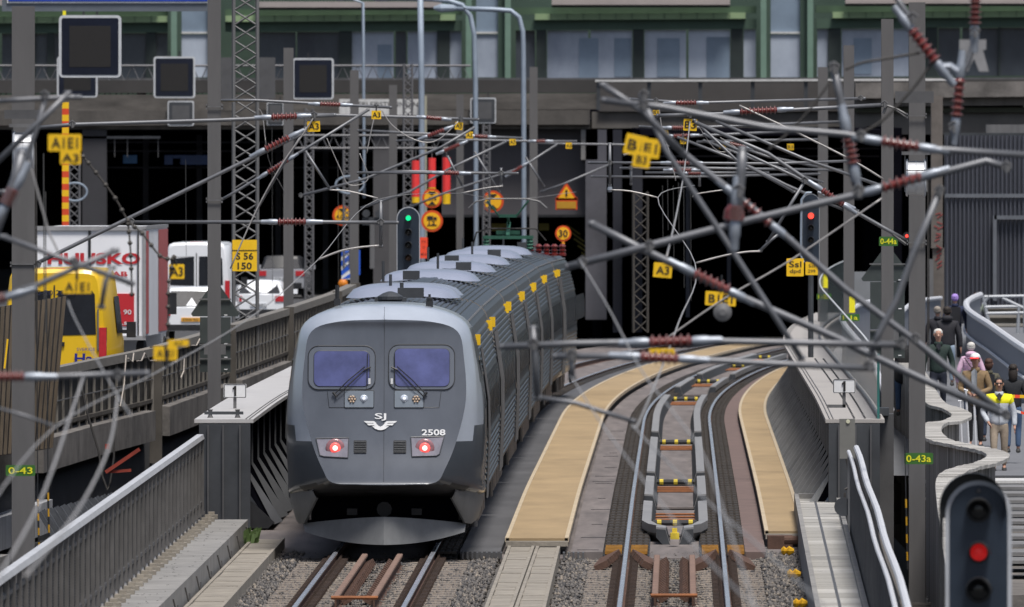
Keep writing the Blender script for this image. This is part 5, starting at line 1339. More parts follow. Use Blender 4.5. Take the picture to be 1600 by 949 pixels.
roundsign(535.5, 337, 16, 44.5, 'round orange height limit sign reading 4,0 m with a red ring', [('v', 0, 0, 0), ('4,0 m', 2, 7, 20), ('^', 0, 0, 0)])
roundsign(675, 310, 15.5, 47, 'upper round orange height limit sign right of the pale pole', [('v', 0, 0, 0), ('4,5', 1, 6, 14), ('^', 0, 0, 0)])
roundsign(675, 345.5, 17, 47, 'lower round orange truck sign right of the pale pole', [('truck', 0, 0, 0), ('12', 3, 6, 10)])
roundsign(770, 315, 17, 45, 'dim round orange height sign directly behind the pantograph', [('v', 0, 0, 0), ('^', 0, 0, 0)])
roundsign(880, 365, 12.5, 50, 'small round orange speed sign reading 30', [('30', 0, 11, 14)], post=32)
t = thing('warning_sign', P(885, 328, 45.5), 'triangular orange warning sign with a red edge and lower panel on the grey wall', 'warning sign')
m = MB(); m.prism([P(867, 313, 45.5), P(903, 313, 45.5), P(885, 285, 45.5)], (0, .02, 0)); bx(m, 868, 902, 309, 328, 45.5, .02, 0); m.build('red_edge', signred, t)
m = MB(); m.prism([P(872.5, 310, 45.5, -.02), P(897.5, 310, 45.5, -.02), P(885, 291, 45.5, -.02)], (0, .02, 0)); m.build('orange_field', signyel, t)
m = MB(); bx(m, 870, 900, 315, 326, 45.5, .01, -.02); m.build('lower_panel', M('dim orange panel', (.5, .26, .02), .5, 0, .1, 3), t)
m = MB(); bx(m, 883.5, 886.5, 297, 307, 45.5, .01, -.035); m.build('mark', blk, t)
t = plate('orange_notice', 656, 668, 371, 404, 47, redor, [('314', .2, .12, .5), ('12', .47, .12, .3), ('80-0', .8, .12, .7)], blk, 'narrow orange red notice board right of the green signal', 'sign', bold=0)
# oval white rings on lattice masts
for px, py, rx, ry, s, l in ((546.5, 289, 22, 13.5, 47, 'white oval hoop around the mast behind the round sign'), (117, 300, 19, 14, 47, 'white oval hoop beside the red and yellow striped pole')):
    m = MB(); q = [P(px + rx * math.cos(a), py + ry * math.sin(a), s) for a in [2 * math.pi * k / 28 for k in range(29)]]; m.tube(q, .035, 6, cap=False); m.build('oval_hoop', lpm, None, l, 'hoop')
m = MB()
for px, r in ((572, 6), (592, 6)): c = P(px, 334, 46); m.lathe(c, c + Vector((0, .3, 0)), [(0, r / 46), (.2, r / 46)], 14)
bx(m, 566, 600, 340, 352, 46, .2, .1); m.build('camera_box', steeld, None, 'pair of dark round lamps on a box behind the registration tube', 'lamps')
m = MB(); bx(m, 578, 585, 350, 420, 46, .2); m.build('lamp_pole', galv, None, 'short grey pole carrying the pair of dark round lamps', 'pole')
# blue-white chevron board
t = thing('chevron_board', P(540, 440, 46), 'blue and white diagonally striped road board left of the train roof', 'road board')
m = MB(); bx(m, 533.5, 549, 391, 437, 46, .05); m.build('white_sheet', whit, t)
m = MB()
for k in range(-1, 4):
    y = 400 + k * 15; pts = []
    a = [(533.5, y + 8), (549, y - 4), (549, y + 4), (533.5, y + 16)]
    a = [(x, min(437, max(391, v))) for x, v in a]
    if a[0][1] < a[3][1] or a[1][1] < a[2][1]: m.prism([P(x, v, 46, -.01) for x, v in a], (0, .008, 0))
m.build('blue_stripe', M('chevron blue', (.02, .10, .55), .4, 0, .05, 3), t)
m = MB(); bx(m, 560, 563, 391, 430, 46, .05); m.build('stripe_edge', M('chevron blue', (.02, .10, .55), .4, 0, .05, 3), t)
m = MB(); c = P(536, 443, 46); m.lathe(c + Vector((0, .1, 0)), c + Vector((0, -.1, 0)), [(0, .16), (.1, .16), (.15, .05)], 12); m.build('lamp', M('amber', (.7, .22, .02), .4, 0, .1, 3), t)
# red/yellow striped pole
t = thing('striped_pole', P(102, 356, 58), 'red and yellow banded pole standing behind the truck on the left', 'striped pole')
mm = [MB(), MB()]
for k in range(20): bx(mm[k % 2], 97, 107.5, 160 + k * 9.8, 169.8 + k * 9.8, 58, .1)
mm[0].build('yellow_band', yell, t); mm[1].build('red_band', M('band red', (.68, .07, .02), .5, 0, .1, 3), t)
# dark triangle-topped sign backs on masts 2 and 9
for cx, top, w, s, b1, l in ((336, 440, 27, 79, 582, 'dark green grey triangular sign back on the mast left of the train'), (1387, 385, 30, 80, 560, 'dark green grey triangular sign back on the right mast')):
    t = thing('traffic_sign', P(cx, b1, s, .3), l, 'sign back')
    g = M('green grey sign back', (.04, .05, .05), .6, .1, .15, 3)
    m = MB(); yb = top + 55
    m.prism([P(cx + x, y, s, .2) for x, y in ((-w - 11, yb - 4), (-w - 8, yb), (w + 8, yb), (w + 11, yb - 4), (3, top), (-3, top))], (0, .03, 0)); m.build('triangle', g, t)
    m = MB(); bx(m, cx - w + 3, cx + w - 3, yb + 1, b1 - 45, s, .03, .2); bx(m, cx - w + 3, cx + w - 3, b1 - 44, b1 - 22, s, .03, .2); bx(m, cx - w + 3, cx + w - 3, b1 - 21, b1, s, .03, .2); m.build('panel', g, t)
    m = MB()
    for y in (yb - 28, b1 - 44, b1 - 22): bx(m, cx - w + 2, cx + w - 2, y, y + 2, s, .03, .15)
    bx(m, cx - 17, cx + 17, b1 - 42, b1 - 28, s, .08, -.2); m.build('clamp', galv, t)
    m = MB()
    for y in (yb - 3, yb + 42, b1 - 24, b1 - 5): bx(m, cx + w - 13, cx + w - 8, y, y + 1.5, s, .005, .19)
    m.build('sticker', whit, t)
# ---- yellow tags (catenary section labels)
def tags(px0, px1, py0, py1, s, text, lab, rot=0, fh=.6, fw=.82, bold=.01, hang=None):
    t = plate('section_tag', px0, px1, py0, py1, s, yell, [(text, .5, fh, fw)], blk, lab, 'tag', 'yellow section tags hanging on the overhead line', rot=rot, rad=.01, bold=bold)
    if hang: m = MB(); m.tube([P((px0 + px1) / 2, py0, s), P(*hang, s)], .012, 5); m.build('hanger', blk2, t)
    return t
tags(480, 500, 189.5, 206, 110, 'A3', 'yellow A3 tag hanging below the first left cantilever tube', hang=(491, 178), rot=.03)
tags(580.5, 595.5, 173, 186.5, 82, 'A3', 'yellow A3 tag on the second left cantilever', hang=(588, 165))
tags(711, 723, 191, 203, 66, 'A3', 'yellow A3 tag on the third left cantilever', hang=(720, 184), rot=-.1)
tags(728, 739, 206, 216.5, 60, 'A3', 'small yellow tag on the fourth left cantilever', hang=(734, 200))
tags(796, 806, 217, 227, 54, 'A3', 'tiny yellow tag above the pantograph', hang=(801, 212), rot=.1)
tags(884, 893.5, 223, 232.5, 50, 'A3', 'tiny yellow tag on the farthest left cantilever before the grey wall', hang=(889, 218))
tags(1068, 1089, 186, 204.5, 108, 'B3', 'yellow B3 tag on the nearest sharp right cantilever', hang=(1080, 170), rot=-.05)
tags(1020, 1030, 172, 180, 84, 'B3', 'small yellow tag half hidden behind the crossing tubes on the right', hang=(1025, 160))
tags(1034, 1044, 204, 213, 66, 'B3', 'small yellow tag left of the B3 tag lower down', hang=(1040, 198))
tags(1063, 1072, 216, 225, 58, 'B3', 'tiny yellow tag below the B3 tag in front of the dark tunnel', hang=(1068, 210))
tags(1124, 1134, 223, 232, 56, 'B3', 'tiny yellow tag at the centre of the dark tunnel top', hang=(1129, 217))
tags(1230, 1240, 225, 234.5, 56, 'B3', 'tiny yellow tag near the red signal top', hang=(1235, 217))
# blurred near tags (another pair of cantilevers nearer to the camera)
tags(75, 127, 210, 236.5, 190, 'A1E1', 'large blurred yellow A1E1 tag at upper left on the striped pole line', fh=.62, fw=.8)
tags(94, 126, 236.5, 257, 190, 'A3', 'blurred yellow A3 tag directly below the upper left A1E1 tag', fh=.62)
tags(264, 288, 413, 436, 150, 'A3', 'blurred yellow A3 tag in front of the white van', hang=(272, 400))
tags(98, 143, 437, 459, 190, 'A1E1', 'blurred yellow A1E1 tag in front of the yellow van', fh=.62, fw=.84, hang=(120, 415))
tags(240, 277, 541, 563, 200, 'A1E1', 'dull blurred yellow A1E1 tag over the road barrier', fh=.5, fw=.7, hang=(262, 575))
tags(262, 295, 531, 541, 205, 'A3', 'thin dull yellow tag edge above the tag over the road barrier', fh=.5, fw=.4)
tags(976, 1010, 211, 243, 185, 'B1', 'blurred tilted yellow B1 tag above the tunnel mouth', rot=-.22, fh=.5, fw=.7)
tags(1002, 1031, 217, 247, 188, 'E1', 'blurred yellow tag tilted left beside the tilted B1 tag', rot=-.12, fh=.5, fw=.7)
tags(989, 1016, 237, 262, 192, 'B3', 'lowest blurred yellow tag of the tilted cluster above the tunnel', rot=-.15, fh=.5, fw=.6)
tags(1102, 1150, 456, 478, 150, 'B1E1', 'yellow B1E1 tag in front of the dark tunnel', fh=.58, fw=.78, rot=-.05, hang=(1128, 430))
tags(1021, 1050, 411, 434, 150, 'A3', 'blurred yellow tag on the dark lattice post', rot=-.08, fh=.55, fw=.7)
tags(1014, 1054, 545, 562, 190, 'A1E1', 'blurred yellow tag behind the horizontal tube over the walkway', fh=.5)
t = plate('signal_plate', 1229, 1256, 404, 432, 74, yell, [('Ssl', .33, .34, .72), ('dpd', .74, .28, .62)], blk, 'yellow plate reading Ssl dpd below the red signal', 'plate', bold=.01)
t = plate('signal_plate', 1258.5, 1278, 409.5, 430, 74, yell, [('Ssl', .3, .24, .5), ('299', .7, .24, .6)], blk, 'smaller yellow plate beside the Ssl dpd plate', 'plate', bold=0)
# ================================================================ SIGNALS
def signal(cx, w, top, bot, s, lamps, lab, bold_rim=.02, hood=True, name='railway_signal', lean=0, backshift=0):
    c = P(cx, bot, s); t = thing(name, (c.x, c.y, c.z - .4), lab, 'signal'); r = w / 2 / s
    def board(k, d, th, mt, nm, dx=0):
        zt = P(cx, top, s).z; rr = r * k; pts = [(c.x + dx - rr, c.z), (c.x + dx + rr, c.z)] + [(c.x + dx + rr * math.cos(a), zt - r + rr * math.sin(a)) for a in [math.pi * q / 16 for q in range(17)]]
        m = MB(); m.prism([(x, c.y + d, z) for x, z in pts], (0, th, 0)); return m.build(nm, mt, t)
    board(1.0, 0, .05, M('signal rim grey white', (.42, .44, .48), .5, 0, .1, 3), 'rim'); b = board(1 - bold_rim * 2 / (2 * r), -.012, .03, M('signal board blue black', (.018, .028, .045), .45, .1, .2, 2), 'board')
    for (py, col, rr, on) in lamps:
        q = P(cx, py, s, -.02); R_ = rr / s
        m = MB(); m.lathe(q + Vector((0, .02, 0)), q + Vector((0, -.1, 0)), [(0, R_ * 1.15), (.02, R_ * 1.15), (.025, R_)], 18); m.build('lamp_socket', blk2, t)
        e = {'red': M('lit red lamp', (.75, .02, .02), .3, 0, .45, 14, emit=.30), 'redhot': M('lit red lamp bright', (1, .06, .04), .3, 0, 0, 9, emit=2.0), 'green': M('lit green lamp', (.01, .85, .32), .3, 0, 0, 9, emit=1.1), 'dark': M('unlit lens', (.02, .02, .02), .2, 0, .3, 9), 'amber': M('unlit amber lens', (.10, .05, .03), .3, 0, .3, 9)}[col]
        m = MB(); m.lathe(q + Vector((0, -.03, 0)), q + Vector((0, -.2, 0)), [(0, R_ * .9), (.02, R_ * .75), (.03, R_ * .3)], 18); m.build('lens', e, t, smooth=True)
        if hood:
            rows = []
            for yv in (-.02, -.20):
                rows.append([Vector((q.x + R_ * 1.18 * math.cos(a), q.y + yv, q.z + R_ * 1.18 * math.sin(a) * (1 if yv > -.1 else .97))) for a in [R(-10) + R(200) * k / 14 for k in range(15)]])
            m = MB(); m.grid(rows); m.build('hood', blk2, t)
    m = MB(); m.box((c.x, c.y + .12, c.z + .3), (r * .9, .14, 1.0)); m.tube([(c.x, c.y + .12, c.z - 2.6), (c.x, c.y + .12, c.z + .3)], .06, 8); m.build('post', steeld, t)
    return t
signal(638, 36.5, 323.5, 470, 68, [(341, 'green', 4.6, 1), (363, 'dark', 5, 0), (383, 'dark', 5, 0), (403, 'amber', 5, 0)], 'black signal board with a pale rim showing a green light behind the train roof')
t = signal(1267, 27, 303, 412, 72, [(337.5, 'redhot', 5.2, 1), (356, 'dark', 4.5, 0), (375, 'dark', 4.5, 0)], 'distant dark signal showing a red light at the tunnel mouth', bold_rim=.008)
m = MB(); m.tube([P(1268, 301, 72, -.1), P(1260, 301, 72, -.1), P(1252, 312, 72, -.1), P(1251, 400, 72, -.1), P(1256, 410, 72, -.1)], .022, 6); m.build('guard_hoop', lpm, t)
t = signal(1529, 104, 751, 1010, 180, [(797, 'dark', 17, 0), (863, 'red', 15, 1), (922, 'dark', 18, 0)], 'large near signal with a pale rim and a red light at the lower right corner', bold_rim=.038)
m = MB(); c = P(1524, 740, 180)
rr = 52 / 180; zt = P(0, 740, 180).z - rr; rows = []
for yv in (-.12, .05):
    rows.append([Vector((P(1520, 0, 180).x + rr * 1.0 * math.cos(a), P(0, 0, 180).y + yv, zt + rr * 1.02 * math.sin(a))) for a in [R(-20) + R(220) * k / 20 for k in range(21)]])
m.grid(rows); m.prism([tuple(v) for v in rows[1]], (0, .02, 0)); m.b3(P(1468, 0, 180).x, P(1474, 0, 180).x, P(0, 0, 180).y - .02, P(0, 0, 180).y + .1, P(0, 1010, 180).z, zt); m.build('back_shade', blk2, t)
c = P(1529, 767, 180, -.02); m = MB(); m.lathe(c, c + Vector((0, -.03, 0)), [(0, .02), (.02, .012)], 8); m.build('bolt', steelm, t)
# small distant red lamp
t = thing('distant_lamp', P(1417, 369, 50), 'tiny distant red lamp seen between the two right masts', 'lamp'); m = MB(); disc(m, 1417, 369, 6, 50, .02); m.build('housing', blk2, t); m = MB(); disc(m, 1417, 369, 2.2, 50); m.build('lens', M('lit red lamp bright', (1, .06, .04)), t)
# ================================================================ OVERHEAD LINE
def ins_part(m, mp, a, b, r, sheds=10):
    """ribbed porcelain rod from a to b: dark red core (m) and pale thin shed discs (mp)"""
    L = (b - a).length; pr = [(0, r * .9)]
    for k in range(sheds):
        t = L * (k + .5) / sheds; w = L / sheds * .28
        pr += [(t - w, r), (t - w * .3, r * 1.3), (t + w * .3, r * 1.3), (t + w, r)]
    pr.append((L, r * .9)); m.lathe(a, b, pr, 10)
    d = (b - a) / L
    for k in range(sheds):
        p = a + d * (L * (k + .5) / sheds); mp.lathe(p - d * .004, p + d * .004, [(0, r * 1.6), (.008, r * 1.6)], 12)
def cantilever(s, tubes, insl, collars, label, wires=(), r=.03, grp='catenary cantilever arms', bright=False, name='cantilever'):
    if s > 150: r *= .86
    base = P(*tubes[0][-1][:2], s); t = thing(name, base, label, 'cantilever', grp)
    for tb in tubes:
        rr = r * (tb[0] if isinstance(tb[0], (int, float)) else 1); pts = [q for q in tb if not isinstance(q, (int, float))]
        m = MB(); m.tube([P(x, y, s) for x, y in pts], rr, 10)
        for x, y in (pts[0], pts[-1]): c = P(x, y, s); m.lathe(c + Vector((-.03, 0, 0)), c + Vector((.03, 0, 0)), [(0, rr * .9), (.06, rr * .9)], 8)
        m.build('tube', tubem, t, smooth=40)
    for a, b in insl:
        A, B = P(*a, s), P(*b, s); m, mp = MB(), MB(); ins_part(m, mp, A, B, r * 1.25, max(6, int((B - A).length / .055))); i_ = m.build('insulator', insr, t, smooth=40); mp.build('shed_discs', insp, i_)
        d = (B - A).normalized()
        for c, sg in ((A, -1), (B, 1)): m = MB(); m.lathe(c, c + d * sg * .3, [(0, r * 1.2), (.03, r * 1.45), (.12, r * 1.45), (.14, r * 1.2), (.22, r * 1.15), (.24, r)], 10); m.build('end_cap', tubel, t, smooth=40)
    if collars:
        m = MB()
        for x, y in collars: c = P(x, y, s); k_ = r / .042; m.box(c, (.10 * k_, .10 * k_, .08 * k_), (0, .4, 0)); m.lathe(c + Vector((0, -.07, -.06)) * k_, c + Vector((0, -.07, .1)) * k_, [(0, .02 * k_), (.1 * k_, .02 * k_)], 6); m.tube([c + Vector((-.06, -.03, .03)) * k_, c + Vector((0, -.06, .08)) * k_, c + Vector((.06, -.03, .03)) * k_], .012, 5)
        m.build('clamp', galv, t)
    for pts, rr in wires:
        m = MB(); q = [P(x, y, s, -.03) for x, y in pts]; m.tube(catmull(q, 4) if len(q) > 2 else q, rr, 6); m.build('steady_wire', wirem, t, smooth=True)
    return t
def strapset(cx, y, s, w, label):
    t = thing('mast_bracket', P(cx, y + 3, s), label, 'bracket'); m = MB(); h = w / 2 + 2.5
    bx(m, cx - h, cx + h, y - 1, y + 1, s, .02, -.18); bx(m, cx - h, cx - h + 2, y - 4, y + 4, s, .2, -.18); bx(m, cx + h - 2, cx + h, y - 4, y + 4, s, .2, -.18)
    m.build('strap', galv, t)
# nearest sharp pair (left mast with 0-43, right mast with 0-43a)
s = 110
cantilever(s, [[(522, 180), (462, 183), (345, 188), (112, 195), (58, 200)], [(470, 210), (430, 229), (200, 342), (90, 396), (52, 414)], [.9, (620, 348), (480, 347), (205, 347.5)], [.8, (595, 315), (595, 385)], [.6, (478, 200), (440, 262), (400, 330)]],
           [((424, 183.5), (464, 182)), ((414, 234), (452, 215)), ((434, 347), (478, 347))], [(491, 181), (595, 348), (113, 195), (205, 347), (60, 414)], 'long left cantilever with red insulators reaching from the 0-43 mast over the train',
           [([(592, 384), (560, 387), (530, 393), (497, 406)], .016), ([(491, 183), (470, 215), (440, 258), (400, 330), (360, 420)], .012)])
cantilever(108, [[(1028, 181), (1060, 180), (1135, 178), (1160, 175), (1235, 172), (1382, 164)], [(1088, 192), (1200, 240), (1283, 296), (1320, 322), (1382, 357), (1420, 378)], [.8, (1218, 365), (1204, 376), (1188, 392)], [.7, (1085, 188), (1150, 250), (1240, 300)], [.8, (1257, 284), (1200, 378)]],
           [((1156, 175), (1214, 172)), ((1284, 297), (1318, 320))], [(1078, 180), (1257, 283), (1382, 164)], 'right cantilever with red insulators reaching from the 0-43a mast towards the B3 tag',
           [([(1188, 393), (1165, 394), (1130, 400), (1088, 411)], .016), ([(1155, 165), (1240, 205), (1330, 250), (1380, 280)], .016)])
strapset(1432, 181, 108, 26, 'thin steel strap bracket on the 0-43a mast holding the top tube'); strapset(1432, 379, 108, 26, 'thin steel strap bracket on the 0-43a mast beside the 0-44a plate'); strapset(36, 413, 112, 34, 'thin steel strap bracket on the 0-43 mast')
# small braces to mast
m = MB(); m.tube([P(1382, 164, 108), P(1400, 170, 108), P(1420, 181, 108)], .02, 6); m.tube([P(1390, 165, 108), P(1418, 185, 108)], .014, 6); m.tube([P(1385, 166, 108), P(1380, 178, 108)], .02, 6); m.build('stay_fork', galv, None, 'forked steel stay joining the top tube to the 0-43a mast', 'stay')
m = MB(); m.tube([P(1395, 366, 108), P(1416, 382, 108)], .03, 6); m.tube([P(1385, 358, 108), P(1418, 378, 108)], .022, 6); m.build('stay_fork', galv, None, 'forked steel stay beside the 0-44a plate', 'stay')
# second pair
s = 80
cantilever(s, [[(610, 168), (500, 162.5), (400, 157), (345, 157)], [(575, 172), (471, 237), (452, 247), (420, 268), (368, 300), (345, 313)], [.9, (808, 271), (700, 270.5), (560, 270)], [.8, (783, 264), (783, 289)], [.9, (478, 237), (515, 295)]],
           [((500, 163), (532, 164)), ((418, 270), (450, 250)), ((694, 270.5), (717, 271))], [(588, 167), (783, 271), (345, 313), (345, 167)], 'second left cantilever reaching from the triangle sign mast towards the tunnel name sign',
           [([(515, 297), (545, 299), (590, 310)], .016), ([(786, 291), (760, 294), (722, 302)], .016), ([(588, 170), (580, 205), (573, 240)], .012), ([(595, 170), (612, 195), (640, 215), (668, 223), (690, 215), (716, 190)], .012)])
strapset(335, 167, 82, 21, 'thin steel strap bracket high on the triangle sign mast'); strapset(335, 313, 82, 21, 'thin steel strap bracket lower on the triangle sign mast')
s = 84
cantilever(s, [[(985, 155), (1060, 160), (1090, 161), (1350, 154)], [.9, (921, 254.5), (1060, 255), (1200, 256), (1322, 252)], [.9, (953, 225), (953, 290)], [1, (1100, 210), (1240, 275), (1340, 330)], [1.1, (1120, 190), (1260, 250), (1375, 290)]],
           [((1056, 161), (1088, 161)), ((1052, 255), (1078, 255)), ((1296, 308), (1318, 318))], [(1025, 158), (953, 255), (1345, 154)], 'second right cantilever reaching from the 0-44a mast with a small red insulator',
           [([(954, 297), (985, 299), (1028, 309)], .016), ([(1130, 297), (1090, 303), (1082, 308)], .014)])
m = MB(); c = P(953, 292, 84); m.lathe(c, c + Vector((0, 0, -.1)), [(0, .04), (.06, .05), (.1, .03)], 8); m.build('drop_tube_foot', tubel, None, 'small pale knob at the foot of the thin drop tube over the tunnel', 'knob')
# receding arms, left then right
rec = [(66, [[(747, 187), (670, 184), (520, 180), (465, 178)], [(740, 200), (690, 230), (570, 280), (470, 306)], [.9, (750, 270), (640, 268), (600, 268)], [.8, (700, 245), (722, 290)]], [((666, 184), (690, 186)), ((668, 213), (694, 203))], [(720, 186), (470, 306)], 'third left cantilever over the train roof beside the red bars'),
       (58, [[(815, 216), (742, 213), (640, 208), (560, 204)], [(790, 222), (700, 265), (640, 300), (565, 325)], [.9, (742, 238), (780, 300)]], [((742, 213), (762, 214)), ((694, 236), (718, 226))], [(733, 212)], 'fourth left cantilever behind the lamp posts'),
       (52, [[(900, 221), (836, 221), (740, 219), (620, 220)], [(870, 226), (815, 262), (700, 300), (625, 330)], [.9, (822, 247), (850, 291)]], [((838, 221), (852, 221)), ((800, 270), (816, 260))], [(801, 219)], 'fifth left cantilever reaching above the pantograph'),
       (48, [[(1045, 228), (960, 226), (880, 225), (840, 224)], [(950, 258), (880, 288), (845, 300)]], [((985, 238), (1000, 232))], [(889, 225)], 'farthest left cantilever in front of the grey wall'),
       (66, [[(1000, 198), (1050, 201), (1100, 199), (1318, 190)], [(1060, 215), (1150, 250), (1230, 290), (1322, 330)], [.9, (970, 263), (1100, 263), (1318, 266)], [.9, (986, 262), (986, 288)]], [((1050, 200), (1070, 200)), ((1052, 266), (1080, 266))], [(986, 263)], 'third right cantilever in front of the tunnel'),
       (60, [[(1030, 214), (1100, 212), (1280, 203)], [(1100, 220), (1180, 250), (1285, 285)], [.9, (925, 276), (1050, 277), (1280, 272)], [.9, (1093, 268), (1093, 290)]], [((1052, 213), (1078, 212)), ((1075, 271), (1095, 271))], [(1067, 213)], 'fourth right cantilever in front of the tunnel'),
       (56, [[(1090, 222), (1160, 220), (1280, 218)], [(1150, 228), (1200, 245), (1284, 262)], [.9, (1010, 270), (1200, 270)]], [((1140, 224), (1165, 230))], [(1129, 221)], 'farthest right cantilever in front of the tunnel')]
for s, tb, il, cl_, l in rec: cantilever(s, tb, il, cl_, l, r=.035)
# ---- near, out of focus arms: left side
cantilever(195, [[(0, 158), (30, 156), (110, 152), (122, 152)], [1.2, (106, 146), (62, 190), (-20, 268)], [1.0, (72, 150), (58, 200), (30, 280), (-20, 400)], [.9, (.0, 300), (12, 300)]], [], [(70, 150)], 'blurred pair of crossing tubes in the upper left corner near the camera', r=.024)
cantilever(215, [[(-20, 470), (60, 445), (120, 418), (180, 392)], [.9, (5, 370), (100, 405), (205, 443)], [.8, (175, 418), (165, 440), (158, 480)]], [((-12, 471), (8, 465))], [(116, 412)], 'blurred crossed tubes in front of the yellow van', r=.026)
cantilever(222, [[(-20, 589), (40, 589), (100, 588), (228, 583)], [.5, (-10, 636), (40, 650), (78, 664)]], [((-14, 589), (38, 589))], [(184, 588)], 'blurred horizontal tube with a red insulator at the left edge near the camera', r=.026)
cantilever(200, [[1.3, (34, 240), (24, 280), (5, 330), (-20, 400)]], [((22, 296), (9, 320))], [], 'blurred steep white tube with a red insulator at the left edge', r=.035)
m = MB(); m.tube([P(x, y, 195) for x, y in ((45, 250), (60, 305), (75, 360), (92, 396))], .008, 6); m.build('wire', wirem, None, 'thin bright wire slanting down beside the 0-43 mast', 'wire')
# ---- near, out of focus arms: right side
cantilever(200, [[1.1, (945, 157), (1038, 168), (1200, 200), (1319, 210), (1377, 220), (1470, 234), (1610, 243)], [1.0, (942, 133), (980, 158), (1005, 175), (1068, 240)]], [((1377, 221), (1436, 230))], [(1005, 165), (1345, 214)], 'thick blurred near tube sweeping across the upper right with a red insulator', r=.03)
cantilever(195, [[1.0, (1003, 152), (1040, 235), (1120, 355), (1200, 478), (1252, 560)]], [], [(1006, 150)], 'long blurred light tube slanting steeply down across the tunnel mouth', r=.028)
cantilever(185, [[1.2, (1030, 205), (1068, 240), (1154, 308), (1215, 358), (1321, 452), (1428, 531), (1500, 590), (1574, 652)]], [((1152, 308), (1205, 351))], [(1430, 530), (1572, 650)], 'very long blurred near diagonal tube crossing the right half with a red insulator', r=.030)
cantilever(190, [[1.2, (888, 417), (1015, 384), (1180, 342), (1337, 305), (1377, 293), (1450, 276), (1541, 252), (1575, 262)]], [((1377, 294), (1440, 276))], [(910, 412), (1015, 386), (1341, 302), (1572, 262)], 'blurred near tube rising from the train end to the right edge with a red insulator', r=.032)
cantilever(188, [[1.2, (925, 350), (1000, 388), (1080, 426), (1142, 457), (1200, 482), (1311, 530), (1362, 556), (1453, 598), (1561, 645)]], [((1084, 427), (1140, 455))], [(1015, 386), (1362, 556)], 'blurred near diagonal tube with a red insulator above the right rail curve', r=.032)
cantilever(200, [[1.0, (786, 542), (900, 537), (1010, 535), (1100, 533), (1250, 536), (1412, 539)], [.9, (833, 513), (836, 560), (839, 622)], [.7, (840, 621), (900, 630), (940, 643), (988, 658)]], [((1014, 535), (1081, 533))], [(833, 540), (1410, 538)], 'blurred near horizontal tube with a red insulator over the sandy walkway', r=.032)
cantilever(205, [[1.0, (869, 557), (980, 557), (1060, 561), (1200, 568), (1362, 576)], [.9, (893, 556), (894, 590)]], [((1000, 558), (1060, 561))], [(893, 557), (1358, 573)], 'blurred lower near horizontal tube with a red insulator over the rails', r=.030)
cantilever(190, [[1.1, (1302, 103), (1312, 150), (1322, 200), (1330, 260), (1342, 306)]], [((1323, 206), (1333, 258))], [(1303, 108), (1341, 300)], 'blurred steep near tube hanging at the upper right with a dark red insulator', r=.036)
cantilever(190, [[.9, (1390, -20), (1416, 20), (1424, 45), (1462, 95), (1480, 110)]], [((1424, 46), (1463, 97))], [(1426, 30)], 'blurred slanting dark insulator rod at the top right', r=.034)
cantilever(180, [[.9, (1523, -20), (1523, 60), (1512, 100), (1498, 122), (1492, 190), (1484, 240)]], [((1524, -10), (1523, 40)), ((1500, 122), (1494, 184))], [(1523, 52), (1490, 200)], 'blurred upright rod with two red insulators in the top right corner', r=.034)
cantilever(200, [[1.0, (1469, 298), (1430, 390), (1402, 468), (1374, 520), (1362, 553)]], [], [(1468, 300)], 'blurred tube slanting down in front of the two right masts', r=.030)
cantilever(195, [[1.3, (1160, 235), (1158, 270), (1155, 305), (1152, 340)]], [((1150, 322), (1149, 345))], [(1154, 300)], 'short blurred bright upright tube above a dark red knob at the tunnel', r=.036)
m = MB(); bx(m, 1499, 1541, 62, 78, 175, .15); m.prism([P(1505, 78, 175), P(1536, 78, 175), P(1545, 112, 175), P(1530, 112, 175), P(1522, 92, 175), P(1512, 112, 175), P(1496, 112, 175)], (0, .12, 0)); m.build('support_casting', M('casting grey', (.25, .25, .26), .7, .1, .2, 4), None, 'blurred grey forked casting between the two insulators at top right', 'casting')
m = MB(); m.tube([P(x, y, 190) for x, y in ((1462, 97), (1472, 105), (1484, 104), (1496, 112))], .035, 8); m.build('casting_arm', tubel, None, 'pale blurred casting arm below the slanting insulator rod at top right', 'casting')
def freewire(pts, r, lab, mat=wirem, name='wire', cat='wire'):
    q = [P(x, y, s_) for x, y, s_ in pts]; m = MB(); m.tube(catmull(q, 6), r, 6); return m.build(name, mat, None, lab, cat, smooth=True)
freewire([(1321, 109, 190), (1345, 99, 190), (1377, 93, 190), (1437, 83, 190)], .013, 'blurred dark cable bowing between the steep tube and the slanting insulator', wired, 'cable', 'cable')
freewire([(1455, 100, 190), (1425, 140, 190), (1377, 190, 190), (1341, 210, 190)], .014, 'blurred dark cable hanging from the slanting insulator rod', wired, 'cable', 'cable')
freewire([(1297, 128, 190), (1270, 165, 190), (1240, 200, 190), (1200, 235, 190)], .012, 'blurred dark cable running down left from the steep tube', wired, 'cable', 'cable')
freewire([(1378, 310, 150), (1255, 394, 150), (1200, 428, 150), (1130, 468, 150), (1040, 530, 150)], .011, 'thin pale wire slanting from the right mast down to the walkway', wirem)
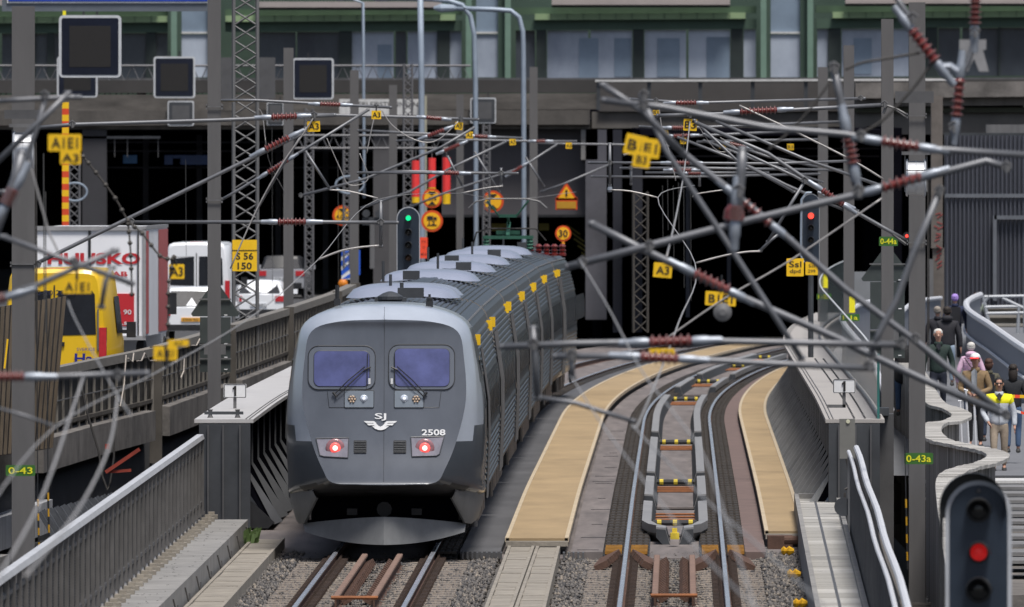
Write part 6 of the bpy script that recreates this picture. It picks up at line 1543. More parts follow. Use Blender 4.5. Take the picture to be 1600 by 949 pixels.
# contact wires
freewire([(722, 302, 66), (590, 312, 80), (497, 406, 110), (400, 490, 146), (258, 575, 184), (83, 670, 227), (-60, 860, 300)], .006, 'contact wire of the left track zigzagging down to the lower left corner', wirem, 'contact_wire')
freewire([(1085, 290, 70), (1028, 309, 84), (1086, 411, 108), (1060, 505, 146), (1003, 650, 205), (988, 665, 212)], .0085, 'contact wire of the right track bending in front of the tunnel', wirem, 'contact_wire')
freewire([(988, 665, 212), (1030, 709, 228), (1098, 777, 250), (1200, 866, 290), (1290, 950, 325)], .006, 'blurred contact wire crossing the empty right track to the lower right', wirem, 'contact_wire')
freewire([(1078, 190, 108), (1070, 260, 120), (1058, 330, 138), (1042, 400, 160)], .009, 'white messenger wire hanging down from the B3 tag', wirem, 'messenger_wire')
freewire([(905, 405, 190), (950, 480, 200), (1003, 580, 220), (1055, 648, 235), (1098, 709, 250), (1130, 800, 280), (1180, 950, 320)], .006, 'blurred pale wire falling from the long tube across the walkway', wirem, 'wire')
freewire([(893, 589, 205), (935, 655, 222), (975, 710, 240), (1083, 850, 280), (1185, 955, 310)], .006, 'blurred pale wire crossing the near end of the sandy walkway', wirem, 'wire')
freewire([(106, 470, 200), (117, 498, 205), (150, 560, 215), (184, 618, 225), (205, 650, 240)], .006, 'blurred pale wire over the yellow van and barrier', wirem, 'wire')
freewire([(184, 618, 225), (170, 700, 240), (120, 800, 270), (40, 900, 300)], .009, 'blurred pale wire running down in front of the left mesh railing', M('pale blurred wire', (.36, .35, .35), .5, .2, .1, 3), 'wire')
freewire([(130, 590, 225), (110, 650, 235), (60, 790, 265), (-20, 930, 300)], .009, 'leftmost blurred pale wire over the 0-43 plate', M('pale blurred wire', (.36, .35, .35), .5, .2, .1, 3), 'wire')
freewire([(1030, 170, 84), (1035, 205, 84), (1045, 235, 84), (1056, 283, 84)], .010, 'white wire loop hanging at the second right cantilever', wirem)
freewire([(1090, 195, 84), (1120, 235, 84), (1150, 232, 84), (1125, 215, 84)], .006, 'thin slack wire under the far right cantilevers', wirem)
freewire([(400, 170, 70), (410, 180, 70), (420, 250, 70), (445, 300, 66)], .006, 'thin wire beside the lattice mast top', wirem)
freewire([(510, 215, 80), (530, 260, 80), (546, 289, 80), (575, 280, 80), (562, 240, 80)], .008, 'white slack wire loop in front of the oval hoop', wirem)
freewire([(720, 302, 66), (800, 312, 60), (900, 300, 56)], .006, 'thin far contact wire above the pantograph', wirem)
# droppers with small dark beads in front of the vans
for pts, l in (([(130, 245, 150), (150, 270, 150), (180, 310, 150), (200, 345, 150), (222, 365, 150), (250, 400, 150), (270, 405, 150)], 'dark beaded wire falling from the A3 tag to the white van'),
               ([(200, 350, 150), (203, 380, 150), (205, 420, 150), (206, 460, 150)], 'dark beaded wire hanging in front of the white truck'),
               ([(272, 402, 150), (264, 440, 150), (263, 480, 150), (262, 530, 150)], 'dark beaded wire hanging in front of the white van')):
    q = catmull([P(x, y, s_) for x, y, s_ in pts], 4); m = MB(); m.tube(q, .01, 5)
    for k, c in enumerate(q):
        if k % 2 == 0: m.lathe(c - Vector((0, 0, .025)), c + Vector((0, 0, .025)), [(0, .01), (.02, .026), (.03, .026), (.05, .01)], 6)
    m.build('beaded_wire', M('bead dark', (.05, .045, .04), .6, .1, .3, 5), None, l, 'wire')
for x, y0, y1, s_ in ((68, 240, 470, 140), (71, 300, 520, 140), (290, 250, 400, 60), (425, 200, 470, 56), (528, 250, 440, 56), (620, 262, 380, 60), (1035, 290, 380, 62), (1052, 290, 420, 62), (1068, 200, 450, 62), (1079, 300, 470, 62), (1043, 280, 360, 62), (1060, 285, 380, 62)):
    m = MB(); m.tube([P(x, y0, s_), P(x + 1, y1, s_)], .006, 4); m.build('dropper', M('dropper dark', (.08, .08, .08), .6, 0, .2, 5), None, {68: 'thin upright wire left of the striped pole', 71: 'second thin upright wire beside the yellow van', 290: 'thin upright wire above the white van'}.get(x, 'thin upright dropper wire in front of the dark openings'), 'dropper', 'thin dropper wires')
# tensioning wheels
for cx, y0, s_, l in ((38, 207, 116, 'bright drum shaped line tensioner on the 0-43 mast'), (1430, 250, 111, 'bright drum shaped line tensioner on the 0-43a mast')):
    t = thing('line_tensioner', P(cx, y0 + 60, s_), l, 'tensioner')
    c = P(cx, y0 + 28, s_, -.35); m = MB(); m.lathe(c + Vector((-.14, 0, 0)), c + Vector((.14, 0, 0)), [(0, .25), (.02, .27), (.03, .24), (.135, .24), (.14, .25), (.145, .24), (.25, .24), (.26, .27), (.28, .25)], 30); m.build('drum', M('tension drum', (.62, .64, .68), .35, .3, .1, 4), t, smooth=40)
    m = MB(); bx(m, cx - 22, cx + 22, y0 - 13, y0 - 8, s_, .3, -.5); bx(m, cx - 18, cx - 16, y0 - 8, y0 + 50, s_, .04, -.4); bx(m, cx + 16, cx + 18, y0 - 8, y0 + 50, s_, .04, -.4); bx(m, cx - 17, cx + 17, y0 + 15, y0 + 17, s_, .03, -.65); m.build('frame', galv, t)
    m = MB(); bx(m, cx - 34, cx + 34, y0 - 60 + (40 if cx > 100 else 10), y0 - 42 + (40 if cx > 100 else 10), s_, .05, -.3) if False else bx(m, cx - (32 if cx > 100 else 30), cx + 28, (143 if cx > 100 else 172), (161 if cx > 100 else 186), s_, .05, -.3)
    m.build('back_plate', steelm, t)
    m = MB(); m.tube([P(cx + 18, y0 + 15, s_, -.4), P(cx + 19, y0 + 330, s_, -.2)], .008, 5); m.tube([P(cx + 20, y0 + 15, s_, -.4), P(cx + 21, y0 + 330, s_, -.2)], .008, 5); m.build('cable', wired, t)
m = MB(); c = P(1129, 488, 170); m.lathe(c + Vector((0, .04, 0)), c + Vector((0, -.04, 0)), [(0, .07), (.02, .085), (.06, .085), (.08, .03)], 16); m.build('pulley', galv, None, 'small grey pulley disc below the B1E1 tag', 'pulley')
m = MB(); c = P(1147, 336, 190); m.lathe(c + Vector((0, 0, .09)), c + Vector((0, 0, -.12)), [(0, .04), (.05, .08), (.12, .09), (.16, .05), (.21, .03)], 14); m.build('porcelain_insulator', insr, None, 'dark red porcelain knob hanging below the short bright tube', 'insulator')

# ================================================================ PALE GUIDE BEAMS BETWEEN THE RIGHT RAILS
gb = M('pale channel beam', (.27, .27, .275), .55, .2, .15, 2)
def yy(py): return solveY(py, .12)
segs = [(783, 825), (744, 773), (683, 737), (617, 674), (590, 604), (566, 584), (553, 562)]
for i, (a, b) in enumerate(segs):
    ya, yb = yy(b), yy(a)
    lab = ['nearest pair of pale guide beams narrowing between the shiny rails', 'second nearest pair of pale guide beams between the shiny rails', 'third pair of pale guide beams between the shiny rails', 'long fourth pair of pale guide beams where the right track starts to curve', 'short fifth pair of pale guide beams in the curve of the right track', 'sixth pair of pale guide beams far along the right track', 'farthest pair of pale guide beams in the curve of the right track'][i]
    t = thing('guide_beams', W(0, ya, 0), lab, 'guide beam', 'guide beams between the right rails')
    for sg in (-1, 1):
        m = MB(); rows = []
        for y in frange(ya, yb, 2):
            o_ = .42
            if i == 0 and y < ya + 3.8: o_ = .18 + .24 * max(0, (y - ya) / 3.8)
            q = [(o_ - .03, .12), (o_ + .12, .13), (o_ + .12, .0), (o_ + .02, -.12), (o_ - .10, -.12)]
            rows.append([W(sg * a_, y, z) for a_, z in q])
        if i == 0: rows.insert(1, [W(sg * a_, ya + 1.2, z) for a_, z in ((.14, .12), (.30, .13), (.30, 0), (.2, -.12), (.10, -.12))])
        m.grid(rows, True); m.add(rows[0], [tuple(range(5))]); m.add(rows[-1], [tuple(range(5))]); m.build('beam', gb, t)
        m = MB(); m.grid([[r_[4] + Vector((-sg * .012, 0, 0)), r_[0] + Vector((-sg * .012, 0, -.02))] for r_ in rows]); m.add([r + Vector((0, -.02, -.03)) for r in rows[0]], [tuple(range(5))]); m.build('inner_side', steeld, t)  # dark skin paints shade on the trough sides and near ends
    m = MB(); m.sweep([(-.36, -.10), (.36, -.10), (.36, -.13), (-.36, -.13)], frange(ya + (4 if i == 0 else 0), yb, 2)); m.build('floor_plate', deckb, t)
    # rollers
    yr = yb - .5 if i else ya + 6.5
    m = MB(); m.tube([W(-.36, yr, .02), W(.36, yr, .02)], .05, 10); m.build('roller', blk2, t)
    for o_ in (-.26, 0, .26): m = MB(); m.tube([W(o_ - .035, yr, .02), W(o_ + .035, yr, .02)], .055, 10); m.build('yellow_collar', M('dusty yellow', (.6, .46, .04), .7, 0, .3, 6), t)
    for k in range(3):
        m = MB(); m.tube([W(-.33, yb - 2.5 - k * 1.7, -.04), W(.33, yb - 2.5 - k * 1.7, -.04)], .022, 6); m.build('rusty_rod', rusto, t)
m = MB(); c = W(0, yy(828), 0); m.box(c + Vector((0, 0, .02)), (.14, .3, .1)); m.box(c + Vector((0, .2, .1)), (.08, .2, .08)); m.build('yellow_block', M('dusty yellow', (.6, .46, .04)), None, 'small yellow block between the tips of the nearest guide beams', 'block')
# brown guard rails inside both tracks, near the camera
for base, y0, y1, y2, l in ((0, 208.5, 217.5, 236, 'the right track'), (-4.5, 208.5, 216.5, 236.5, 'the left track')):
    for sg, n in ((-1, 'left'), (1, 'right')):
        rail(base + sg * .27, 150, y0, 'near %s brown guard rail between the rails of %s, below the gap' % (n, l), 'guard_rail', rustl, rust, 1.3, .02, 'guard rail')
        rail(base + sg * .27, y1, y2, 'far %s brown guard rail between the rails of %s, beyond the gap' % (n, l), 'guard_rail', rustl, rust, 1.3, .02, 'guard rail')
        m = MB()
        for k in range(22): y = y1 + 2 + k * .8; m.box(W(base + sg * .16, y, -.10), (.14, .3, .10), (0, sg * .5, 0))
        m.build('ribbed_liner', rust, None, 'row of rusty ribs along the inner side of the %s guard rail of %s' % (n, l), 'rib row')['kind'] = 'stuff'
    for k, y in enumerate((y0 + .2, y0 - 2.5, y1 - .1)):
        m = MB(); m.tube([W(base - .33, y, .0), W(base + .33, y, .0)], .03, 6); m.build('cross_rod', rusto, None, ['orange rusty rod closing the near guard rails of %s', 'second orange rusty rod across the near guard rails of %s', 'orange rusty rod at the near end of the far guard rails of %s'][k] % l, 'cross rod')
# ================================================================ VEHICLES ON THE ROAD
def vloft(m, secs):
    """secs: (y, half width low, half width belt, half width roof, z low, z belt, z roof, edge radius)"""
    rows = []
    for (y, wl, wb, wt, z0, zb, zt, r) in secs:
        h = [(wl, z0), (wb, z0 + .18), (wb, zb), (wb + (wt - wb) * .6, zb + (zt - r - zb) * .65), (wt, zt - r), (wt - r * .3, zt - r * .35), (wt - r, zt - r * .05), (wt * .5, zt), (0, zt + .01)]
        rows.append([Vector((x, y, z)) for x, z in h] + [Vector((-x, y, z)) for x, z in h[::-1][1:]])
    m.grid(rows); n = len(rows[0]); m.add(rows[0], [tuple(range(n))]); m.add(rows[-1], [tuple(range(n))[::-1]])
def vehicle(name, px, s, label, cat, roty=.05, z=None):
    b = P(px, 150, s); zz = roadz(b.y) if z is None else z
    t = thing(name, (b.x, b.y, zz), label, cat); return t, Matrix.Translation((b.x, b.y, zz)) @ Matrix.Rotation(-roty, 4, 'Z')
def quadp(m, pts, d=(0, .01, 0)): m.prism(pts, d)
def wheel(mb_t, mb_r, x, y, r=.33):
    mb_t.lathe((x - .1, y, r), (x + .1, y, r), [(0, r * .9), (.02, r), (.18, r), (.2, r * .9)], 20); mb_r.lathe((x - .105, y, r), (x + .105, y, r), [(0, r * .6), (.21, r * .6)], 16)
carwhite = M('car paint white', (.82, .84, .88), .3, 0, .05, 1, coat=.5); caryel = M('van paint yellow', (.80, .50, .01), .35, 0, .05, 1, coat=.4); carsil = M('car paint silver', (.42, .43, .47), .3, .3, .08, 1, coat=.5)
taill = M('tail light red', (.5, .02, .03), .25, 0, .15, 9, coat=.6); lpl = M('licence plate white', (.6, .62, .66), .4, 0, .05, 5); lpy = M('licence plate orange', (.72, .36, .05), .4, 0, .08, 5)
def van(px, s, w, H, L, paint, label, z=None, win=None, roty=.05, lamp=.0):
    t, mx = vehicle('van', px, s, label, 'van', roty, z); h = w / 2
    m = MB(); vloft(m, [(0, h * .93, h * .97, h * .82, .35, 1.15, H - .08, .16), (.06, h, h, h * .86, .28, 1.15, H, .16), (L * .72, h, h, h * .86, .28, 1.15, H, .16), (L * .84, h, h * .98, h * .80, .28, 1.15, H * .82, .2), (L * .88, h * .98, h * .97, h * .9, .28, 1.1, 1.3, .15), (L, h * .9, h * .9, h * .8, .3, .8, .95, .15)])
    xf(m, mx).build('body', paint, t, smooth=40)
    tw, rw = MB(), MB()
    for sx in (-1, 1):
        for y in (.95, L - .95): wheel(tw, rw, sx * (h - .12), y)
        for y in (.95, L - .95): pass
    xf(tw, mx).build('tyres', rubber, t); xf(rw, mx).build('rims', galv, t)
    for sx in (-1, 1):
        m = MB(); a, b, c, d = .07, h * .80, H * .50, H * .84
        m.prism([(sx * a, -.01, c), (sx * b, -.01, c + .02), (sx * b * .97, .0, d - .08), (sx * b * .9, .0, d), (sx * a, .0, d)], (0, .03, 0)); w_ = xf(m, mx).build('rear_window', glassd, t)
        m = MB(); m.b3(sx * h * .86, sx * h * 1.0, -.035, .12, H * .34, H * .56); xf(m, mx).build('tail_light', taill, t)
        m = MB(); m.b3(sx * (h + .08), sx * (h + .26), L * .74, L * .76, H * .46, H * .58); m.b3(sx * h * .95, sx * (h + .1), L * .745, L * .755, H * .49, H * .52); xf(m, mx).build('wing_mirror', blk2, t)
        m = MB(); m.prism([(sx * h * 1.003, L * .5, H * .5), (sx * h * 1.003, L * .74, H * .5), (sx * h * .93, L * .72, H * .78), (sx * h * .93, L * .5, H * .78)], (sx * .005, 0, 0)); xf(m, mx).build('side_window', glassd, t)
    m = MB(); m.b3(-.012, .012, -.02, .0, .5, H * .88); xf(m, mx).build('door_gap', blk2, t)
    m = MB(); m.b3(-h * .9, h * .9, -.10, .05, .36, .52); xf(m, mx).build('bumper', blk2 if paint is not carwhite else carsil, t)
    m = MB(); m.b3(.08, .2, -.04, 0, H * .42, H * .45); xf(m, mx).build('door_handle', blk2, t)
    m = MB(); m.lathe((-.28, .1, H - .03), (.28, .1, H - .03), [(0, .02), (.1, .05), (.46, .05), (.56, .02)], 10); xf(m, mx).build('brake_lamp', taill, t)
    return t, mx
def vtext(t, mx, txt, x, z, h, w, mat, y=-.02, bold=.01, nm='lettering'):
    m = text_mb(txt, (x, y, z), h=h, w=w, bold=bold); xf(m, mx).build(nm, mat, t)
# yellow van
t, mx = van(85, 80, 2.04, 2.58, 5.6, caryel, 'bright yellow van with dark rear windows beside the road barrier', z=1.1)
vtext(t, mx, '020-20 20 20', -.05, 2.58 * .61 + .55, .10, .95, M('navy lettering', (.015, .02, .05), .5), y=-.03)
navl = M('logo blue', (.01, .02, .25), .5)
vtext(t, mx, 'SVERIGE', .62, 1.02, .06, .36, navl, y=-.03, bold=0); vtext(t, mx, 'Ha', .58, .84, .20, .36, navl, y=-.03, bold=.03)
m = MB(); m.b3(.84, .87, -.04, -.01, 1.0, 1.8); xf(m, mx).build('hinge', galv, t)
# white box truck
t, mx = vehicle('box_truck', 140, 68.5, 'white box truck with red lettering standing behind the yellow van', 'truck', .06)
m = MB(); m.b3(-1.27, 1.27, 0, 6.2, .95, 3.42); truck_box = xf(m, mx).build('cargo_box', M('truck panel white', (.85, .86, .90), .45, 0, .06, .8), t)
m = MB()
for x0, x1, z0, z1 in ((-1.29, 1.29, 3.36, 3.46), (-1.29, 1.29, .86, .96), (-1.29, -1.22, .9, 3.4), (1.22, 1.29, .9, 3.4)): m.b3(x0, x1, -.05, .03, z0, z1)
m.b3(1.22, 1.29, .03, 6.2, 3.38, 3.46)
xf(m, mx).build('frame', M('truck frame', (.33, .33, .34), .5, .2, .15, 3), truck_box)
m = MB(); m.b3(-.03, .03, -.03, 0, .96, 3.36); m.b3(1.1, 1.13, -.05, 0, .96, 3.36); xf(m, mx).build('door_bar', blk2, truck_box)
redt = M('truck lettering red', (.52, .02, .03), .5, 0, .05, 3)
vtext(truck_box, mx, 'HUUSKO', .1, 2.72, .26, 2.12, redt, bold=.035); vtext(truck_box, mx, 'Express AB', .22, 2.35, .15, 1.3, redt, bold=.03)
m = MB(); m.b3(.10, 1.02, -.025, 0, 1.18, 1.92); xf(m, mx).build('red_panel', redt, truck_box)
vtext(truck_box, mx, '08-29 84 90', .5, 1.50, .11, .92, whit, y=-.035); vtext(truck_box, mx, 'huusko.se', .55, 1.26, .10, .82, whit, y=-.035)
m = MB(); m.prism([(1.285, .15, 1.0), (1.285, .8, 1.0), (1.285, .8, 3.35), (1.285, .15, 3.35)], (.005, 0, 0)); m.prism([(1.285, 3.6, 1.0), (1.285, 6.1, 1.0), (1.285, 6.1, 3.35), (1.285, 3.6, 3.35)], (.005, 0, 0)); xf(m, mx).build('side_stripe', M('side stripe pale red', (.5, .12, .12), .5, 0, .1, 2), truck_box)
m = MB(); vloft(m, [(6.4, 1.1, 1.1, .95, .4, 1.6, 2.6, .2), (7.6, 1.1, 1.1, .95, .4, 1.6, 2.6, .2), (8.1, 1.1, 1.08, .8, .4, 1.3, 1.9, .2)]); xf(m, mx).build('cab', carwhite, t)
tw, rw = MB(), MB()
for sx in (-1, 1):
    for y in (1.6, 7.2): wheel(tw, rw, sx * 1.05, y, .42)
xf(tw, mx).build('tyres', rubber, t); xf(rw, mx).build('rims', galv, t)
m = MB(); m.b3(1.2, 1.42, 6.9, 6.96, 1.35, 1.85); m.b3(1.1, 1.3, 6.92, 6.95, 1.6, 1.64); xf(m, mx).build('wing_mirror', blk2, t)
m = MB(); m.b3(-1.1, 1.1, .1, .2, .45, .6); xf(m, mx).build('bumper', steelm, t)
# white van
t, mx = van(307, 51.5, 2.02, 2.62, 5.4, carwhite, 'white van with a black rear window and a red roof lamp', roty=.05)
m = MB(); m.lathe((0, .3, 2.5), (0, .3, 2.7), [(0, .1), (.08, .1), (.13, .04)], 12); xf(m, mx).build('roof_dome', carwhite, t)
m = MB(); m.b3(-.26, .26, -.03, 0, .75, .87); xf(m, mx).build('licence_plate', lpl, t)
def car(px, s, w, H, L, paint, label, z=None, roty=.05, roof=None, plate='ABC', plm=None, estate=True):
    t, mx = vehicle('car', px, s, label, 'car', roty, z); h = w / 2
    m = MB(); vloft(m, [(0, h * .9, h * .94, h * .86, .32, .75, .95, .1), (.15, h, h, h * .92, .25, .78, .98, .1), (.5, h, h, h * .93, .22, .8, 1.0, .1), (L * .7, h, h, h * .93, .22, .8, .98, .1), (L * .97, h * .95, h * .93, h * .8, .25, .6, .75, .1), (L, h * .85, h * .85, h * .7, .3, .55, .65, .1)])
    xf(m, mx).build('body', paint, t, smooth=40)
    y0 = .25 if estate else .6
    m = MB(); rows = []
    for (y, wb, wt, zt) in ((y0, h * .88, h * .70, 1.0), (y0 + .35, h * .88, h * .72, H), (y0 + .6, h * .9, h * .74, H + .02), (L * .48, h * .9, h * .74, H), (L * .72, h * .88, h * .8, 1.0)):
        rows.append([Vector((x, y, z)) for x, z in ((wb, .95), (wt, zt - .06), (wt - .1, zt), (0, zt + .02), (-wt + .1, zt), (-wt, zt - .06), (-wb, .95))])
    m.grid(rows); xf(m, mx).build('roof', roof or paint, t, smooth=40)
    m = MB(); m.prism([(-h * .74, y0 + .02, 1.03), (h * .74, y0 + .02, 1.03), (h * .60, y0 + .30, H - .1), (-h * .60, y0 + .30, H - .1)], (0, .0, .0)) if False else m.add([(-h * .76, y0 - .01, 1.0), (h * .76, y0 - .01, 1.0), (h * .62, y0 + .27, H - .09), (-h * .62, y0 + .27, H - .09)], [(0, 1, 2, 3)]); xf(m, mx).build('rear_window', glassd, t)
    for sx in (-1, 1):
        m = MB(); m.add([(sx * h * .875, y0 + .3, 1.02), (sx * h * .895, L * .66, 1.02), (sx * h * .76, L * .5, H - .09), (sx * h * .745, y0 + .45, H - .09)], [(0, 1, 2, 3)]); xf(m, mx).build('side_window', glassd, t)
        m = MB(); m.b3(sx * h * .60, sx * h * .97, -.03, .2, .74, .92); xf(m, mx).build('tail_light', taill, t)
        m = MB(); m.b3(sx * (h), sx * (h + .18), L * .56, L * .58, .95, 1.1); xf(m, mx).build('wing_mirror', paint, t)
    tw, rw = MB(), MB()
    for sx in (-1, 1):
        for y in (.85, L - .85): wheel(tw, rw, sx * (h - .1), y, .31)
    xf(tw, mx).build('tyres', rubber, t); xf(rw, mx).build('rims', galv, t)
    m = MB(); m.b3(-h * .85, h * .85, -.08, .05, .34, .5); xf(m, mx).build('bumper', blk2, t)
    m = MB(); m.b3(-.26, .26, -.03, 0, .58, .69); p = xf(m, mx).build('licence_plate', plm or lpl, t)
    vtext(p, mx, plate, 0, .635, .07, .42, blk, y=-.04, bold=0)
    return t
car(298, 57, 1.85, 1.50, 4.6, carwhite, 'white car with an orange licence plate in front of the white van', plate='KWW 920', plm=lpy)
car(404, 50, 1.75, 1.38, 4.6, carwhite, 'white estate car with red tail lights right of the lattice mast', z=-.1)
car(439, 44.6, 1.72, 1.42, 4.6, carsil, 'silver car with a black roof ahead of the white estate car', z=.02, roof=blk2, plate='ZTR 418')
m = MB(); c = P(507, 389, 42); m.lathe(c, c + Vector((0, -.05, 0)), [(0, .07), (.03, .06)], 10); m.build('red_lamp', M('lit red lamp', (.95, .03, .025)), None, 'small red lamp glowing in the dark road opening', 'lamp')
m = MB(); c = P(251, 413, 50); m.lathe(c, c + Vector((0, -.05, 0)), [(0, .05), (.03, .04)], 10); m.build('green_lamp', M('lit green lamp', (.01, .85, .32)), None, 'tiny green lamp between the truck and the white van', 'lamp')
# ================================================================ PEOPLE
def skin_mb(chains, sub=2):
    """chains: lists of (x, y, z, r); equal points are merged so the chains form one body"""
    vs, es, rs, key = [], [], [], {}
    for ch in chains:
        prev = None
        for x, y, z, r in ch:
            k = (round(x, 4), round(y, 4), round(z, 4))
            if k not in key: key[k] = len(vs); vs.append((x, y, z)); rs.append(r)
            i = key[k]
            if prev is not None and prev != i: es.append((prev, i))
            prev = i
    me = bpy.data.meshes.new('s'); me.from_pydata(vs, es, []); ob = bpy.data.objects.new('s', me); C.objects.link(ob)
    bpy.context.view_layer.objects.active = ob
    md = ob.modifiers.new('k', 'SKIN'); md.use_smooth_shade = True
    sv = me.skin_vertices[0].data
    for i, r in enumerate(rs):
        sv[i].radius = (r if isinstance(r, tuple) else (r, r)); sv[i].use_root = (i == 0)
    ob.modifiers.new('s', 'SUBSURF').levels = sub
    bpy.context.view_layer.update()
    e = bpy.data.meshes.new_from_object(ob.evaluated_get(bpy.context.evaluated_depsgraph_get()))
    m = MB(); m.add([v.co[:] for v in e.vertices], [tuple(f.vertices) for f in e.polygons])
    bpy.data.objects.remove(ob); bpy.data.meshes.remove(me); bpy.data.meshes.remove(e); return m
skins = M('skin', (.42, .23, .165), .55, 0, .1, 12)
def ell(m, c, r, n=12, k=8, zmin=-1.0):
    rows = []
    for i in range(k + 1):
        ph = math.pi * i / k; cz = max(zmin, math.cos(ph)); sr = math.sqrt(max(0, 1 - cz * cz))
        rows.append([Vector((c[0] + r[0] * sr * math.cos(2 * math.pi * j / n), c[1] + r[1] * sr * math.sin(2 * math.pi * j / n), c[2] + r[2] * cz)) for j in range(n)])
    m.grid(rows, True)
def person(px, pyfeet, s, hgt, face, jacket, trousers, hair, label, hairlen=0, stride=.0, arms='down', shoes=(.03, .03, .03), extra=None, cap=None, female=False, hood=False, shirt=None, group=None, long=0.0, turn=0):
    """local frame: facing +y before rotation; face = heading in degrees (180 = towards the camera)"""
    k = hgt / 1.75; b = P(px, pyfeet, s)
    t = thing('person', b, label, 'person', group or 'people on the walkway')
    mx = Matrix.Translation(b) @ Matrix.Rotation(R(face), 4, 'Z') @ Matrix.Scale(k, 4)
    sw = .185 if not female else .165
    fR, fL = stride, -stride
    ank = {1: (.10, fR * 1.0, .09 + .05 * abs(stride)), -1: (-.10, fL * 1.0, .09)}
    if stride and True: ank[-1] = (-.10, fL * 1.0, .09 + abs(stride) * .18)
    kn = {1: (.10, fR * .5 + .05, .50), -1: (-.10, fL * .5 + .05, .50)}
    if arms == 'down': hand = {1: (.30, .04 - fR * .5, .86), -1: (-.30, .04 + fR * .5, .86)}; elb = {1: (.285, -.03, 1.10), -1: (-.285, -.03, 1.10)}
    elif arms == 'front': hand = {1: (.07, .27, 1.02), -1: (-.05, .27, 1.00)}; elb = {1: (.29, .03, 1.10), -1: (-.29, .03, 1.10)}
    elif arms == 'pocket': hand = {1: (.20, .12, .93), -1: (-.29, .05, .86)}; elb = {1: (.31, -.06, 1.12), -1: (-.285, -.02, 1.10)}
    elif arms == 'bag': hand = {1: (.31, .02, .86), -1: (-.12, .20, 1.15)}; elb = {1: (.29, -.03, 1.1), -1: (-.29, .02, 1.10)}
    # continuous body: head, neck, trunk, limbs, fingers
    ch = [[(0, 0, .95, (.12, .08)), (0, 0, 1.15, (.11, .08)), (0, 0, 1.34, (.11, .07)), (0, .0, 1.45, .05), (0, .005, 1.52, .050), (0, .015, 1.58, .066), (0, .015, 1.655, (.078, .092)), (0, .005, 1.71, (.07, .08)), (0, 0, 1.745, .04)]]
    for sx in (1, -1):
        h_, e_ = hand[sx], elb[sx]; hv, ev = Vector(h_), Vector(e_); d = (hv - ev).normalized(); p1 = hv + d * .05; p2 = hv + d * .09
        ch.append([(0, 0, 1.34, (.11, .07)), (sx * sw, 0, 1.36, .045), (*e_, .040), (*h_, .028), (*p1, (.036, .02))])
        u = Vector((sx, 0, 0)); u = (u - d * u.dot(d)).normalized(); v = d.cross(u)
        for q, L_ in ((-1.5, .055), (-.5, .07), (.5, .072), (1.5, .062)):
            a_ = p1 + v * q * .018 + d * .02; b_ = a_ + d * L_ * .6; c_ = b_ + (d + Vector((0, .4, 0))).normalized() * L_ * .5
            ch.append([(*p1, (.036, .02)), (*a_, .010), (*b_, .0095), (*c_, .008)])
        a_ = hv + d * .02 + Vector((0, .03, 0)); ch.append([(*p1, (.036, .02)), (*(a_ + Vector((0, .015, -.01))), .011), (*(a_ + d * .045 + Vector((0, .025, 0))), .009)])
        ch.append([(0, 0, .95, (.12, .08)), (sx * .095, 0, .86, .085), (*kn[sx], .052), (*ank[sx], .036), (ank[sx][0], ank[sx][1] + .1, ank[sx][2] - .05, .03)])
    m = skin_mb(ch, 1); body = xf(m, mx).build('body', skins, t, smooth=True)
    # jacket
    jr = 1.16 if not female else 1.1; low = .84 - long
    ch = [[(0, 0, low, (.175 * jr, .125 * jr)), (0, 0, 1.0, (.165 * jr, .12 * jr)), (0, 0, 1.18, (.16 * jr, .12 * jr)), (0, 0, 1.36, (.18 * jr, .12 * jr)), (0, 0, 1.47, .082)]]
    for sx in (1, -1): h_, e_ = hand[sx], elb[sx]; ch.append([(0, 0, 1.36, (.18 * jr, .12 * jr)), (sx * (sw + .01), 0, 1.385, .078), (*e_, .062), (*h_, .048)])
    m = skin_mb(ch, 2); jk = xf(m, mx).build('jacket', jacket, t, smooth=True)
    ch = [[(0, 0, .98, (.16, .115)), (0, 0, .90, (.165, .12))]]
    for sx in (1, -1): ch.append([(0, 0, .90, (.165, .12)), (sx * .10, 0, .82, .098), (*kn[sx], .07), (ank[sx][0], ank[sx][1], ank[sx][2] + .02, .055)])
    m = skin_mb(ch, 2); xf(m, mx).build('trousers', trousers, t, smooth=True)
    for sx in (1, -1):
        a_ = ank[sx]; m = MB(); tip = .0 if sx == 1 else -.25 * abs(stride)
        rows = []
        for yy_, w_, z_ in ((-.09, .03, .05), (-.07, .042, .08), (0, .045, .10), (.08, .047, .07), (.15, .042, .055), (.185, .02, .03)):
            rows.append([Vector((a_[0] + w_ * math.cos(q), a_[1] + yy_, max(0, (a_[2] - .09)) + .0 + max(0, z_ * (.5 + .5 * math.sin(q))))) for q in [2 * math.pi * i / 10 for i in range(10)]])
        m.grid(rows, True); m.add(rows[0], [tuple(range(10))]); m.add(rows[-1], [tuple(range(10))]); xf(m, mx).build('shoe', M('shoe %s' % (shoes,), shoes, .6, 0, .2, 9), t, smooth=50)
    # face
    hd = MB()
    hd.prism([(-.012, .095, 1.655), (.012, .095, 1.655), (.018, .115, 1.625), (-.018, .115, 1.625)], (0, -.03, 0)); xf(hd, mx).build('nose', skins, t)
    hd = MB()
    for sx in (-1, 1): ell(hd, (sx * .03, .094, 1.662), (.012, .008, .007), 8, 5)
    xf(hd, mx).build('eyes', blk, t)
    hd = MB(); ell(hd, (0, .088, 1.592), (.024, .008, .006), 8, 5); xf(hd, mx).build('mouth', M('lips', (.28, .09, .08), .5), t)
    hd = MB()
    for sx in (-1, 1): ell(hd, (sx * .082, .005, 1.645), (.012, .02, .03), 8, 5)
    xf(hd, mx).build('ears', skins, t)
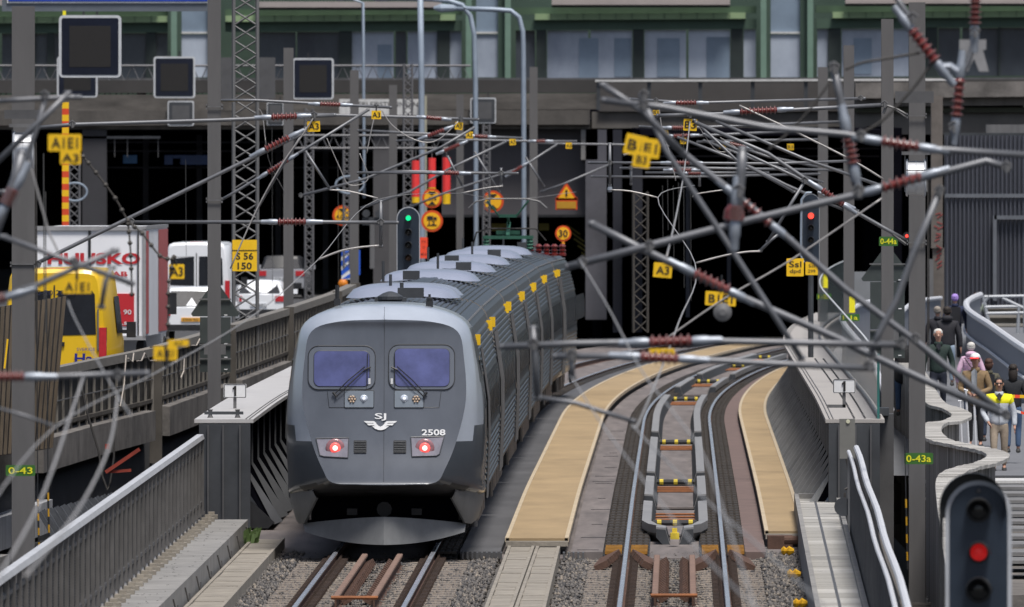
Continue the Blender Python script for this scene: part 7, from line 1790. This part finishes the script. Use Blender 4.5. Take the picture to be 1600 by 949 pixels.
    if hair:
        m = MB(); ell(m, (0, -.03, 1.695), (.092, .098, .078), 14, 9, -.2); ell(m, (0, -.04, 1.655 - hairlen * .5), (.094, .078, .08 + hairlen * .5), 14, 9)
        xf(m, mx).build('hair', hair, t, smooth=True)
    if cap:
        m = MB(); ell(m, (0, -.0, 1.70), (.1, .112, .085), 14, 8, -.05); xf(m, mx).build('cap_crown', cap[0], t, smooth=True)
        m = MB(); rows = [[Vector((x * .085, .07 + (.03 if r_ == 0 else .11 * (1 - .35 * x * x)), 1.70 - (.0 if r_ == 0 else .03))) for x in [-1 + i / 4 for i in range(9)]] for r_ in (0, 1)]; m.grid(rows); xf(m, mx).build('cap_peak', cap[1], t)
    if hood: m = MB(); ell(m, (0, -.07, 1.50), (.13, .09, .07), 14, 8); xf(m, mx).build('hood', jacket, t, smooth=True)
    else: m = MB(); m.lathe((0, .0, 1.43), (0, .01, 1.52), [(0, .10), (.05, .085), (.08, .078)], 14); xf(m, mx).build('collar', jacket, t, smooth=True)
    if shirt:
        zs = 1.02 if cap else 1.34; m = MB(); m.prism([(-.045 if cap else -.008, .145, zs), (.045 if cap else .008, .145, zs), (.055, .135, 1.43), (0, .10, 1.49), (-.055, .135, 1.43)], (0, .012, 0)); xf(m, mx).build('shirt_front', shirt, t)
    if extra: extra(t, mx)
    return t
def cm_(n, c): return M('cloth ' + n, c, .85, 0, .22, 7, bump=.3, bscale=25)
hgrey, hwhite, hblack, hbrown, hdark = [M('hair ' + n, c, .7, 0, .3, 30) for n, c in (('grey', (.26, .23, .20)), ('white', (.55, .53, .50)), ('black', (.012, .01, .01)), ('brown', (.06, .025, .015)), ('dark brown', (.022, .015, .012)))]
def yj(t, mx):
    m = MB()
    # yellow yoke over the shoulders
    m = skin_mb([[(0, 0, 1.20, (.205, .152)), (0, 0, 1.36, (.222, .152)), (0, 0, 1.475, .090)], [(0, 0, 1.36, (.222, .152)), (.20, 0, 1.388, .092), (.25, -.02, 1.24, .080)], [(0, 0, 1.36, (.222, .152)), (-.20, 0, 1.388, .092), (-.245, -.01, 1.24, .080)]], 2)
    xf(m, mx).build('yoke', M('cloth bright yellow', (.85, .75, .01), .8), t, smooth=True)
    m = MB(); 
    for sx in (-1, 1): ell(m, (sx * .034, .100, 1.660), (.027, .012, .020), 10, 6)
    m.b3(-.08, .08, .098, .102, 1.664, 1.670); xf(m, mx).build('sunglasses', blk, t)
    m = MB(); m.prism([(-.004, .16, .85), (.004, .16, .85), (.004, .15, 1.42), (-.004, .15, 1.42)], (0, .008, 0)); xf(m, mx).build('zip', steelm, t)
person(1561, 738, 83.5, 1.75, 180, cm_('light grey', (.46, .49, .54)), cm_('khaki', (.30, .245, .19)), hblack, 'man in sunglasses and a yellow and pale grey jacket stepping down the stairs', stride=.10, arms='pocket', extra=yj, shirt=cm_('dark shirt', (.02, .02, .025)))
person(1524, 700, 81, 1.80, 170, cm_('tan coat', (.215, .145, .075)), cm_('black trousers', (.015, .015, .018)), hgrey, 'man in a red and white cap and tan coat with hands together', arms='front', cap=(whit, M('cap red', (.62, .02, .02), .7)), shirt=cm_('grey fleece', (.26, .28, .31)), long=.12)
def sling(t, mx):
    m = MB(); m.tube([(-.16, -.165, 1.42), (-.05, -.19, 1.25), (.08, -.19, 1.1), (.17, -.17, .95)], .011, 6); xf(m, mx).build('bag_strap', blk2, t)
    m = MB()
    for z in frange(.9, 1.42, .06): m.tube([(.19 * math.cos(a), .142 * math.sin(a), z) for a in [R(-160) + R(140) * i / 10 for i in range(11)]], .008, 5)
    xf(m, mx).build('quilting', cm_('pink seam', (.45, .27, .40)), t)
person(1517, 658, 73.5, 1.66, 5, cm_('pink puffer', (.62, .42, .56)), cm_('dark blue jeans', (.03, .045, .08)), hwhite, 'white haired woman in a pink quilted jacket walking away with a black strap', hood=True, female=True, extra=sling, stride=.06)
person(1466, 652, 76, 1.80, 182, cm_('bottle green jacket', (.014, .03, .026)), cm_('navy trousers', (.012, .016, .03)), hwhite, 'grey haired man in a dark green jacket walking towards the camera', stride=.12, shirt=cm_('navy shirt', (.01, .012, .02)))
person(1480, 604, 69, 1.80, -4, cm_('black padded jacket', (.018, .018, .024)), cm_('light blue jeans', (.32, .40, .50)), hdark, 'man in a black padded jacket and pale jeans walking away', hood=True, stride=.12)
person(1465, 590, 63, 1.75, -10, cm_('dark navy coat', (.013, .013, .02)), cm_('navy trousers', (.012, .016, .03)), hgrey, 'grey haired person in a dark coat behind the man in pale jeans')
def pack(t, mx):
    m = MB(); m.box((0, -.2, 1.22), (.28, .16, .42)); xf(m, mx).build('backpack', M('backpack black', (.012, .013, .018), .7, 0, .3, 9), t)
person(1492, 566, 60, 1.76, 0, cm_('navy jacket', (.012, .02, .06)), cm_('black trousers', (.015, .015, .018)), M('violet beanie', (.36, .24, .62), .9, 0, .1, 20), 'person in a violet beanie and navy jacket carrying a black backpack', extra=pack, stride=.08)
person(1545, 690, 78.5, 1.64, -8, cm_('olive jacket', (.085, .08, .055)), cm_('dark blue jeans', (.03, .045, .08)), hbrown, 'person with a brown bob and olive jacket behind the man in a tan coat', female=True, hairlen=.06, extra=pack)
person(1583, 708, 82, 1.68, -5, cm_('black quilted coat', (.012, .014, .018)), cm_('blue jeans', (.05, .09, .17)), hdark, 'long haired woman in a black coat at the right edge walking away', female=True, hairlen=.18)
person(1364, 533, 55, 1.72, 20, cm_('grey jacket', (.10, .10, .11)), cm_('dark blue jeans', (.03, .045, .08)), hblack, 'person in a grey jacket and jeans left of the 0-44a mast', extra=pack)
person(1411, 650, 76, 1.74, 0, cm_('plain black coat', (.008, .008, .010)), cm_('blue jeans', (.05, .09, .17)), hblack, 'person in a long black coat between the two right masts', long=.2)
person(1526, 548, 53, 1.70, 0, cm_('pale green jacket', (.25, .29, .24)), cm_('grey trousers', (.08, .08, .08)), hbrown, 'person with dark reddish hair just behind the curved balustrade')

# ---- give every repeated piece an object of its own
NAMES = {'flashing_seam', 'roof_box', 'graffiti', 'zip', 'upright', 'baluster', 'foot_block', 'pilaster', 'roof_beam', 'beam_shadow_strip', 'window_blind', 'bay_post', 'bay_frame', 'roof', 'roof_flashing', 'fascia', 'railing_post', 'stiffener', 'anchor_bolt', 'clamp', 'hanger', 'strap', 'door_pillar', 'yellow_marker', 'handle_bar', 'underframe_box', 'rivets', 'blue_stripe', 'sticker', 'panel', 'frame', 'tube', 'frame_tubes', 'yellow_end', 'flared_end', 'tyres', 'rims', 'slats', 'stair_edge', 'graffiti', 'inner_frame', 'side_wall', 'earth_cable', 'door_frame', 'planks', 'pale_planks', 'cross_clips', 'clamp_knob', 'ears', 'eyes', 'back_panel', 'side_stripe', 'wiper', 'bolt', 'slab_segments', 'cover_slabs', 'cross_wire', 'led', 'edge_strip', 'trough_wall', 'cap_seam'}
bpy.context.view_layer.update()
REN = {'tyres': 'tyre', 'rims': 'rim', 'planks': 'plank', 'pale_planks': 'plank', 'slats': 'slat', 'ears': 'ear', 'eyes': 'eye', 'rivets': 'rivet', 'cross_clips': 'cross_clip', 'slab_segments': 'slab_segment', 'cover_slabs': 'cover_slab', 'frame_tubes': 'frame_tube'}
for ob in list(C.objects):
    b_ = ob.name.split('.')[0]
    if ob.type == 'MESH' and ob.parent is not None and b_ in NAMES and 'kind' not in ob:
        k_ = len(C.objects)
        if b_ in REN and len(ob.data.polygons) < 20000: ob.name = REN[b_]
        ch = {('upright', 'mesh_railing'): 12, ('upright', 'double_handrail'): 30, ('foot_block', 'mesh_railing'): 12, ('yellow_marker', ''): 6, ('clamp', ''): 0}.get((b_, ob.parent.name.split('.')[0]), 0)
        split_loose(ob, ch)
